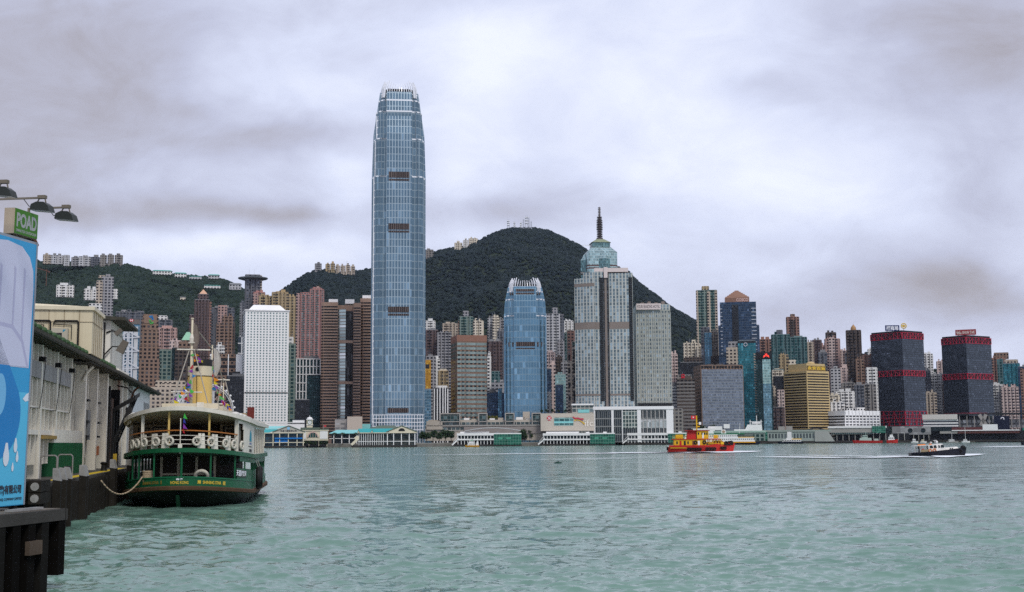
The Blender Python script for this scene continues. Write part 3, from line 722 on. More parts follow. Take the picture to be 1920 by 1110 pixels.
for (ox, oy, wd) in ((0.12 * hw, -hw * 1.02, 1.0), (-hw * 1.02, -.05 * hw, 1.0)):
    mb = MB(); a = 8.2 * wd; c0 = (ox, oy + 32); base = [(c0[0] - a, c0[1]), (c0[0], c0[1] - a * .8), (c0[0] + a, c0[1]), (c0[0], c0[1] + a)]
    if abs(ox) > abs(oy): base = [(c0[0] - a * .8, c0[1]), (c0[0], c0[1] - a), (c0[0] + a, c0[1]), (c0[0], c0[1] + a)]
    mb.prism(base, 0, zc_(483)); mb.build('bay', M_cen2, T)
    mb = MB(); n_ = 4; mb.prism(base, zc_(483), zc_(470.5), poly2=[(c0[0] + (x - c0[0]) * .02, c0[1] + (y - c0[1]) * .02) for x, y in base]); mb.build('bay_roof', M_cen, T)
for py in (496, 501):
    mb = MB(); mb.prism(sh(fpc(hw * 1.006)), zc_(py + 1.2), zc_(py - 1.2), bottom=True); mb.build('service_floor', mat('maroon_band', (0.10, 0.055, 0.05), .6), T)
z0, z1, z2 = zc_(444), zc_(401), zc_(380.5)
mb = MB()
for k in range(14):
    z_ = z0 + (z1 - z0) * k / 13; r_ = 4.6 - .8 * k / 13 + (.6 if 5 < k < 12 else 0); mb.lathe([(r_ * .4, z_ - .2), (r_, z_), (r_, z_ + 1.2), (r_ * .4, z_ + 1.4)], 10, (0, 32, 0))
mb.cyl((0, 32, z0), (0, 32, z1), 2.2, 1.8, 8); mb.cyl((0, 32, z0 - 4), (0, 32, z0 + 3), 9, 4.6, 8); mb.build('spire', mat('spire_metal', (0.07, 0.06, 0.06), .5, metal=.4), T)
mb = MB(); mb.cyl((0, 32, z1), (0, 32, z2), 1.0, .7, 6)
for k in range(7): z_ = z1 + (z2 - z1) * k / 7; mb.lathe([(.5, z_), (2.2, z_ + .3), (2.2, z_ + 1.2), (.5, z_ + 1.5)], 8, (0, 32, 0))
mb.build('spire_tip', mat('spire_tip_metal', (0.16, 0.14, 0.13), .5, metal=.4), T)
mb = MB(); mb.bar((-hw * .6, 28, zc_(455)), (-hw * 1.25, 22, zc_(456)), .7); mb.box(-hw * .64, -hw * .56, 27, 29, zc_(459), zc_(453.5)); mb.build('cleaning_crane', M_white, T)

# ---- red trussed waterfront towers
M_stk = facade('smoked_glass_wall', (0.032, 0.038, 0.047), (0.06, 0.074, 0.098), 3.5, 1.7, .82, .72, metal=.5, grough=.14, lit=.012, rowvar=.35, wavy=.5, wrough=.5, bright=3)
M_red = mat('crimson_steel', (0.46, 0.028, 0.06), .45, var=.1, scale=.2)
def truss(T, poly, edges, z0, z1, n, off=.35, name='red_truss', posts_only=False):
    for e in edges:
        a, b = Vector(poly[e]), Vector(poly[(e + 1) % len(poly)]); d = (b - a).normalized(); nn = Vector((d.y, -d.x)) * off
        mb = MB(); p = lambda u, z: (*(a + (b - a) * u + nn), z)
        mb.bar(p(-.004, z0), p(1.004, z0), 1.2, .6); mb.bar(p(-.004, z1), p(1.004, z1), 1.2, .6)
        for i in range(n + 1): mb.bar(p(i / n, z0), p(i / n, z1), .8, .6)
        if not posts_only:
            for i in range(n):
                if i % 2: mb.bar(p(i / n, z0), p((i + 1) / n, z1), .5, .5)
                else: mb.bar(p(i / n, z1), p((i + 1) / n, z0), .5, .5)
        else:
            for k in (1, 2, 3): mb.bar(p(0, z0 + (z1 - z0) * k / 4), p(1, z0 + (z1 - z0) * k / 4), .8, .5)
        mb.build(name, M_red, T)
def red_tower(label, x0, xc, x1, yt, Y, ymid, ybase):
    M_, s = frame(xc, 700, Y, 52); T = thing('office_tower', label, 'office building', M=M_, group='smoked glass towers with crimson trusses')
    z = lambda py: zat(xc, py, Y) - GZ
    r = R(52); w = (x1 - xc) * s / math.cos(r); d = (xc - x0) * s / math.sin(r); fp = rect(0, w, 0, d)
    MB().prism(fp, z(ybase) if ybase else 0, z(yt)).build('wall', M_stk, T)
    MB().prism(rect(1, w - 1, 1, d - 1), z(yt), z(yt - 4)).build('roof', M_gap, T)
    ed = [0, 3]
    truss(T, fp, ed, z(yt + 11), z(yt), 8); truss(T, fp, ed, z(ymid + 5), z(ymid - 5), 8)
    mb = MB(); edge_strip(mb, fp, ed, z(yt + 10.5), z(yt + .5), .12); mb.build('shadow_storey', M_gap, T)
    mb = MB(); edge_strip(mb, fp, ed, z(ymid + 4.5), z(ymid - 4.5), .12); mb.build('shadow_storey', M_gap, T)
    return T, s, z, fp
Ty, s, z, fp = red_tower('smoked glass tower with crimson trusses, dark blue board and gold disc on top', 1636, 1694, 1733, 623, 2010, 699, 798)
truss(Ty, fp, [0, 3], z(798), z(771), 6, .5, posts_only=True); truss(Ty, fp, [0, 3], z(798), z(771), 6, .45)
def facing(px, py, Y):  # matrix of an upright board facing the camera
    p = at(px, py, Y); phi = math.atan2(-p.x, p.y); return Matrix.Translation(p) @ Matrix.Rotation(phi, 4, 'Z')
M_navy = mat('navy_board', (0.012, 0.025, 0.10), .5, var=.05); M_wlet = mat('white_lettering', (0.75, 0.76, 0.8), .5, var=0)
M_gold = mat('gold_lettering', (0.62, 0.42, 0.06), .4, var=.03, metal=.3)
def roofboard(label, px, py, w, h, Y, mb_m, text, tm, tw, th, post=6, rot=0, name='rooftop_sign'):
    s = Y / F; T = thing(name, label, 'sign', M=facing(px, py, Y) @ Matrix.Rotation(R(rot), 4, 'Z'))
    b = MB(); b.box(-w * s / 2, w * s / 2, 0, 1.0, -h * s / 2, h * s / 2); bo = b.build('board', mb_m, T)
    if text: text_mb(text, 3, Matrix.Translation((0, -.06, 0)) @ FR, .05, bold=.06, fit=(tw * s, th * s)).build('lettering', tm, bo)
    p = MB()
    for u in (-.35, 0, .35): p.bar((u * w * s, .6, -h * s / 2 - post), (u * w * s, .6, -h * s / 2), .6)
    p.bar((-.4 * w * s, 4, -h * s / 2 - post), (-.4 * w * s, 1, h * s * .3), .4); p.bar((.4 * w * s, 4, -h * s / 2 - post), (.4 * w * s, 1, h * s * .3), .4)
    p.build('support', M_dark, T); return T
roofboard('dark blue rooftop board with three white characters', 1673, 615, 26, 10.5, 2020, M_navy, '招商局', M_wlet, 22, 8, rot=12)
T = thing('rooftop_emblem', 'round gold emblem on the roof of the red trussed tower', 'sign', M=facing(1694.5, 611, 2020) @ Matrix.Rotation(R(10), 4, 'Z'))
mb = MB(); s = 2020 / F; mb.torus((0, 0, 0), 4.6 * s, .9 * s, (0, 1, 0), 20, 6); mb.build('ring', M_gold, T)
mb = MB(); mb.lathe([(0.01, .2), (2.6 * s, .3), (2.8 * s, .9), (0.01, 1.0)], 14, axis='Y'); mb.bar((-4.5 * s, .5, 0), (4.5 * s, .5, 0), 1.0); mb.build('medallion', M_gold, T)
mb = MB(); mb.bar((0, .8, -5 * s), (0, .8, -13 * s), .6); mb.build('support', M_dark, T)
Ty, s, z, fp = red_tower('smoked glass tower with crimson trusses and a red name board on top', 1769.5, 1814, 1859, 632, 2090, 705, 779)
mb = MB(); edge_strip(mb, fp, [0, 3], z(777), z(774), .5); mb.build('base_beam', M_red, Ty)
mb = MB(); mb.prism(rect(6, fp[1][0] - 6, 6, fp[2][1] - 6), 0, z(778.9)); mb.build('base_core', M_gap, Ty)
roofboard('red rooftop board with pale characters and letters', 1810.5, 623, 37, 10.5, 2100, mat('brick_red_board', (0.25, 0.03, 0.035), .5), '信德 SHUN TAK', mat('cream_lettering', (.62, .56, .5), .5, var=0), 33, 7, rot=-6)
# ================================================================ THE REST OF THE CITY
FA = {}
def fac(k, wall, glass, **kw):
    if kw.get('bay', 9) < 4 and kw.get('metal', 0) == 0:          # flats: a window unit spans a bay of about five metres
        kw['bay'] *= 1.6; kw['floor'] *= 1.62; kw['ww'] = min(.8, kw['ww'] * 1.12); kw['wh'] = min(.75, kw['wh'] * 1.16); kw['lit'] = kw.get('lit', .1) * 1.3; glass = tuple(c * .6 for c in glass)
    FA[k] = facade('facade_' + k, wall, glass, **kw)
fac('grey', (.27, .265, .275), (.045, .05, .06), bay=3.4, floor=3.0, ww=.55, wh=.5, lit=.10)
fac('lightgrey', (.42, .42, .43), (.06, .07, .08), bay=3.6, floor=3.0, ww=.52, wh=.46, lit=.10)
fac('slate', (.11, .115, .13), (.05, .06, .075), bay=3.2, floor=3.1, ww=.56, wh=.5, lit=.12, bright=3)
fac('beige', (.40, .34, .275), (.055, .05, .05), bay=3.4, floor=3.0, ww=.5, wh=.48, lit=.08)
fac('tan', (.33, .255, .15), (.05, .05, .05), bay=3.4, floor=3.1, ww=.42, wh=.55, lit=.06)
fac('pink', (.35, .235, .21), (.06, .055, .06), bay=3.4, floor=3.0, ww=.48, wh=.5, lit=.08)
fac('palepink', (.50, .395, .365), (.07, .06, .065), bay=3.6, floor=3.1, ww=.5, wh=.46, lit=.1)
fac('salmon', (.33, .165, .15), (.05, .10, .10), bay=4.2, floor=3.0, ww=.62, wh=.62, lit=.10)
fac('brown', (.205, .135, .10), (.035, .03, .03), bay=3.4, floor=3.1, ww=.5, wh=.5, lit=.05)
fac('redbrown', (.235, .135, .105), (.05, .045, .045), bay=3.4, floor=3.1, ww=.5, wh=.48, lit=.06)
fac('darkbrown', (.075, .058, .05), (.03, .027, .027), bay=3.3, floor=3.1, ww=.6, wh=.5, lit=.05)
fac('plum', (.10, .07, .068), (.04, .035, .04), bay=3.3, floor=3.1, ww=.5, wh=.5, lit=.08)
fac('white', (.62, .61, .59), (.07, .075, .08), bay=3.6, floor=3.0, ww=.5, wh=.45, lit=.12)
fac('cream', (.60, .54, .44), (.07, .065, .06), bay=3.5, floor=3.1, ww=.48, wh=.46, lit=.12)
fac('oldgrey', (.22, .205, .19), (.05, .05, .05), bay=3.0, floor=3.0, ww=.55, wh=.5, lit=.2)
fac('greenflat', (.17, .22, .195), (.03, .085, .08), bay=3.6, floor=3.0, ww=.6, wh=.6, lit=.08)
fac('teal', (.085, .14, .145), (.025, .10, .10), bay=3.4, floor=3.1, ww=.6, wh=.66, lit=.07)
fac('tealglass', (.05, .14, .16), (.02, .135, .165), bay=2.6, floor=3.8, ww=.86, wh=.8, metal=.6, lit=.05, wavy=.3)
fac('mint', (.35, .47, .45), (.20, .34, .33), bay=2.4, floor=3.8, ww=.8, wh=.8, metal=.65, lit=.06, bright=1.6)
fac('navy', (.05, .07, .10), (.022, .045, .085), bay=2.6, floor=3.9, ww=.86, wh=.78, metal=.55, lit=.04, wavy=.4, rowvar=.3)
fac('blueglass', (.16, .24, .30), (.05, .13, .19), bay=2.6, floor=3.8, ww=.8, wh=.78, metal=.65, lit=.08)
fac('black', (.022, .024, .028), (.016, .018, .022), bay=2.8, floor=3.8, ww=.8, wh=.7, metal=.4, lit=.03)
fac('blackgreen', (.012, .026, .028), (.010, .032, .036), bay=2.6, floor=3.8, ww=.84, wh=.8, metal=.45, lit=.03)
fac('silver', (.20, .22, .25), (.155, .185, .225), bay=2.0, floor=3.9, ww=.80, wh=.66, metal=.82, grough=.16, lit=.03, wavy=.5, wmetal=.2, rowvar=.2, bright=1.3)
fac('seablue', (.2, .30, .34), (.10, .20, .25), bay=2.0, floor=3.6, ww=.86, wh=.84, metal=.75, lit=.04, wavy=.6)
fac('gold', (.42, .22, .03), (.50, .25, .03), bay=3, floor=3.6, ww=.8, wh=.6, metal=.5, lit=.05)
fac('stripe', (.64, .64, .63), (.05, .055, .065), bay=40, floor=4.2, ww=1.0, wh=.5, metal=.5, lit=.03)
fac('colgrey', (.56, .56, .56), (.04, .05, .06), bay=4.4, floor=60, ww=.55, wh=.97, metal=.5, lit=.03)
fac('whitegrid', (.52, .53, .54), (.03, .04, .05), bay=6.0, floor=14, ww=.74, wh=.9, metal=.5, lit=.03)
fac('glasspod', (.30, .31, .29), (.03, .065, .065), bay=3, floor=4.5, ww=.9, wh=.8, metal=.5, lit=.05)
ROOFM = {}
def roofm(k):
    pal = dict(white=(.55, .55, .54), cream=(.5, .46, .38), pink=(.42, .27, .24), palepink=(.5, .4, .37), salmon=(.36, .18, .16), beige=(.38, .33, .27), tan=(.36, .27, .15), redbrown=(.28, .15, .11), brown=(.19, .13, .10), darkbrown=(.1, .08, .07), teal=(.14, .2, .2), greenflat=(.17, .2, .18))
    c = pal.get(k, (.2, .2, .205)); return mat('roof_' + (k if k in pal else 'grey'), c, .85, var=.2, scale=.08)
_seed = [100]
def B(label, x0, x1, yt, Y, k, rot=0, xc=None, name='apartment_tower', cat='apartment tower', style='notch', nb=None, np_=2, group=None, yb=None, d=None, para=1.0, steps=()):
    """A tower spanning x0..x1 of the view with its roof at yt; steps adds lower or higher wings (x0, x1, yt)."""
    _seed[0] += 1; rg = random.Random(_seed[0])
    if xc is None: xc = x0 if rot >= 0 else x1
    if rot and xc in (x0, x1):                       # small twist without a measured corner
        dd = (x1 - x0) * .18; xc = x0 + dd if rot > 0 else x1 - dd
    M_, s = frame(xc, yt + 20, Y, rot); z0 = 0.0
    if yb is not None: z0 = zat(xc, yb, Y) - GZ - 4
    T = thing(name, label, cat, M=M_, group=group)
    fp = corner_fp(x0, xc, x1, Y, rot, d or max(12, min(34, (x1 - x0) * s * .9)))
    if not rot: fp = rect(0, (x1 - x0) * s, 0, fp[2][1])
    h = zat(xc, yt, Y) - GZ; w = fp[1][0] - fp[0][0]; D = fp[2][1]
    a0 = fp[0][0]
    if style == 'notch' and w > 8:
        n = nb or max(2, int(w / 9)); rd = min(2.6, w * .12); pts = []
        for i in range(n):
            u0, u1 = a0 + w * i / n, a0 + w * (i + 1) / n; g_ = w / n * .17
            pts += [(u0 + g_, rd), (u0 + g_, 0), (u1 - g_, 0), (u1 - g_, rd)] if i % 2 == 0 or n > 3 else [(u0 + g_, rd), (u0 + g_, -.7), (u1 - g_, -.7), (u1 - g_, rd)]
        m = max(2, int(D / 11))
        for i in range(m):
            v0, v1 = D * i / m, D * (i + 1) / m; g_ = D / m * .2
            pts += [(a0 + w - rd, v0 + rd + g_ * .2), (a0 + w, v0 + rd + g_ * .2), (a0 + w, v1 - g_), (a0 + w - rd, v1 - g_)] if i else [(a0 + w, v0 + rd), (a0 + w, v1 - g_), (a0 + w - rd, v1 - g_)]
        pts += [(a0 + w - rd, D), (a0 + rd, D)]
        for i in reversed(range(m)):
            v0, v1 = D * i / m, D * (i + 1) / m; g_ = D / m * .2
            pts += [(a0 + rd, v1 - g_), (a0, v1 - g_), (a0, v0 + rd + g_ * .2), (a0 + rd, v0 + rd + g_ * .2)] if i else [(a0 + rd, v1 - g_), (a0, v1 - g_), (a0, v0 + rd)]
        MB().prism(pts, z0, h, u0=rg.uniform(0, 3)).build('wall', FA[k], T)
    else:
        MB().prism(fp, z0, h, u0=rg.uniform(0, 1)).build('wall', FA[k], T)
    rf = roofm(k)
    if para: 
        mb = MB(); mb.prism(rect(a0 + .8, a0 + w - .8, 1.2, D - .8), h, h + para); mb.build('roof', rf, T)
    if np_: plant(T, rect(a0 + w * .08, a0 + w * .92, 1.5, D - 1), h + para - .1, FA[k] if rg.random() < .5 else rf, _seed[0], np_, 2, 5.5)
    if np_ and rg.random() < .45: mast(T, a0 + w * rg.uniform(.2, .8), D * .5, h + para, rg.uniform(6, 12), M_steel)
    for st in steps:
        p, q, y = st[:3]; k2 = st[3] if len(st) > 3 else k; off = st[4] if len(st) > 4 else -1.2
        ua, ub = (p - xc) * s, (q - xc) * s; hh = zat(xc, y, Y) - GZ
        MB().prism(rect(ua, ub, off, max(off + 6, D * .8)), z0 if hh <= h or off < 0 else h - 1, hh, u0=rg.uniform(0, 3)).build('wing', FA[k2], T)
        mb = MB(); mb.prism(rect(ua + .7, ub - .7, off + .8, max(off + 5, D * .8 - .6)), hh, hh + .9); mb.build('roof', roofm(k2), T)
    return T, s, (lambda py: zat(xc, py, Y) - GZ), fp
def clean():
    for o in bpy.data.objects:
        if '_s' in o: del o['_s']
APT = 'apartment tower'
# ---- houses and blocks up on the ridges
def ridge(label, x0, x1, yt, Y, k, yb, np_=1, style='notch', group=None, d=14):
    return B(label, x0, x1, yt, Y, k, name='hill_apartments', cat='apartment block', style=style, np_=np_, yb=yb, group=group, d=d, para=.5)
ridge('cream flats at the left end of the far ridge', 80, 94, 477, 2650, 'beige', 491)
ridge('cream flats with a raised middle, second on the far ridge', 94.5, 118, 478, 2655, 'lightgrey', 491, 2)
ridge('squat flat-topped block with a dark roof on the far ridge', 119, 130, 478, 2652, 'lightgrey', 495, 0)
ridge('low grey block left of the three stepped towers on the ridge', 133, 146, 482, 2655, 'grey', 495)
ridge('wide grey block with a pale base on the far ridge', 146.5, 169, 480.5, 2650, 'lightgrey', 495)
ridge('dark grey block next to the three ridge towers', 170, 186, 481.5, 2652, 'slate', 496)
for i, x in enumerate((187, 201, 214.5)):
    ridge(['first of the three grey towers standing on the ridge', 'middle one of the three grey towers standing on the ridge', 'last and widest of the three grey towers on the ridge'][i],
          x, x + (12.5, 12, 15)[i], 478 - (i == 1) * .5, 2645, 'oldgrey', 496, 1, group='three towers on the far ridge')
def villa(label, x0, x1, yt, yb, Y, roofc, k='white'):
    M_, s = frame((x0 + x1) / 2, yb, Y); z = zat((x0 + x1) / 2, yb, Y) - GZ; T = thing('hill_villa', label, 'villa', M=M_)
    w = (x1 - x0) * s / 2; h = max(4, (yb - yt) * s)
    MB().prism(rect(-w, w, 0, 12), z - 2, z + h * .72).build('wall', FA[k], T)
    mb = MB(); mb.prism(rect(-w - 1, w + 1, -1, 13), z + h * .72, z + h, poly2=rect(-w * .85, w * .85, 3, 9)); mb.build('roof', roofc, T)
M_grn = mat('green_tile_roof', (0.06, 0.30, 0.24), .6, var=.1); M_gry = mat('grey_tile_roof', (.2, .21, .22), .7); M_cop = mat('copper_roof', (0.25, 0.47, 0.33), .6, var=.1, scale=.1)
villa('long green-roofed house at the left of the ridge dip', 287, 322, 506, 513, 2580, M_grn)
villa('pale house with green roof in the middle of the ridge dip', 328, 349, 510.5, 518, 2580, M_grn)
villa('green-roofed house half sunk among ridge trees', 355, 378, 517, 521.5, 2580, M_grn, 'lightgrey')
villa('small green-roofed house at the right of the ridge dip', 391, 411, 514, 521, 2580, M_grn, 'lightgrey')
villa('long flat terrace below the ridge, green edge', 383, 413, 534, 538.5, 2380, M_grn)
villa('tiny cream house alone in the wooded slope', 338, 348, 556, 560, 2300, M_gry, 'cream')
villa('wide grey house left of the disc-topped tower', 430, 452, 530, 541, 2500, M_gry, 'lightgrey')
villa('pale house alone high on the peak', 943, 962, 476, 483, 2950, M_white, 'cream')
ridge('single square block at the left of the middle hill crest', 590, 603, 494, 2850, 'grey', 508)
for i in range(6):
    ridge(['first beige block of the row along the middle hill crest', 'second beige block along the middle hill crest, taller', 'third beige block along the middle hill crest', 'fourth beige block along the middle hill crest',
           'fifth beige block along the middle hill crest, narrow', 'last beige block along the middle hill crest, next to the tallest tower'][i], 610 + i * 9.4, 618.6 + i * 9.4, (495, 494, 498, 498, 497, 499)[i], 2845, 'tan' if i < 2 else 'beige', 512, 1, group='beige blocks on the middle crest')
ridge('block peeping out right of the tallest tower on the hill', 797, 813, 468, 3150, 'oldgrey', 482)
ridge('lowest of three cream blocks stepping up the peak shoulder', 852, 867, 455, 3170, 'cream', 466)
ridge('middle of three cream blocks stepping up the peak shoulder', 868, 878, 450, 3170, 'white', 464)
ridge('topmost of three cream blocks on the peak shoulder', 878.5, 896, 447, 3175, 'cream', 460, 2)
ridge('white slab block low on the left wooded slope', 105, 137, 534, 2200, 'white', 552, 1)
ridge('white apartments left of the slim beige and grey hill tower', 157, 183, 541, 2250, 'white', 558, 2)
ridge('white block just right of the slim beige and grey hill tower', 209, 220, 542, 2260, 'white', 556, 0)
ridge('white podium block below the slim beige and grey hill tower', 166, 190, 569, 1990, 'white', 582, 0, 'plain')
B('slim hill tower, beige slab joined to a grey glass half', 190, 212, 519, 2050, 'grey', style='plain', steps=((181, 192, 527, 'beige', -2), (184, 197, 516.5, 'beige', 4)), np_=1)
B('dark blue grey tower just right of the billboard', 52, 69.5, 458, 1500, 'slate', name='office_tower', cat='office building', style='plain', d=10)
T = thing('tower_crane', 'rust coloured tower crane on the left wooded slope', 'crane', M=frame(87, 520, 2250)[0]); s = 2250 / F; z = lambda py: zat(87, py, 2250) - GZ
mb = MB(); mb.bar((0, 0, z(536)), (0, 0, z(509)), 1.3); mb.build('mast', mat('rust_paint', (.10, .05, .035), .7), T)
mb = MB(); mb.bar((-18 * s, 0, z(503)), (5 * s, 0, z(509)), 1.5); mb.bar((0, 0, z(505)), (0, 0, z(509)), 1.8); mb.box(3 * s, 6 * s, -1, 1, z(511), z(508.5)); mb.build('jib', MATS['rust_paint'], T)
# ---- masts on the peak
for i, (px, y0, y1, w) in enumerate(((953, 427, 412, 1.9), (964.5, 428, 415.5, 1.5), (976.5, 428, 416.5, 1.3), (981.5, 428, 411, 1.2), (987, 427, 404.5, 2.3), (991.5, 428, 408, 1.2), (996, 428, 415, 1.0))):
    M_, s = frame(px, y1, 3200); T = thing('lattice_mast', ['broad drum-topped radio mast at the left of the summit', 'second radio mast on the summit, with dish drums', 'short radio mast in the middle of the summit', 'thin mast touching the tallest summit mast on its left',
        'tallest and widest radio mast on the summit', 'thin tall mast just right of the tallest summit mast', 'shortest mast at the right end of the summit group'][i], 'radio mast', M=M_, group='radio masts on the summit')
    z0, z1 = zat(px, y0 + 4, 3200) - GZ, zat(px, y1, 3200) - GZ; r = w * s
    mb = MB()
    for a, b in ((-r, -r), (r, -r), (r, r), (-r, r)): mb.bar((a, b, z0), (a * .6, b * .6, z1), .7)
    n = 5
    for k_ in range(n):
        za, zb = z0 + (z1 - z0) * k_ / n, z0 + (z1 - z0) * (k_ + 1) / n; mb.bar((-r, -r, za), (r * .9, -r, zb), .5); mb.bar((r, -r, za), (-r, -r, za), .5)
    mb.build('lattice', M_steel, T)
    if w > 1.25:
        mb = MB()
        for k_ in range(3): zz_ = z0 + (z1 - z0) * (.45 + .2 * k_); mb.cyl((-r * 1.3, -r, zz_), (r * 1.3, -r, zz_), 1.5, 1.5, 8)
        mb.build('antenna_drum', M_steel, T)
# ---- left cluster, behind the ferry pier
T, s, z, fp = B('grey bank tower with white ladder trusses across its front', 222, 260, 608, 1620, 'blueglass', name='office_tower', cat='office building', style='plain', np_=0, para=0)
M_tr = mat('pale_truss', (.50, .52, .55), .45, metal=.2)
W_ = fp[1][0]
for xa in (.36, .58):
    mb = MB(); x = W_ * xa
    for u in (-2.2, 2.2): mb.bar((x + u, -1.5, 0), (x + u, -1.5, z(608)), 2.0)
    for py in range(610, 800, 6): mb.bar((x - 2.2, -1.5, z(py)), (x + 2.2, -1.5, z(py)), 1.1)
    mb.build('ladder_column', M_tr, T)
for py in (629, 655, 687, 722):
    mb = MB(); mb.bar((0, -1.8, z(py + 5)), (W_ * .47, -1.8, z(py - 8)), 2.0); mb.bar((W_ * .47, -1.8, z(py - 8)), (W_, -1.8, z(py + 3)), 2.0); mb.bar((0, -1.8, z(py + 5)), (W_, -1.8, z(py + 3)), 1.5); mb.build('truss', M_tr, T)
mb = MB(); mb.box(W_ * .74, W_ * .93, -1.2, 14, 0, z(612)); mb.build('service_stack', mat('stack_panel', (.46, .47, .48), .6, var=.15, scale=.2), T)
mb = MB(); mb.box(W_ * .44, W_ * 1.0, 1, 8, z(607), z(598)); mb.build('roof_block', mat('dull_bronze', (.13, .11, .10), .6), T)
# rooftop sign: white hexagon of red and white triangles
sgn = MB(); cx, cz, hw_, hh_ = W_ * .60, z(600), 4.2 * s, 2.6 * s; q = lambda x, zz: (cx + x * hw_, .8, cz + zz * hh_)
sgn.add([q(-.5, -1), q(.5, -1), q(.5, 1), q(-.5, 1)], [(0, 1, 2, 3)])
sb = sgn.build('logo_panel', M_white, T)
lg = MB(); q2 = lambda x, zz: (cx + x * hw_, .72, cz + zz * hh_)
lg.add([q2(-1, 0), q2(-.5, -1), q2(-.5, 1), q2(.5, -1), q2(1, 0), q2(.5, 1), q2(0, 0)], [(0, 1, 2), (3, 4, 5), (2, 6, 5), (1, 3, 6)]); lg.build('logo', mat('signal_red', (.45, .015, .03), .5, var=0), sb)
B('dark grey flats with white ledges behind the truss-fronted bank', 216, 268, 585, 2050, 'slate', nb=5, np_=3, steps=((226, 236, 581, 'grey', 2), (256, 268, 583, 'slate', -2)))
T, s, z, fp = B('brown stepped bank tower with a blue and green emblem near its top', 267.5, 295, 590, 1640, 'brown', rot=0, name='office_tower', cat='office building', style='plain', np_=0, steps=((264.5, 297.5, 619, 'brown', -1.5), (262.5, 299, 649, 'brown', -2.5), (261.5, 300.5, 675, 'brown', -3.5), (265, 296, 600, 'brown', 1)))
mb = MB(); mb.box(1.5, fp[1][0] - 1.5, -.5, 1, z(606), z(590.3)); pn = mb.build('emblem_panel', mat('plain_brown', (.21, .14, .10), .7, var=.1), T)
def scurve(c, w, h, flip, m):
    mb = MB(); P = [(-.7, .5), (-.2, .95), (.5, .75), (.1, .35), (.75, .1), (.4, -.35)] if not flip else [(.75, -.45), (.25, -.95), (-.5, -.75), (-.1, -.35), (-.75, -.1), (-.4, .35)]
    for a, b in zip(P[:-1], P[1:]): mb.bar((c[0] + a[0] * w, -.75, c[1] + a[1] * h), (c[0] + b[0] * w, -.75, c[1] + b[1] * h), .2, 2.6)
    mb.build('emblem', m, pn)
cx = fp[1][0] * .56; scurve((cx, z(597.4)), 4.4 * s, 5.2 * s, False, mat('emblem_blue', (.02, .17, .42), .5, var=0)); scurve((cx, z(601.2)), 4.4 * s, 5.2 * s, True, mat('emblem_green', (.08, .33, .08), .5, var=0))
B('white and grey flats rising behind the pink block', 296, 323, 600, 2080, 'slate', nb=3, steps=((296, 313, 592, 'white', 3),))
B('pink apartment block beside the brown bank tower', 294, 331, 615, 1850, 'pink', nb=4, np_=1)
B('small salmon-topped block before the pink apartments', 317, 339, 639, 1780, 'palepink', np_=1, name='apartment_block', cat='apartment block')
B('green glass office block with a dark end wall', 297, 322, 656, 1700, 'greenflat', name='office_block', cat='office building', style='plain', steps=((321, 331, 652, 'blackgreen', -.5),), np_=0)
T, s, z, fp = B('brown grey office block capped by a green pyramid roof', 328, 364, 653, 1690, 'darkbrown', name='office_block', cat='office building', style='plain', np_=0, steps=((334, 363, 641, 'brown', 2),))
mb = MB(); x0, x1 = 11 * s, 35 * s; mb.prism(rect(x0, x1, 3, 3 + x1 - x0), z(640.2), z(637)); mb.build('cornice', FA['brown'], T)
mb = MB(); c = ((x0 + x1) / 2, 3 + (x1 - x0) / 2); mb.prism(rect(x0, x1, 3, 3 + x1 - x0), z(637), z(621), poly2=rect(c[0] - 2, c[0] + 2, c[1] - 2, c[1] + 2)); mb.build('pyramid_roof', M_cop, T)
T, s, z, fp = B('tall dark apartment tower with a peach pyramid cap', 364, 393, 562, 2150, 'plum', nb=5, np_=0, steps=((355, 368, 590, 'plum', 2), (370, 390, 551, 'plum', 3), (388, 396, 566, 'redbrown', 2)))
mb = MB(); x0, x1 = 8 * s, 24.5 * s; mb.prism(rect(x0, x1, 4, 4 + x1 - x0), z(551), z(541), poly2=rect((x0 + x1) / 2 - .4, (x0 + x1) / 2 + .4, 4 + (x1 - x0) / 2 - .4, 4 + (x1 - x0) / 2 + .4)); mb.build('pyramid_roof', mat('peach_roof', (.55, .33, .22), .6), T)
mast(T, (x0 + x1) / 2, 4 + (x1 - x0) / 2, z(541.5), 6, M_dark)
B('paired slate towers with a pink stair core between', 392, 439, 577, 2180, 'slate', nb=4, steps=((408, 425, 573, 'pink', -1.6), (392, 396, 577, 'lightgrey', -1)))
B('brown apartment tower with a lower left wing, beside the porthole tower', 416, 437, 594, 1980, 'brown', nb=3, steps=((406, 420, 606, 'brown', 2), (434, 441, 605, 'darkbrown', 2)))
B('small white walk-up between the ferry masts and the brown tower', 404, 421, 649, 1800, 'white', name='apartment_block', cat='apartment block', np_=1)
T, s, z, fp = B('brown office block with white stripes and broad white end bays', 392, 458, 665, 1680, 'brown', name='office_block', cat='office building', style='plain', np_=0)
bands(T, fp, [0], 4, z(667), 12, .42, M_exg)
for a_, b_ in ((.02, .1), (.52, .545), (.745, .92)):
    mb = MB(); mb.box(fp[1][0] * a_, fp[1][0] * b_, -.6, 4, 0, z(664)); mb.build('white_bay', M_white, T)
B('small white block with square windows beside the porthole tower', 446, 460, 632, 1760, 'whitegrid', name='office_block', cat='office building', style='plain', np_=1)
B('narrow grey tower left of the disc-topped tower', 449.5, 461, 567, 2280, 'lightgrey', nb=2, np_=1)
T, s, z, fp = B('tall dark tower topped by a wide flying disc and two masts', 459, 488, 515, 2250, 'slate', nb=3, np_=0, steps=((477, 491, 516, 'beige', 3),))
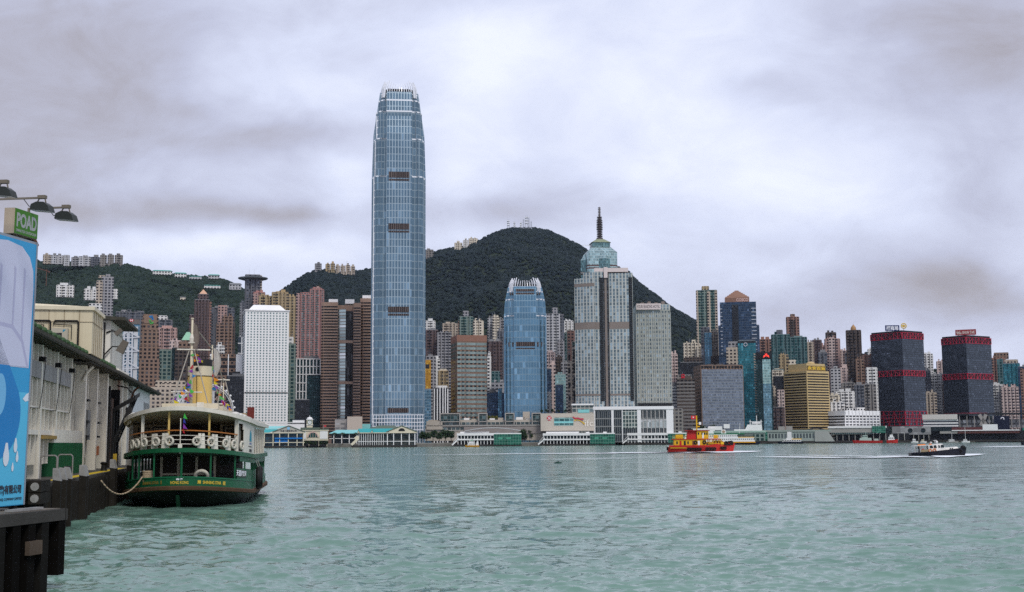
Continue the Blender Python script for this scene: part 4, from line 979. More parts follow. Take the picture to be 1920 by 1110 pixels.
mb = MB(); cx = 15 * s; mb.lathe([(2, z(527)), (9 * s, z(526)), (27.5 * s, z(521)), (28 * s, z(519)), (20 * s, z(518.4)), (8 * s, z(517)), (.1, z(517))], 28, (cx, 14, 0)); mb.build('roof_disc', mat('disc_grey', (.13, .15, .16), .5, metal=.2), T)
mast(T, cx - 7, 12, z(516), 14 * s, M_steel); mast(T, cx + 2, 12, z(516), 14 * s, M_steel)
B('salmon tower behind the sloping cap of the porthole tower', 474, 497, 548, 2230, 'salmon', nb=2, steps=((474, 484, 551, 'pink', -1),))
B('mustard tower left of the antenna-topped one', 484, 511, 555, 2200, 'tan', nb=3)
T, s, z, fp = B('mustard tower with rounded crown and antenna', 509, 541, 548, 2190, 'tan', nb=4); mast(T, 28 * s, 10, z(548), 14 * s, M_dark)
B('mustard tower right of the antenna-topped one', 539, 554, 556, 2195, 'tan', nb=2)
T, s, z, fp = B('salmon twin tower, lower one, with green balcony glass', 555, 583, 552, 2080, 'salmon', nb=4, np_=1, steps=((566, 580, 548.5, 'salmon', 2), (555, 562, 551, 'pink', -2)), group='salmon twin towers')
T, s, z, fp = B('salmon twin tower, taller one, with stepped peak', 580, 608, 543, 2085, 'salmon', nb=4, np_=1, steps=((584, 604, 540.5, 'salmon', 2), (592, 599, 537, 'pink', 3)), group='salmon twin towers')
B('green glass slab touching the right side of the porthole tower', 536, 554.5, 645, 1680, 'greenflat', name='office_block', cat='office building', style='plain', np_=0, steps=((541, 550, 632, 'white', 5),))
T, s, z, fp = B('black glass block partly wrapped in a white grid', 553, 604, 673, 1700, 'blackgreen', name='office_block', cat='office building', style='plain', np_=1)
wg = lambda x, y: ((x - 553) * s, -.8, z(y))
for x in (556, 562, 568, 574): mb = MB(); mb.bar(wg(x, 673), wg(x, 749), 1.6, 1.2); mb.build('white_frame', M_white, T)
for x in (580.5, 587, 593, 600): mb = MB(); mb.bar(wg(x, 673), wg(x, 702), 1.6, 1.2); mb.build('white_frame', M_white, T)
for y in (673, 687, 702): mb = MB(); mb.bar(wg(555, y), wg(602, y), 1.6, 1.2); mb.build('white_frame', M_white, T)
for y in (718, 734, 749): mb = MB(); mb.bar(wg(555, y), wg(575, y), 1.6, 1.2); mb.build('white_frame', M_white, T)
B('low black block in front of the grid-wrapped glass block', 553, 580, 750, 1640, 'black', name='office_block', cat='office building', style='plain', np_=0)
B('dark grey office block behind the observation wheel', 424, 457, 705, 1560, 'black', name='office_block', cat='office building', style='plain', np_=1, steps=((434, 456, 702, 'black', 2),))
B('pale civic block behind the ferry funnel, left part', 276, 345, 727, 1540, 'beige', name='office_block', cat='office building', style='plain', np_=1, steps=((290, 345, 714, 'beige', 8),))
B('pale grey car park block with dark openings behind the funnel', 325, 400, 733, 1500, 'lightgrey', name='car_park', cat='car park', style='plain', np_=0)
# ---- between the two curtain-wall towers
B('small white and green block right of the tallest tower, on the hillside', 797, 816.5, 602, 2350, 'white', np_=1)
B('purple grey flats touching the tallest tower', 797, 822, 619, 2150, 'plum', nb=3)
B('grey flats beside the purple grey ones', 819, 847, 624, 2120, 'grey', nb=4)
B('wide beige block with flat top above the grey flats', 829, 859, 607, 2300, 'beige', nb=4)
B('green glass flats with a square roof tower', 860, 888, 594, 2250, 'greenflat', nb=3, np_=0, steps=((868, 879, 583, 'grey', 4), (859, 864, 602, 'brown', 1)))
B('cream twin-bay flats right of the green glass ones', 887, 907, 602, 2250, 'cream', nb=2)
B('left grey tower of the close pair before the peak', 914, 927, 597, 2280, 'lightgrey', nb=2, group='narrow towers before the peak')
B('cream middle tower of the narrow group before the peak', 923.5, 936.5, 594.5, 2260, 'cream', nb=2, group='narrow towers before the peak')
B('grey tower half hidden by the azure glass tower', 935, 948, 600, 2270, 'grey', nb=2, group='narrow towers before the peak')
B('dark green block with white ledges below the narrow towers', 932, 948, 621, 2100, 'slate', nb=2)
B('plum coloured tower left of the azure glass tower', 914, 942, 640, 1960, 'plum', nb=3)
B('slim grey slab squeezed beside the tallest tower', 799, 817, 668, 1850, 'grey', style='plain', np_=1)
B('white slab with sloping top above the old beige block', 812, 825, 673, 1870, 'white', style='plain', np_=0, steps=((814, 822, 668, 'white', 2),))
T, s, z, fp = B('golden office block touching the tallest tower', 796, 808, 675, 1760, 'gold', name='office_block', cat='office building', style='plain', np_=0)
mb = MB(); mb.box(2 * s, 9 * s, -.4, 1, z(691), z(683)); mb.build('sign_panel', M_dark, T)
B('pale blue glass block below the golden one', 797, 808.5, 730, 1640, 'blueglass', name='office_block', cat='office building', style='plain', np_=0)
B('old beige block with stepped crown', 821, 841, 696, 1760, 'tan', name='office_block', cat='office building', np_=0, steps=((824, 838, 692.5, 'cream', 2),), nb=3)
T, s, z, fp = B('white-columned office block with dark glass bays', 812, 841, 728, 1650, 'black', name='office_block', cat='office building', style='plain', np_=0, steps=((820, 839, 724, 'white', 2),))
for i, x in enumerate((813.5, 819, 824, 829.5, 834, 838.5)):
    mb = MB(); mb.box((x - 812) * s, (x - 812 + 1.9) * s, -1, 1, 0, z(729 - (1 < i < 5) * 4)); mb.build('column', M_white, T)
T, s, z, fp = B('broad pinkish brown office block with many glass bands', 845, 913, 640, 1640, 'brown', rot=11, xc=857, name='office_tower', cat='office building', style='plain', np_=2)
M_bg = facade('pale_band_glass', (.2, .2, .2), (.25, .31, .28), 20, 2.4, .95, 1, metal=.75, grough=.16, lit=.08, wavy=.5, bright=1.4)
M_bb = mat('pink_granite', (.33, .20, .165), .6, var=.12, scale=.05, grime=.15)
T.children[0].data.materials[0] = M_bb
mb = MB(); mb.prism(rect(-.2, fp[1][0] + .2, -.2, fp[2][1]), z(640), z(628)); mb.build('top_storey', mat('brown_crown', (.24, .125, .09), .65, var=.1, scale=.05), T)
bands(T, fp, [0, 3], 4, z(640.5), 22, .56, M_bg)
B('navy glass block right of the broad banded office block', 913, 936, 736, 1700, 'navy', name='office_block', cat='office building', style='plain', np_=1)
B('pale blue glass slab right of the navy block', 934, 941, 729, 1680, 'blueglass', name='office_block', cat='office building', style='plain', np_=0, steps=((939, 949, 738, 'navy', 1),))
B('grey block with a terrace roof above the navy glass block', 921, 948, 718, 1790, 'lightgrey', name='office_block', cat='office building', style='plain', np_=2)
B('building under green scaffold netting', 921, 938, 697, 1850, 'teal', name='netted_building', cat='building site', style='plain', np_=0)
B('white slim tower with a spire like top beside the plum tower', 913.5, 921, 668, 1880, 'white', np_=0, nb=2, steps=((915, 920, 660, 'white', 2),))
# ---- right of the azure tower
B('tall grey white flats with deep ledges right of the azure tower', 1022, 1052, 589, 2150, 'lightgrey', nb=3, np_=0, steps=((1035.5, 1046, 577, 'grey', 5), (1046, 1058, 590, 'slate', 1)))
B('white flats behind the tall grey white ones', 1056, 1075.5, 602, 2220, 'white', nb=3)
B('green block with orange cornice beside the clock topped tower', 1058, 1081, 624, 1980, 'greenflat', nb=3, np_=1, steps=((1064, 1081, 621, 'redbrown', -1),))
B('grey lower block left of the green block with orange cornice', 1045, 1060, 640, 2050, 'grey', nb=2)
T, s, z, fp = B('slim beige tower with a round clock like top and lower wing', 1072, 1081, 641, 1640, 'beige', name='office_tower', cat='office building', style='plain', np_=0, steps=((1063.5, 1073, 678, 'beige', 0),))
mb = MB(); mb.torus((4.5 * s, -.3, z(645)), 2.6 * s, .5, (0, 1, 0), 16, 6); mb.lathe([(.01, -.3), (2.2 * s, -.25), (2.4 * s, .3)], 14, (4.5 * s, -.2, z(645)), 'Y'); mb.build('clock', mat('dull_green', (.06, .11, .09), .6), T)
for py in (664, 690, 716, 742):
    mb = MB(); mb.box(2.5 * s, 7 * s, -.3, .3, z(py + 10), z(py - 9)); mb.build('window', M_gap, T)
    mb = MB(); mb.box(-6.6 * s, -3 * s, -.3, .3, z(py + 9), z(py + 1)); mb.build('window', M_gap, T)
B('pinkish block with red roof sign frame behind the clock topped tower', 1024, 1042, 661, 1960, 'palepink', np_=1, nb=3)
B('mustard and brown block behind the mint glass block', 1042, 1055, 670, 1900, 'darkbrown', np_=1, nb=2)
B('rosy slim tower touching the azure glass tower', 1030, 1041.5, 683, 1800, 'palepink', style='plain', np_=1)
B('navy slab touching the azure glass tower', 1023, 1034, 692, 1780, 'navy', style='plain', name='office_block', cat='office building', np_=0)
B('mint topped glass block with a navy lower part', 1041, 1061, 702, 1720, 'mint', name='office_block', cat='office building', style='plain', np_=1, steps=((1041.5, 1056, 722, 'navy', -1),))
B('low white block at the foot of the azure tower', 1024, 1034, 736, 1690, 'white', name='office_block', cat='office building', style='plain', np_=0)
B('grey flats just left of the beige clock topped tower', 1052, 1066, 680, 1880, 'grey', nb=2)
# ---- right of the hotel
B('pink flats at the right edge of the hotel slab', 1256, 1271, 664, 2000, 'palepink', nb=2)
B('tall beige and glass residential tower above the villas', 1305, 1345, 545, 2150, 'greenflat', nb=4, np_=0, steps=((1316, 1330, 537, 'tan', 5), (1305, 1309, 546, 'beige', -1), (1326, 1332, 548, 'beige', -1.4), (1340, 1345, 546, 'beige', -1)))
B('dark curved glass block below the tall beige tower', 1314, 1331, 614, 2000, 'slate', name='office_block', cat='office building', style='plain', np_=0, steps=((1321, 1334, 624, 'blueglass', -2),))
B('beige slim block right below the tall residential tower', 1334, 1346.5, 622, 2020, 'beige', nb=2)
B('left white balconied block on the slope by the hotel', 1281, 1309, 644, 2080, 'cream', nb=4, np_=2, group='white balconied blocks')
B('right white balconied block on the slope by the hotel', 1306, 1333, 650, 2060, 'cream', nb=4, np_=2, group='white balconied blocks')
B('dark terrace block below the balconied ones', 1275, 1318, 680, 1950, 'black', name='office_block', cat='office building', style='plain', np_=1, steps=((1283, 1317, 671, 'darkbrown', 3),))
B('brown slab behind the mirrored office block', 1333, 1352, 668, 1980, 'darkbrown', np_=0, nb=2)
T, s, z, fp = B('dark blue stepped tower with a gold pyramid top', 1350, 1417, 567, 1950, 'navy', name='office_tower', cat='office building', style='plain', np_=0, steps=((1346, 1356, 611, 'navy', 1), (1412, 1422, 611, 'navy', 1)), para=0, d=60)
pw = lambda x: (x - 1350) * s
M_gp = mat('rose_gold_cladding', (.22, .125, .09), .45, metal=.35, var=.1, scale=.1)
mb = MB(); mb.prism(rect(pw(1359.5), pw(1405), 4, 44), z(567), z(558)); bs = mb.build('crown_base', M_gp, T)
mb = MB()
for k_ in range(6):
    u = k_ / 6; a_, b_ = pw(1360) + (pw(1381) - pw(1360)) * u, pw(1405) - (pw(1405) - pw(1383)) * u; y0, y1 = 4 + 18 * u, 44 - 18 * u
    mb.prism(rect(a_, b_, y0, y1), z(558.2 - 16 * u), z(558.2 - 16 * (k_ + .8) / 6), poly2=rect(a_ + 1.0, b_ - 1.0, y0 + .8, y1 - .8))
mb.build('pyramid_roof', M_gp, T)
text_mb('COSCO', 3, Matrix.Translation((pw(1392), 3.9, z(562.5))) @ FR, .1, bold=.05, fit=(22 * s, 6 * s)).build('lettering', mat('rose_lettering', (.62, .42, .38), .5, var=0), bs)
for k_ in range(13):
    mb = MB(); zz_ = z(580 + k_ * 7); mb.box(0 + (k_ % 2), 4 * s, -.5, 1, zz_, zz_ + 1.1); mb.build('light_ledge', M_steel, T)
    mb = MB(); mb.box(fp[1][0] - 9 * s, fp[1][0], -.5, 1, zz_, zz_ + 1.1); mb.build('light_ledge', M_steel, T)
mb = MB(); mb.box(pw(1372), pw(1384), -.9, 1, z(640), z(572)); mb.build('glass_fold', FA['black'], T)
T, s, z, fp = B('teal glass tower with a rounded corner and ring emblem', 1384, 1417, 639, 1870, 'tealglass', name='office_tower', cat='office building', style='plain', np_=0, steps=((1362, 1385, 652, 'beige', 1), (1366, 1388, 640, 'grey', 8)))
mb = MB(); mb.torus((14 * s, -1.2, z(646.5)), 3.0 * s, .8, (0, 1, 0), 18, 6); mb.build('ring_emblem', M_steel, T)
mb = MB(); mb.box(0, fp[1][0], -.8, .5, z(643), z(639.5)); mb.build('parapet', M_dark, T)
bands(T, rect(fp[1][0] - 4.5 * s, fp[1][0] + .6, -.4, 10), [0], 0, z(662), 34, .5, FA['beige'], 'ledge', .2, 0)
T, s, z, fp = B('dark green slab tower with mint glass front and a red winged emblem', 1418, 1447, 673, 1830, 'blackgreen', name='office_tower', cat='office building', style='plain', np_=0, para=0)
mb = MB(); mb.box(11.5 * s, 26.5 * s, -1.4, .5, 0, z(674)); mb.build('glass_front', FA['seablue'], T)
mb = MB(); mb.box(11.5 * s, 26.5 * s, -1.55, -1.38, z(720), z(674.5)); mb.build('glass_front', FA['mint'], T)
mb = MB(); mb.box(-.5, 28.5 * s, -2, 20, z(673), z(661)); hd = mb.build('head_block', mat('black_panel', (.012, .012, .014), .5), T)
em = MB(); ec = (19 * s, -2.1, z(667)); es = s * 5.2
pt = lambda x, y: (ec[0] + x * es, ec[1], ec[2] + y * es)
em.add([pt(-1.1, -.8), pt(-.2, -.25), pt(-.5, .2), pt(-.9, .0)], [(0, 1, 2, 3)]); em.add([pt(1.1, -.8), pt(.2, -.25), pt(.5, .2), pt(.9, .0)], [(3, 2, 1, 0)])
em.add([pt(0, -.55), pt(.22, .3), pt(0, 1.0), pt(-.22, .3)], [(0, 1, 2, 3)]); em.add([pt(-.3, .0), pt(-.45, .75), pt(-.15, .35)], [(0, 1, 2)]); em.add([pt(.3, .0), pt(.45, .75), pt(.15, .35)], [(2, 1, 0)])
em.build('emblem', emat('lit_red', (.9, .05, .03), .8), hd)
T, s, z, fp = B('broad mirrored office block framed in brown stone', 1300, 1393, 685, 1760, 'brown', rot=14, xc=1314, name='office_block', cat='office building', style='plain', np_=0, d=40)
T.children[0].data.materials[0] = mat('umber_stone', (.115, .095, .085), .7, var=.12, scale=.06)
mb = MB(); mb.box(1.5 * s, fp[1][0] - 1.0 * s, -.35, .5, 2, z(692.5)); mb.build('mirror_wall', FA['silver'], T)
for i in range(14):
    mb = MB(); x = fp[1][0] * (i + .15) / 14; mb.box(x, x + fp[1][0] * .04, -.3, .3, z(691), z(686)); mb.build('vent_slot', M_gap, T)
plant(T, rect(4, fp[1][0] - 4, 4, 20), z(685), MATS['umber_stone'], 77, 3, 2, 3)
T, s, z, fp = B('dark brown banded office block with a red roof sign', 1269, 1303, 712, 1740, 'darkbrown', name='office_block', cat='office building', style='plain', np_=1, steps=((1270, 1298, 703, 'oldgrey', 8),))
bands(T, fp, [0], 3, z(714), 17, .5, mat('grey_spandrel', (.17, .16, .155), .7), 'spandrel')
mb = MB(); mb.torus((12 * s, 2, z(704.5)), 2.4 * s, .8, (0, 1, 0), 14, 6); mb.bar((8.5 * s, 2, z(708)), (15.5 * s, 2, z(708)), 1.6); mb.build('roof_sign', MATS['signal_red'], T)
B('white striped office block in the gap beside the hotel', 1255, 1279, 725, 1760, 'stripe', name='office_block', cat='office building', style='plain', np_=1)
B('grey glass gridded block at the foot of the hotel', 1259, 1281, 767, 1640, 'oldgrey', name='office_block', cat='office building', style='plain', np_=0)
# ---- right third
B('brown flats behind the red-emblem tower', 1422, 1447, 637, 2250, 'redbrown', nb=3)
B('left half of the teal balconied twin flats', 1446, 1481, 628, 2150, 'teal', nb=4, np_=1, steps=((1456, 1468, 619, 'slate', 6),), group='teal twin flats')
B('right half of the teal balconied twin flats', 1480, 1513, 633, 2145, 'teal', nb=4, np_=1, group='teal twin flats')
T, s, z, fp = B('tall brown tower rising behind the teal twin flats', 1474, 1498.5, 595, 2300, 'redbrown', nb=3, np_=0, steps=((1482, 1491, 589.5, 'brown', 3), (1482.5, 1490, 600, 'darkbrown', -1)))
B('grey beige slab right of the teal twins', 1512, 1526, 642, 2200, 'beige', nb=2)
B('purplish brown tower next to the grey beige slab', 1523, 1541, 638, 2230, 'plum', nb=2)
B('plum block filling the gap before the pink tower', 1538, 1551, 648, 2300, 'pink', nb=2)
B('grey blue glass tower before the pink one', 1534, 1551, 661, 2050, 'slate', nb=2, np_=1)
B('dark tower standing behind the pink one', 1548, 1568, 624, 2320, 'darkbrown', nb=2)
B('pink tower with a pale central bay', 1546, 1575, 636, 2180, 'pink', nb=3, steps=((1554, 1565, 634, 'palepink', -1),))
B('slim rose tower right of the pink one', 1574, 1590, 658, 2200, 'palepink', nb=2, steps=((1584, 1590, 662, 'slate', -1),))
T, s, z, fp = B('very tall dark brown tower with a small gold dome', 1586, 1614.5, 620, 2120, 'darkbrown', nb=4, np_=0)
mb = MB(); mb.lathe([(5.2 * s, z(620)), (5.2 * s, z(617)), (4.6 * s, z(613.5)), (2.6 * s, z(610.5)), (.6 * s, z(608.5)), (.05, z(606))], 14, (14.5 * s, 10, 0)); mb.build('dome', mat('dull_gold', (.34, .20, .09), .5, metal=.3), T)
B('brown flats right of the gold domed tower', 1604, 1620, 674, 2060, 'brown', nb=2)
B('orange brown flats beside the left red trussed tower', 1616, 1640, 667, 2080, 'redbrown', nb=3)
B('white tower peeping beside the top of the left red trussed tower', 1627, 1640, 655, 2500, 'white', nb=2, np_=1)
B('white flats with gabled roof beside the left red trussed tower', 1624, 1645, 690, 1990, 'white', nb=2, np_=0)
B('mustard corner block above the gold office block', 1460, 1479, 666, 2000, 'tan', nb=2, np_=1, steps=((1472, 1492, 676, 'cream', 2),))
B('grey green block left of the gold office block', 1445, 1470, 695, 1960, 'cream', nb=3, np_=1, steps=((1452, 1470, 693, 'teal', 3),))
B('black slab left of the gold office block', 1450, 1473, 706, 1930, 'black', name='office_block', cat='office building', style='plain', np_=0)
B('beige strip block right of the red-emblem tower', 1443, 1455, 725, 1900, 'beige', nb=2, np_=1)
B('brown low flats left of the gold office block', 1446, 1471, 764, 1860, 'plum', nb=3, np_=0)
B('rose slab left of the gold office block', 1457, 1471, 732, 1880, 'palepink', nb=2, np_=0)
T, s, z, fp = B('gold banded office block with rooftop characters', 1470, 1554, 695, 1880, 'tan', rot=44, xc=1513, name='office_tower', cat='office building', style='plain', np_=0, para=0)
M_wo = mat('gold_tile', (.50, .37, .18), .55, var=.1, scale=.05, grime=.12); T.children[0].data.materials[0] = M_wo
bands(T, fp, [0, 3], 6, z(698), 24, .5, M_exg, inset=1.3)
mb = MB(); W_, D_ = fp[1][0], fp[2][1]; mb.prism(rect(4, W_ - 4, 4, D_ - 6), z(695), z(681)); mb.build('roof_storey', M_wo, T)
mb = MB(); mb.lathe([(6, z(683)), (6, z(679)), (3, z(677)), (.1, z(676.5))], 14, (W_ * .45, 12, 0)); mb.build('roof_drum', M_wo, T)
mb = MB(); mb.box(4.5, W_ - 3, 2.6, 4.2, z(694), z(685)); sb = mb.build('sign_board', mat('bronze_board', (.16, .11, .05), .6), T)
text_mb('永安百貨', 3, Matrix.Translation((W_ * .5, 2.55, z(689.5))) @ FR, .1, bold=.06, fit=((W_ - 9), 7 * s)).build('lettering', mat('yellow_lettering', (.72, .47, .04), .4, var=0), sb)
B('old grey walk-ups right of the gold office block', 1553, 1575, 742, 1960, 'cream', nb=4, np_=2, name='apartment_block', cat='apartment block')
B('pale walk-ups with yellow bays right of the gold block', 1557, 1584, 755, 1930, 'white', nb=4, np_=2, name='apartment_block', cat='apartment block')
B('grey slab with blank wall above the walk-ups', 1558, 1576, 692, 2080, 'lightgrey', style='plain', np_=1)
B('pink and red striped block above the walk-ups', 1575, 1590, 690, 2090, 'palepink', nb=2, np_=1)
B('old grey cluster of flats left of the red trussed towers', 1578, 1604, 719, 2020, 'oldgrey', nb=4, np_=3, name='apartment_block', cat='apartment block')
B('white stepped walk-up in front of the old grey cluster', 1566, 1602, 735, 1975, 'white', nb=4, np_=2, name='apartment_block', cat='apartment block')
B('dark framed block beside the left red trussed tower', 1602, 1620, 722, 1970, 'slate', nb=3, np_=1, name='apartment_block', cat='apartment block')
B('weathered grey block touching the left red trussed tower', 1618, 1642, 721, 1985, 'oldgrey', nb=3, np_=2, name='apartment_block', cat='apartment block')
B('bluish block between the red trussed towers, lower', 1729, 1745, 696, 2180, 'slate', nb=2)
B('tall white tower between the red trussed towers', 1729, 1749, 664, 2350, 'white', nb=3)
B('white flats with slate bays between the red trussed towers', 1742, 1773, 702, 2200, 'white', nb=4, steps=((1766, 1775, 722, 'brown', -1),))
B('beige flats low between the red trussed towers', 1734, 1756, 737, 2150, 'beige', nb=3, name='apartment_block', cat='apartment block')
B('small pink block on the slope left of the right red trussed tower', 1756, 1771, 678, 2420, 'palepink', nb=2)
B('brown and dark green flats right of the right red trussed tower', 1856, 1885, 672, 2300, 'redbrown', nb=3, steps=((1864, 1890, 662, 'brown', 5), (1869, 1880, 674, 'teal', -1)))
T, s, z, fp = B('bright blue and teal flats near the right edge', 1881, 1911, 682, 2200, 'tealglass', nb=4, np_=1, steps=((1884, 1908, 675, 'beige', 5),))
B('blue slab at the right edge of the view', 1909, 1932, 688, 2150, 'navy', nb=3, np_=1, steps=((1913, 1932, 692, 'redbrown', -1),))
B('white flats with rounded corner right of the red trussed tower', 1858, 1881, 722, 2180, 'white', nb=3, name='apartment_block', cat='apartment block')
B('pink and white flats near the right edge', 1877, 1909, 727, 2160, 'palepink', nb=5, name='apartment_block', cat='apartment block')
B('brown slab behind the pink and white flats', 1898, 1920, 716, 2230, 'brown', nb=3, name='apartment_block', cat='apartment block')
T, s, z, fp = B('white hotel podium block with deep balconies', 1536, 1648, 778, 1870, 'stripe', rot=42, xc=1585, name='office_block', cat='office building', style='plain', np_=0, para=.5)
mb = MB(); mb.prism(rect(-1, fp[1][0] + 1, -1, fp[2][1] + 1), z(779), z(770)); mb.build('parapet', M_white, T)
for i in range(11):
    mb = MB(); x = fp[1][0] * i / 10; mb.box(x - .6, x + .6, -1.0, .3, 0, z(770.2)); mb.build('pier_rib', M_white, T)
plant(T, rect(10, fp[1][0] - 10, 10, 40), z(770), FA['white'], 9, 2, 4, 6)

# ================================================================ WATERFRONT
M_dk = mat('pier_piles', (0.035, 0.033, 0.03), .9, var=.3, scale=.3)
M_cream = mat('cream_plaster', (.60, .55, .42), .7, var=.1, scale=.1, grime=.15)
M_wp = mat('pier_white', (.70, .70, .69), .6, var=.08, scale=.1, grime=.18)
M_teal = mat('teal_metal_roof', (.025, .30, .31), .5, var=.12, scale=.1, bump=.2, bscale=.5)
M_tealp = mat('pale_teal_roof', (.20, .50, .50), .5, var=.1, scale=.1)
M_oliv = mat('olive_roof', (.10, .13, .10), .7, var=.15, scale=.1)
M_dglass = mat('dark_glass', (.015, .025, .028), .12, metal=.35, var=.3, scale=.2)
M_gglass = facade('green_terminal_glass', (.10, .22, .17), (.015, .115, .075), 3.2, 3.0, .88, .84, metal=.45, lit=.05)
M_blue = mat('blue_awning', (.01, .14, .42), .6, var=.08)
class Loc:
    """Local frame of a waterfront building: X(px), Z(py) give metres in its own front plane."""
    def __init__(s, name, label, cat, px, Y, rot=0, group=None, py=800):
        s.px, s.Y, s.s = px, Y, Y / F; s.M, _ = frame(px, py, Y, rot); s.T = thing(name, label, cat, M=s.M, group=group)
    def X(s, px): return (px - s.px) * s.s
    def Z(s, py): return zat(s.px, py, s.Y) - GZ
    def bx(s, name, m, x0, x1, y0, y1, ya, yb, parent=None):
        mb = MB(); mb.box(s.X(x0), s.X(x1), ya, yb, s.Z(y1), s.Z(y0)); return mb.build(name, m, parent or s.T)
def columns(L, xs, y0, y1, w, m=None, dep=0.0, name='column'):
    for x in xs: L.bx(name, m or M_wp, x - w / 2, x + w / 2, y0, y1, dep, dep + w * L.s)
def gable(L, x0, x1, yb, ya, m, dep, length, name='gable_roof', mr=None):
    xa = (x0 + x1) / 2; mb = MB(); p = [(L.X(x0), L.Z(yb)), (L.X(x1), L.Z(yb)), (L.X(xa), L.Z(ya))]
    vs = [(x, dep, z) for x, z in p] + [(x, dep + length, z) for x, z in p]
    mb.add(vs, [(0, 1, 2), (5, 4, 3)]); o = mb.build('pediment', m, L.T)
    r = MB(); e = .5
    for a, b in ((0, 2), (2, 1)):
        (xa_, za), (xb_, zb) = p[a], p[b]; r.hexa([(xa_, dep - e, za), (xb_, dep - e, zb), (xb_, dep + length, zb), (xa_, dep + length, za), (xa_, dep - e, za + .9), (xb_, dep - e, zb + .9), (xb_, dep + length, zb + .9), (xa_, dep + length, za + .9)])
    r.build(name, mr or M_oliv, L.T); return o
# ---- ferry pier with a grey pediment
L = Loc('ferry_pier', 'pier building with grey lettered pediment and blue awnings', 'pier building', 541, 1285)
L.bx('deck', M_dk, 470, 573, 836, 842, -1, 45); L.bx('hall', facade('pier_hall_dark', (.05, .055, .06), (.02, .05, .07), 4, 3, .8, .7, lit=.15), 472, 569, 812, 836, 2, 40)
L.bx('floor_beam', M_cream, 472, 571, 829, 830.2, -.4, .6); L.bx('eave', M_cream, 470, 573, 811, 812.4, -1, 2)
columns(L, (478, 486, 497, 513, 525, 541, 557, 568.5), 812, 836, 1.5, M_cream, -.4)
L.bx('awning', M_blue, 516, 567, 820.5, 823, -1.2, 1.5); L.bx('blue_hoarding', M_blue, 516, 540, 823, 829, .5, 1.6); L.bx('blue_hoarding', M_blue, 474, 496, 821, 829, .5, 1.6)
pd = gable(L, 511, 572, 811, 799, mat('grey_pediment', (.36, .34, .30), .7, var=.08), -.5, 30, mr=M_oliv)
text_mb('天星小輪有限公司', 3, Matrix.Translation((0, -.6, L.Z(808))) @ FR, .05, bold=.04, fit=(30 * L.s, 3.3 * L.s)).build('lettering', M_ink, pd)
mb = MB(); mb.lathe([(.01, -.25), (2.6 * L.s, -.2), (2.8 * L.s, .1)], 16, (0, -.7, L.Z(803.3)), 'Y'); mb.build('emblem', mat('emblem_sky', (.2, .42, .62), .5, var=.2, scale=1), pd)
mb = MB(); a = [L.X(466), L.X(511)]
mb.hexa([(a[0], -.5, L.Z(811)), (a[1] - 3, -.5, L.Z(811)), (a[1] + 6, 10, L.Z(805)), (a[0], 10, L.Z(805)), (a[0], -.5, L.Z(810.3)), (a[1] - 3, -.5, L.Z(810.3)), (a[1] + 6, 10, L.Z(804.4)), (a[0], 10, L.Z(804.4))]); mb.build('teal_roof', M_teal, L.T)
mb = MB(); mb.hexa([(a[0], 12, L.Z(804)), (a[1] + 4, 12, L.Z(804)), (a[1] + 14, 22, L.Z(799)), (a[0], 22, L.Z(799)), (a[0], 12, L.Z(803.4)), (a[1] + 4, 12, L.Z(803.4)), (a[1] + 14, 22, L.Z(798.4)), (a[0], 22, L.Z(798.4))]); mb.build('teal_roof', M_tealp, L.T)
L = Loc('low_annex', 'long white stepped annex at the foot of the porthole tower', 'low building', 520, 1400)
L.bx('wall', M_wp, 470, 570, 795, 830, 0, 18); L.bx('upper_storey', FA['stripe'], 548, 570, 786.5, 795, 2, 14); L.bx('roof', M_wp, 470, 570, 792, 793.2, -1, 18)
# ---- clock tower pier hall
L = Loc('clock_pier', 'cream pier hall with arched window and domed clock tower', 'pier building', 590, 1335)
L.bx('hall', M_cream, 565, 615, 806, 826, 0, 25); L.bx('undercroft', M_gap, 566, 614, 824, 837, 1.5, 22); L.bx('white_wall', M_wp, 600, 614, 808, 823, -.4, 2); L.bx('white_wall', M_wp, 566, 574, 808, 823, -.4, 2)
columns(L, (567, 580, 598, 613), 823, 837, 1.2, M_cream, .2)
mb = MB(); c = (L.X(587), L.Z(820)); r0 = 9.5 * L.s
arc = [(c[0] + r0 * math.cos(t), c[1] + r0 * 1.05 * math.sin(t)) for t in [math.pi * i / 14 for i in range(15)]]
mb.add([(x, -.35, z) for x, z in arc], [tuple(range(15))]); mb.build('arched_window', mat('green_arch_glass', (.02, .07, .06), .15, metal=.4), L.T)
mb = MB()
for p, q in zip(arc[:-1], arc[1:]): mb.bar((p[0], -.4, p[1]), (q[0], -.4, q[1]), 1.0, 1.3)
for u in (-.5, 0, .5): mb.bar((c[0] + u * r0, -.45, c[1]), (c[0] + u * r0, -.45, c[1] + r0 * (.85 if u else 1)), .3)
mb.build('arch_frame', mat('rosy_stone', (.55, .40, .34), .7), L.T)
L.bx('roof', M_oliv, 564, 600, 801.5, 806, -.6, 24); L.bx('roof', M_oliv, 598, 616, 804, 807, -.6, 24); L.bx('cornice', M_cream, 564, 616, 806.4, 808, -.8, 1)
mb = MB(); x0, x1 = L.X(575.2), L.X(586.2); mb.prism(rect(x0, x1, 3, 3 + x1 - x0), L.Z(806), L.Z(787)); tw = mb.build('clock_tower', M_cream, L.T)
mb = MB(); mb.prism(rect(x0 - .6, x1 + .6, 2.4, 3.6 + x1 - x0), L.Z(787), L.Z(785.8)); mb.prism(rect(x0 - .6, x1 + .6, 2.4, 3.6 + x1 - x0), L.Z(797), L.Z(796)); mb.build('cornice', M_wp, tw)
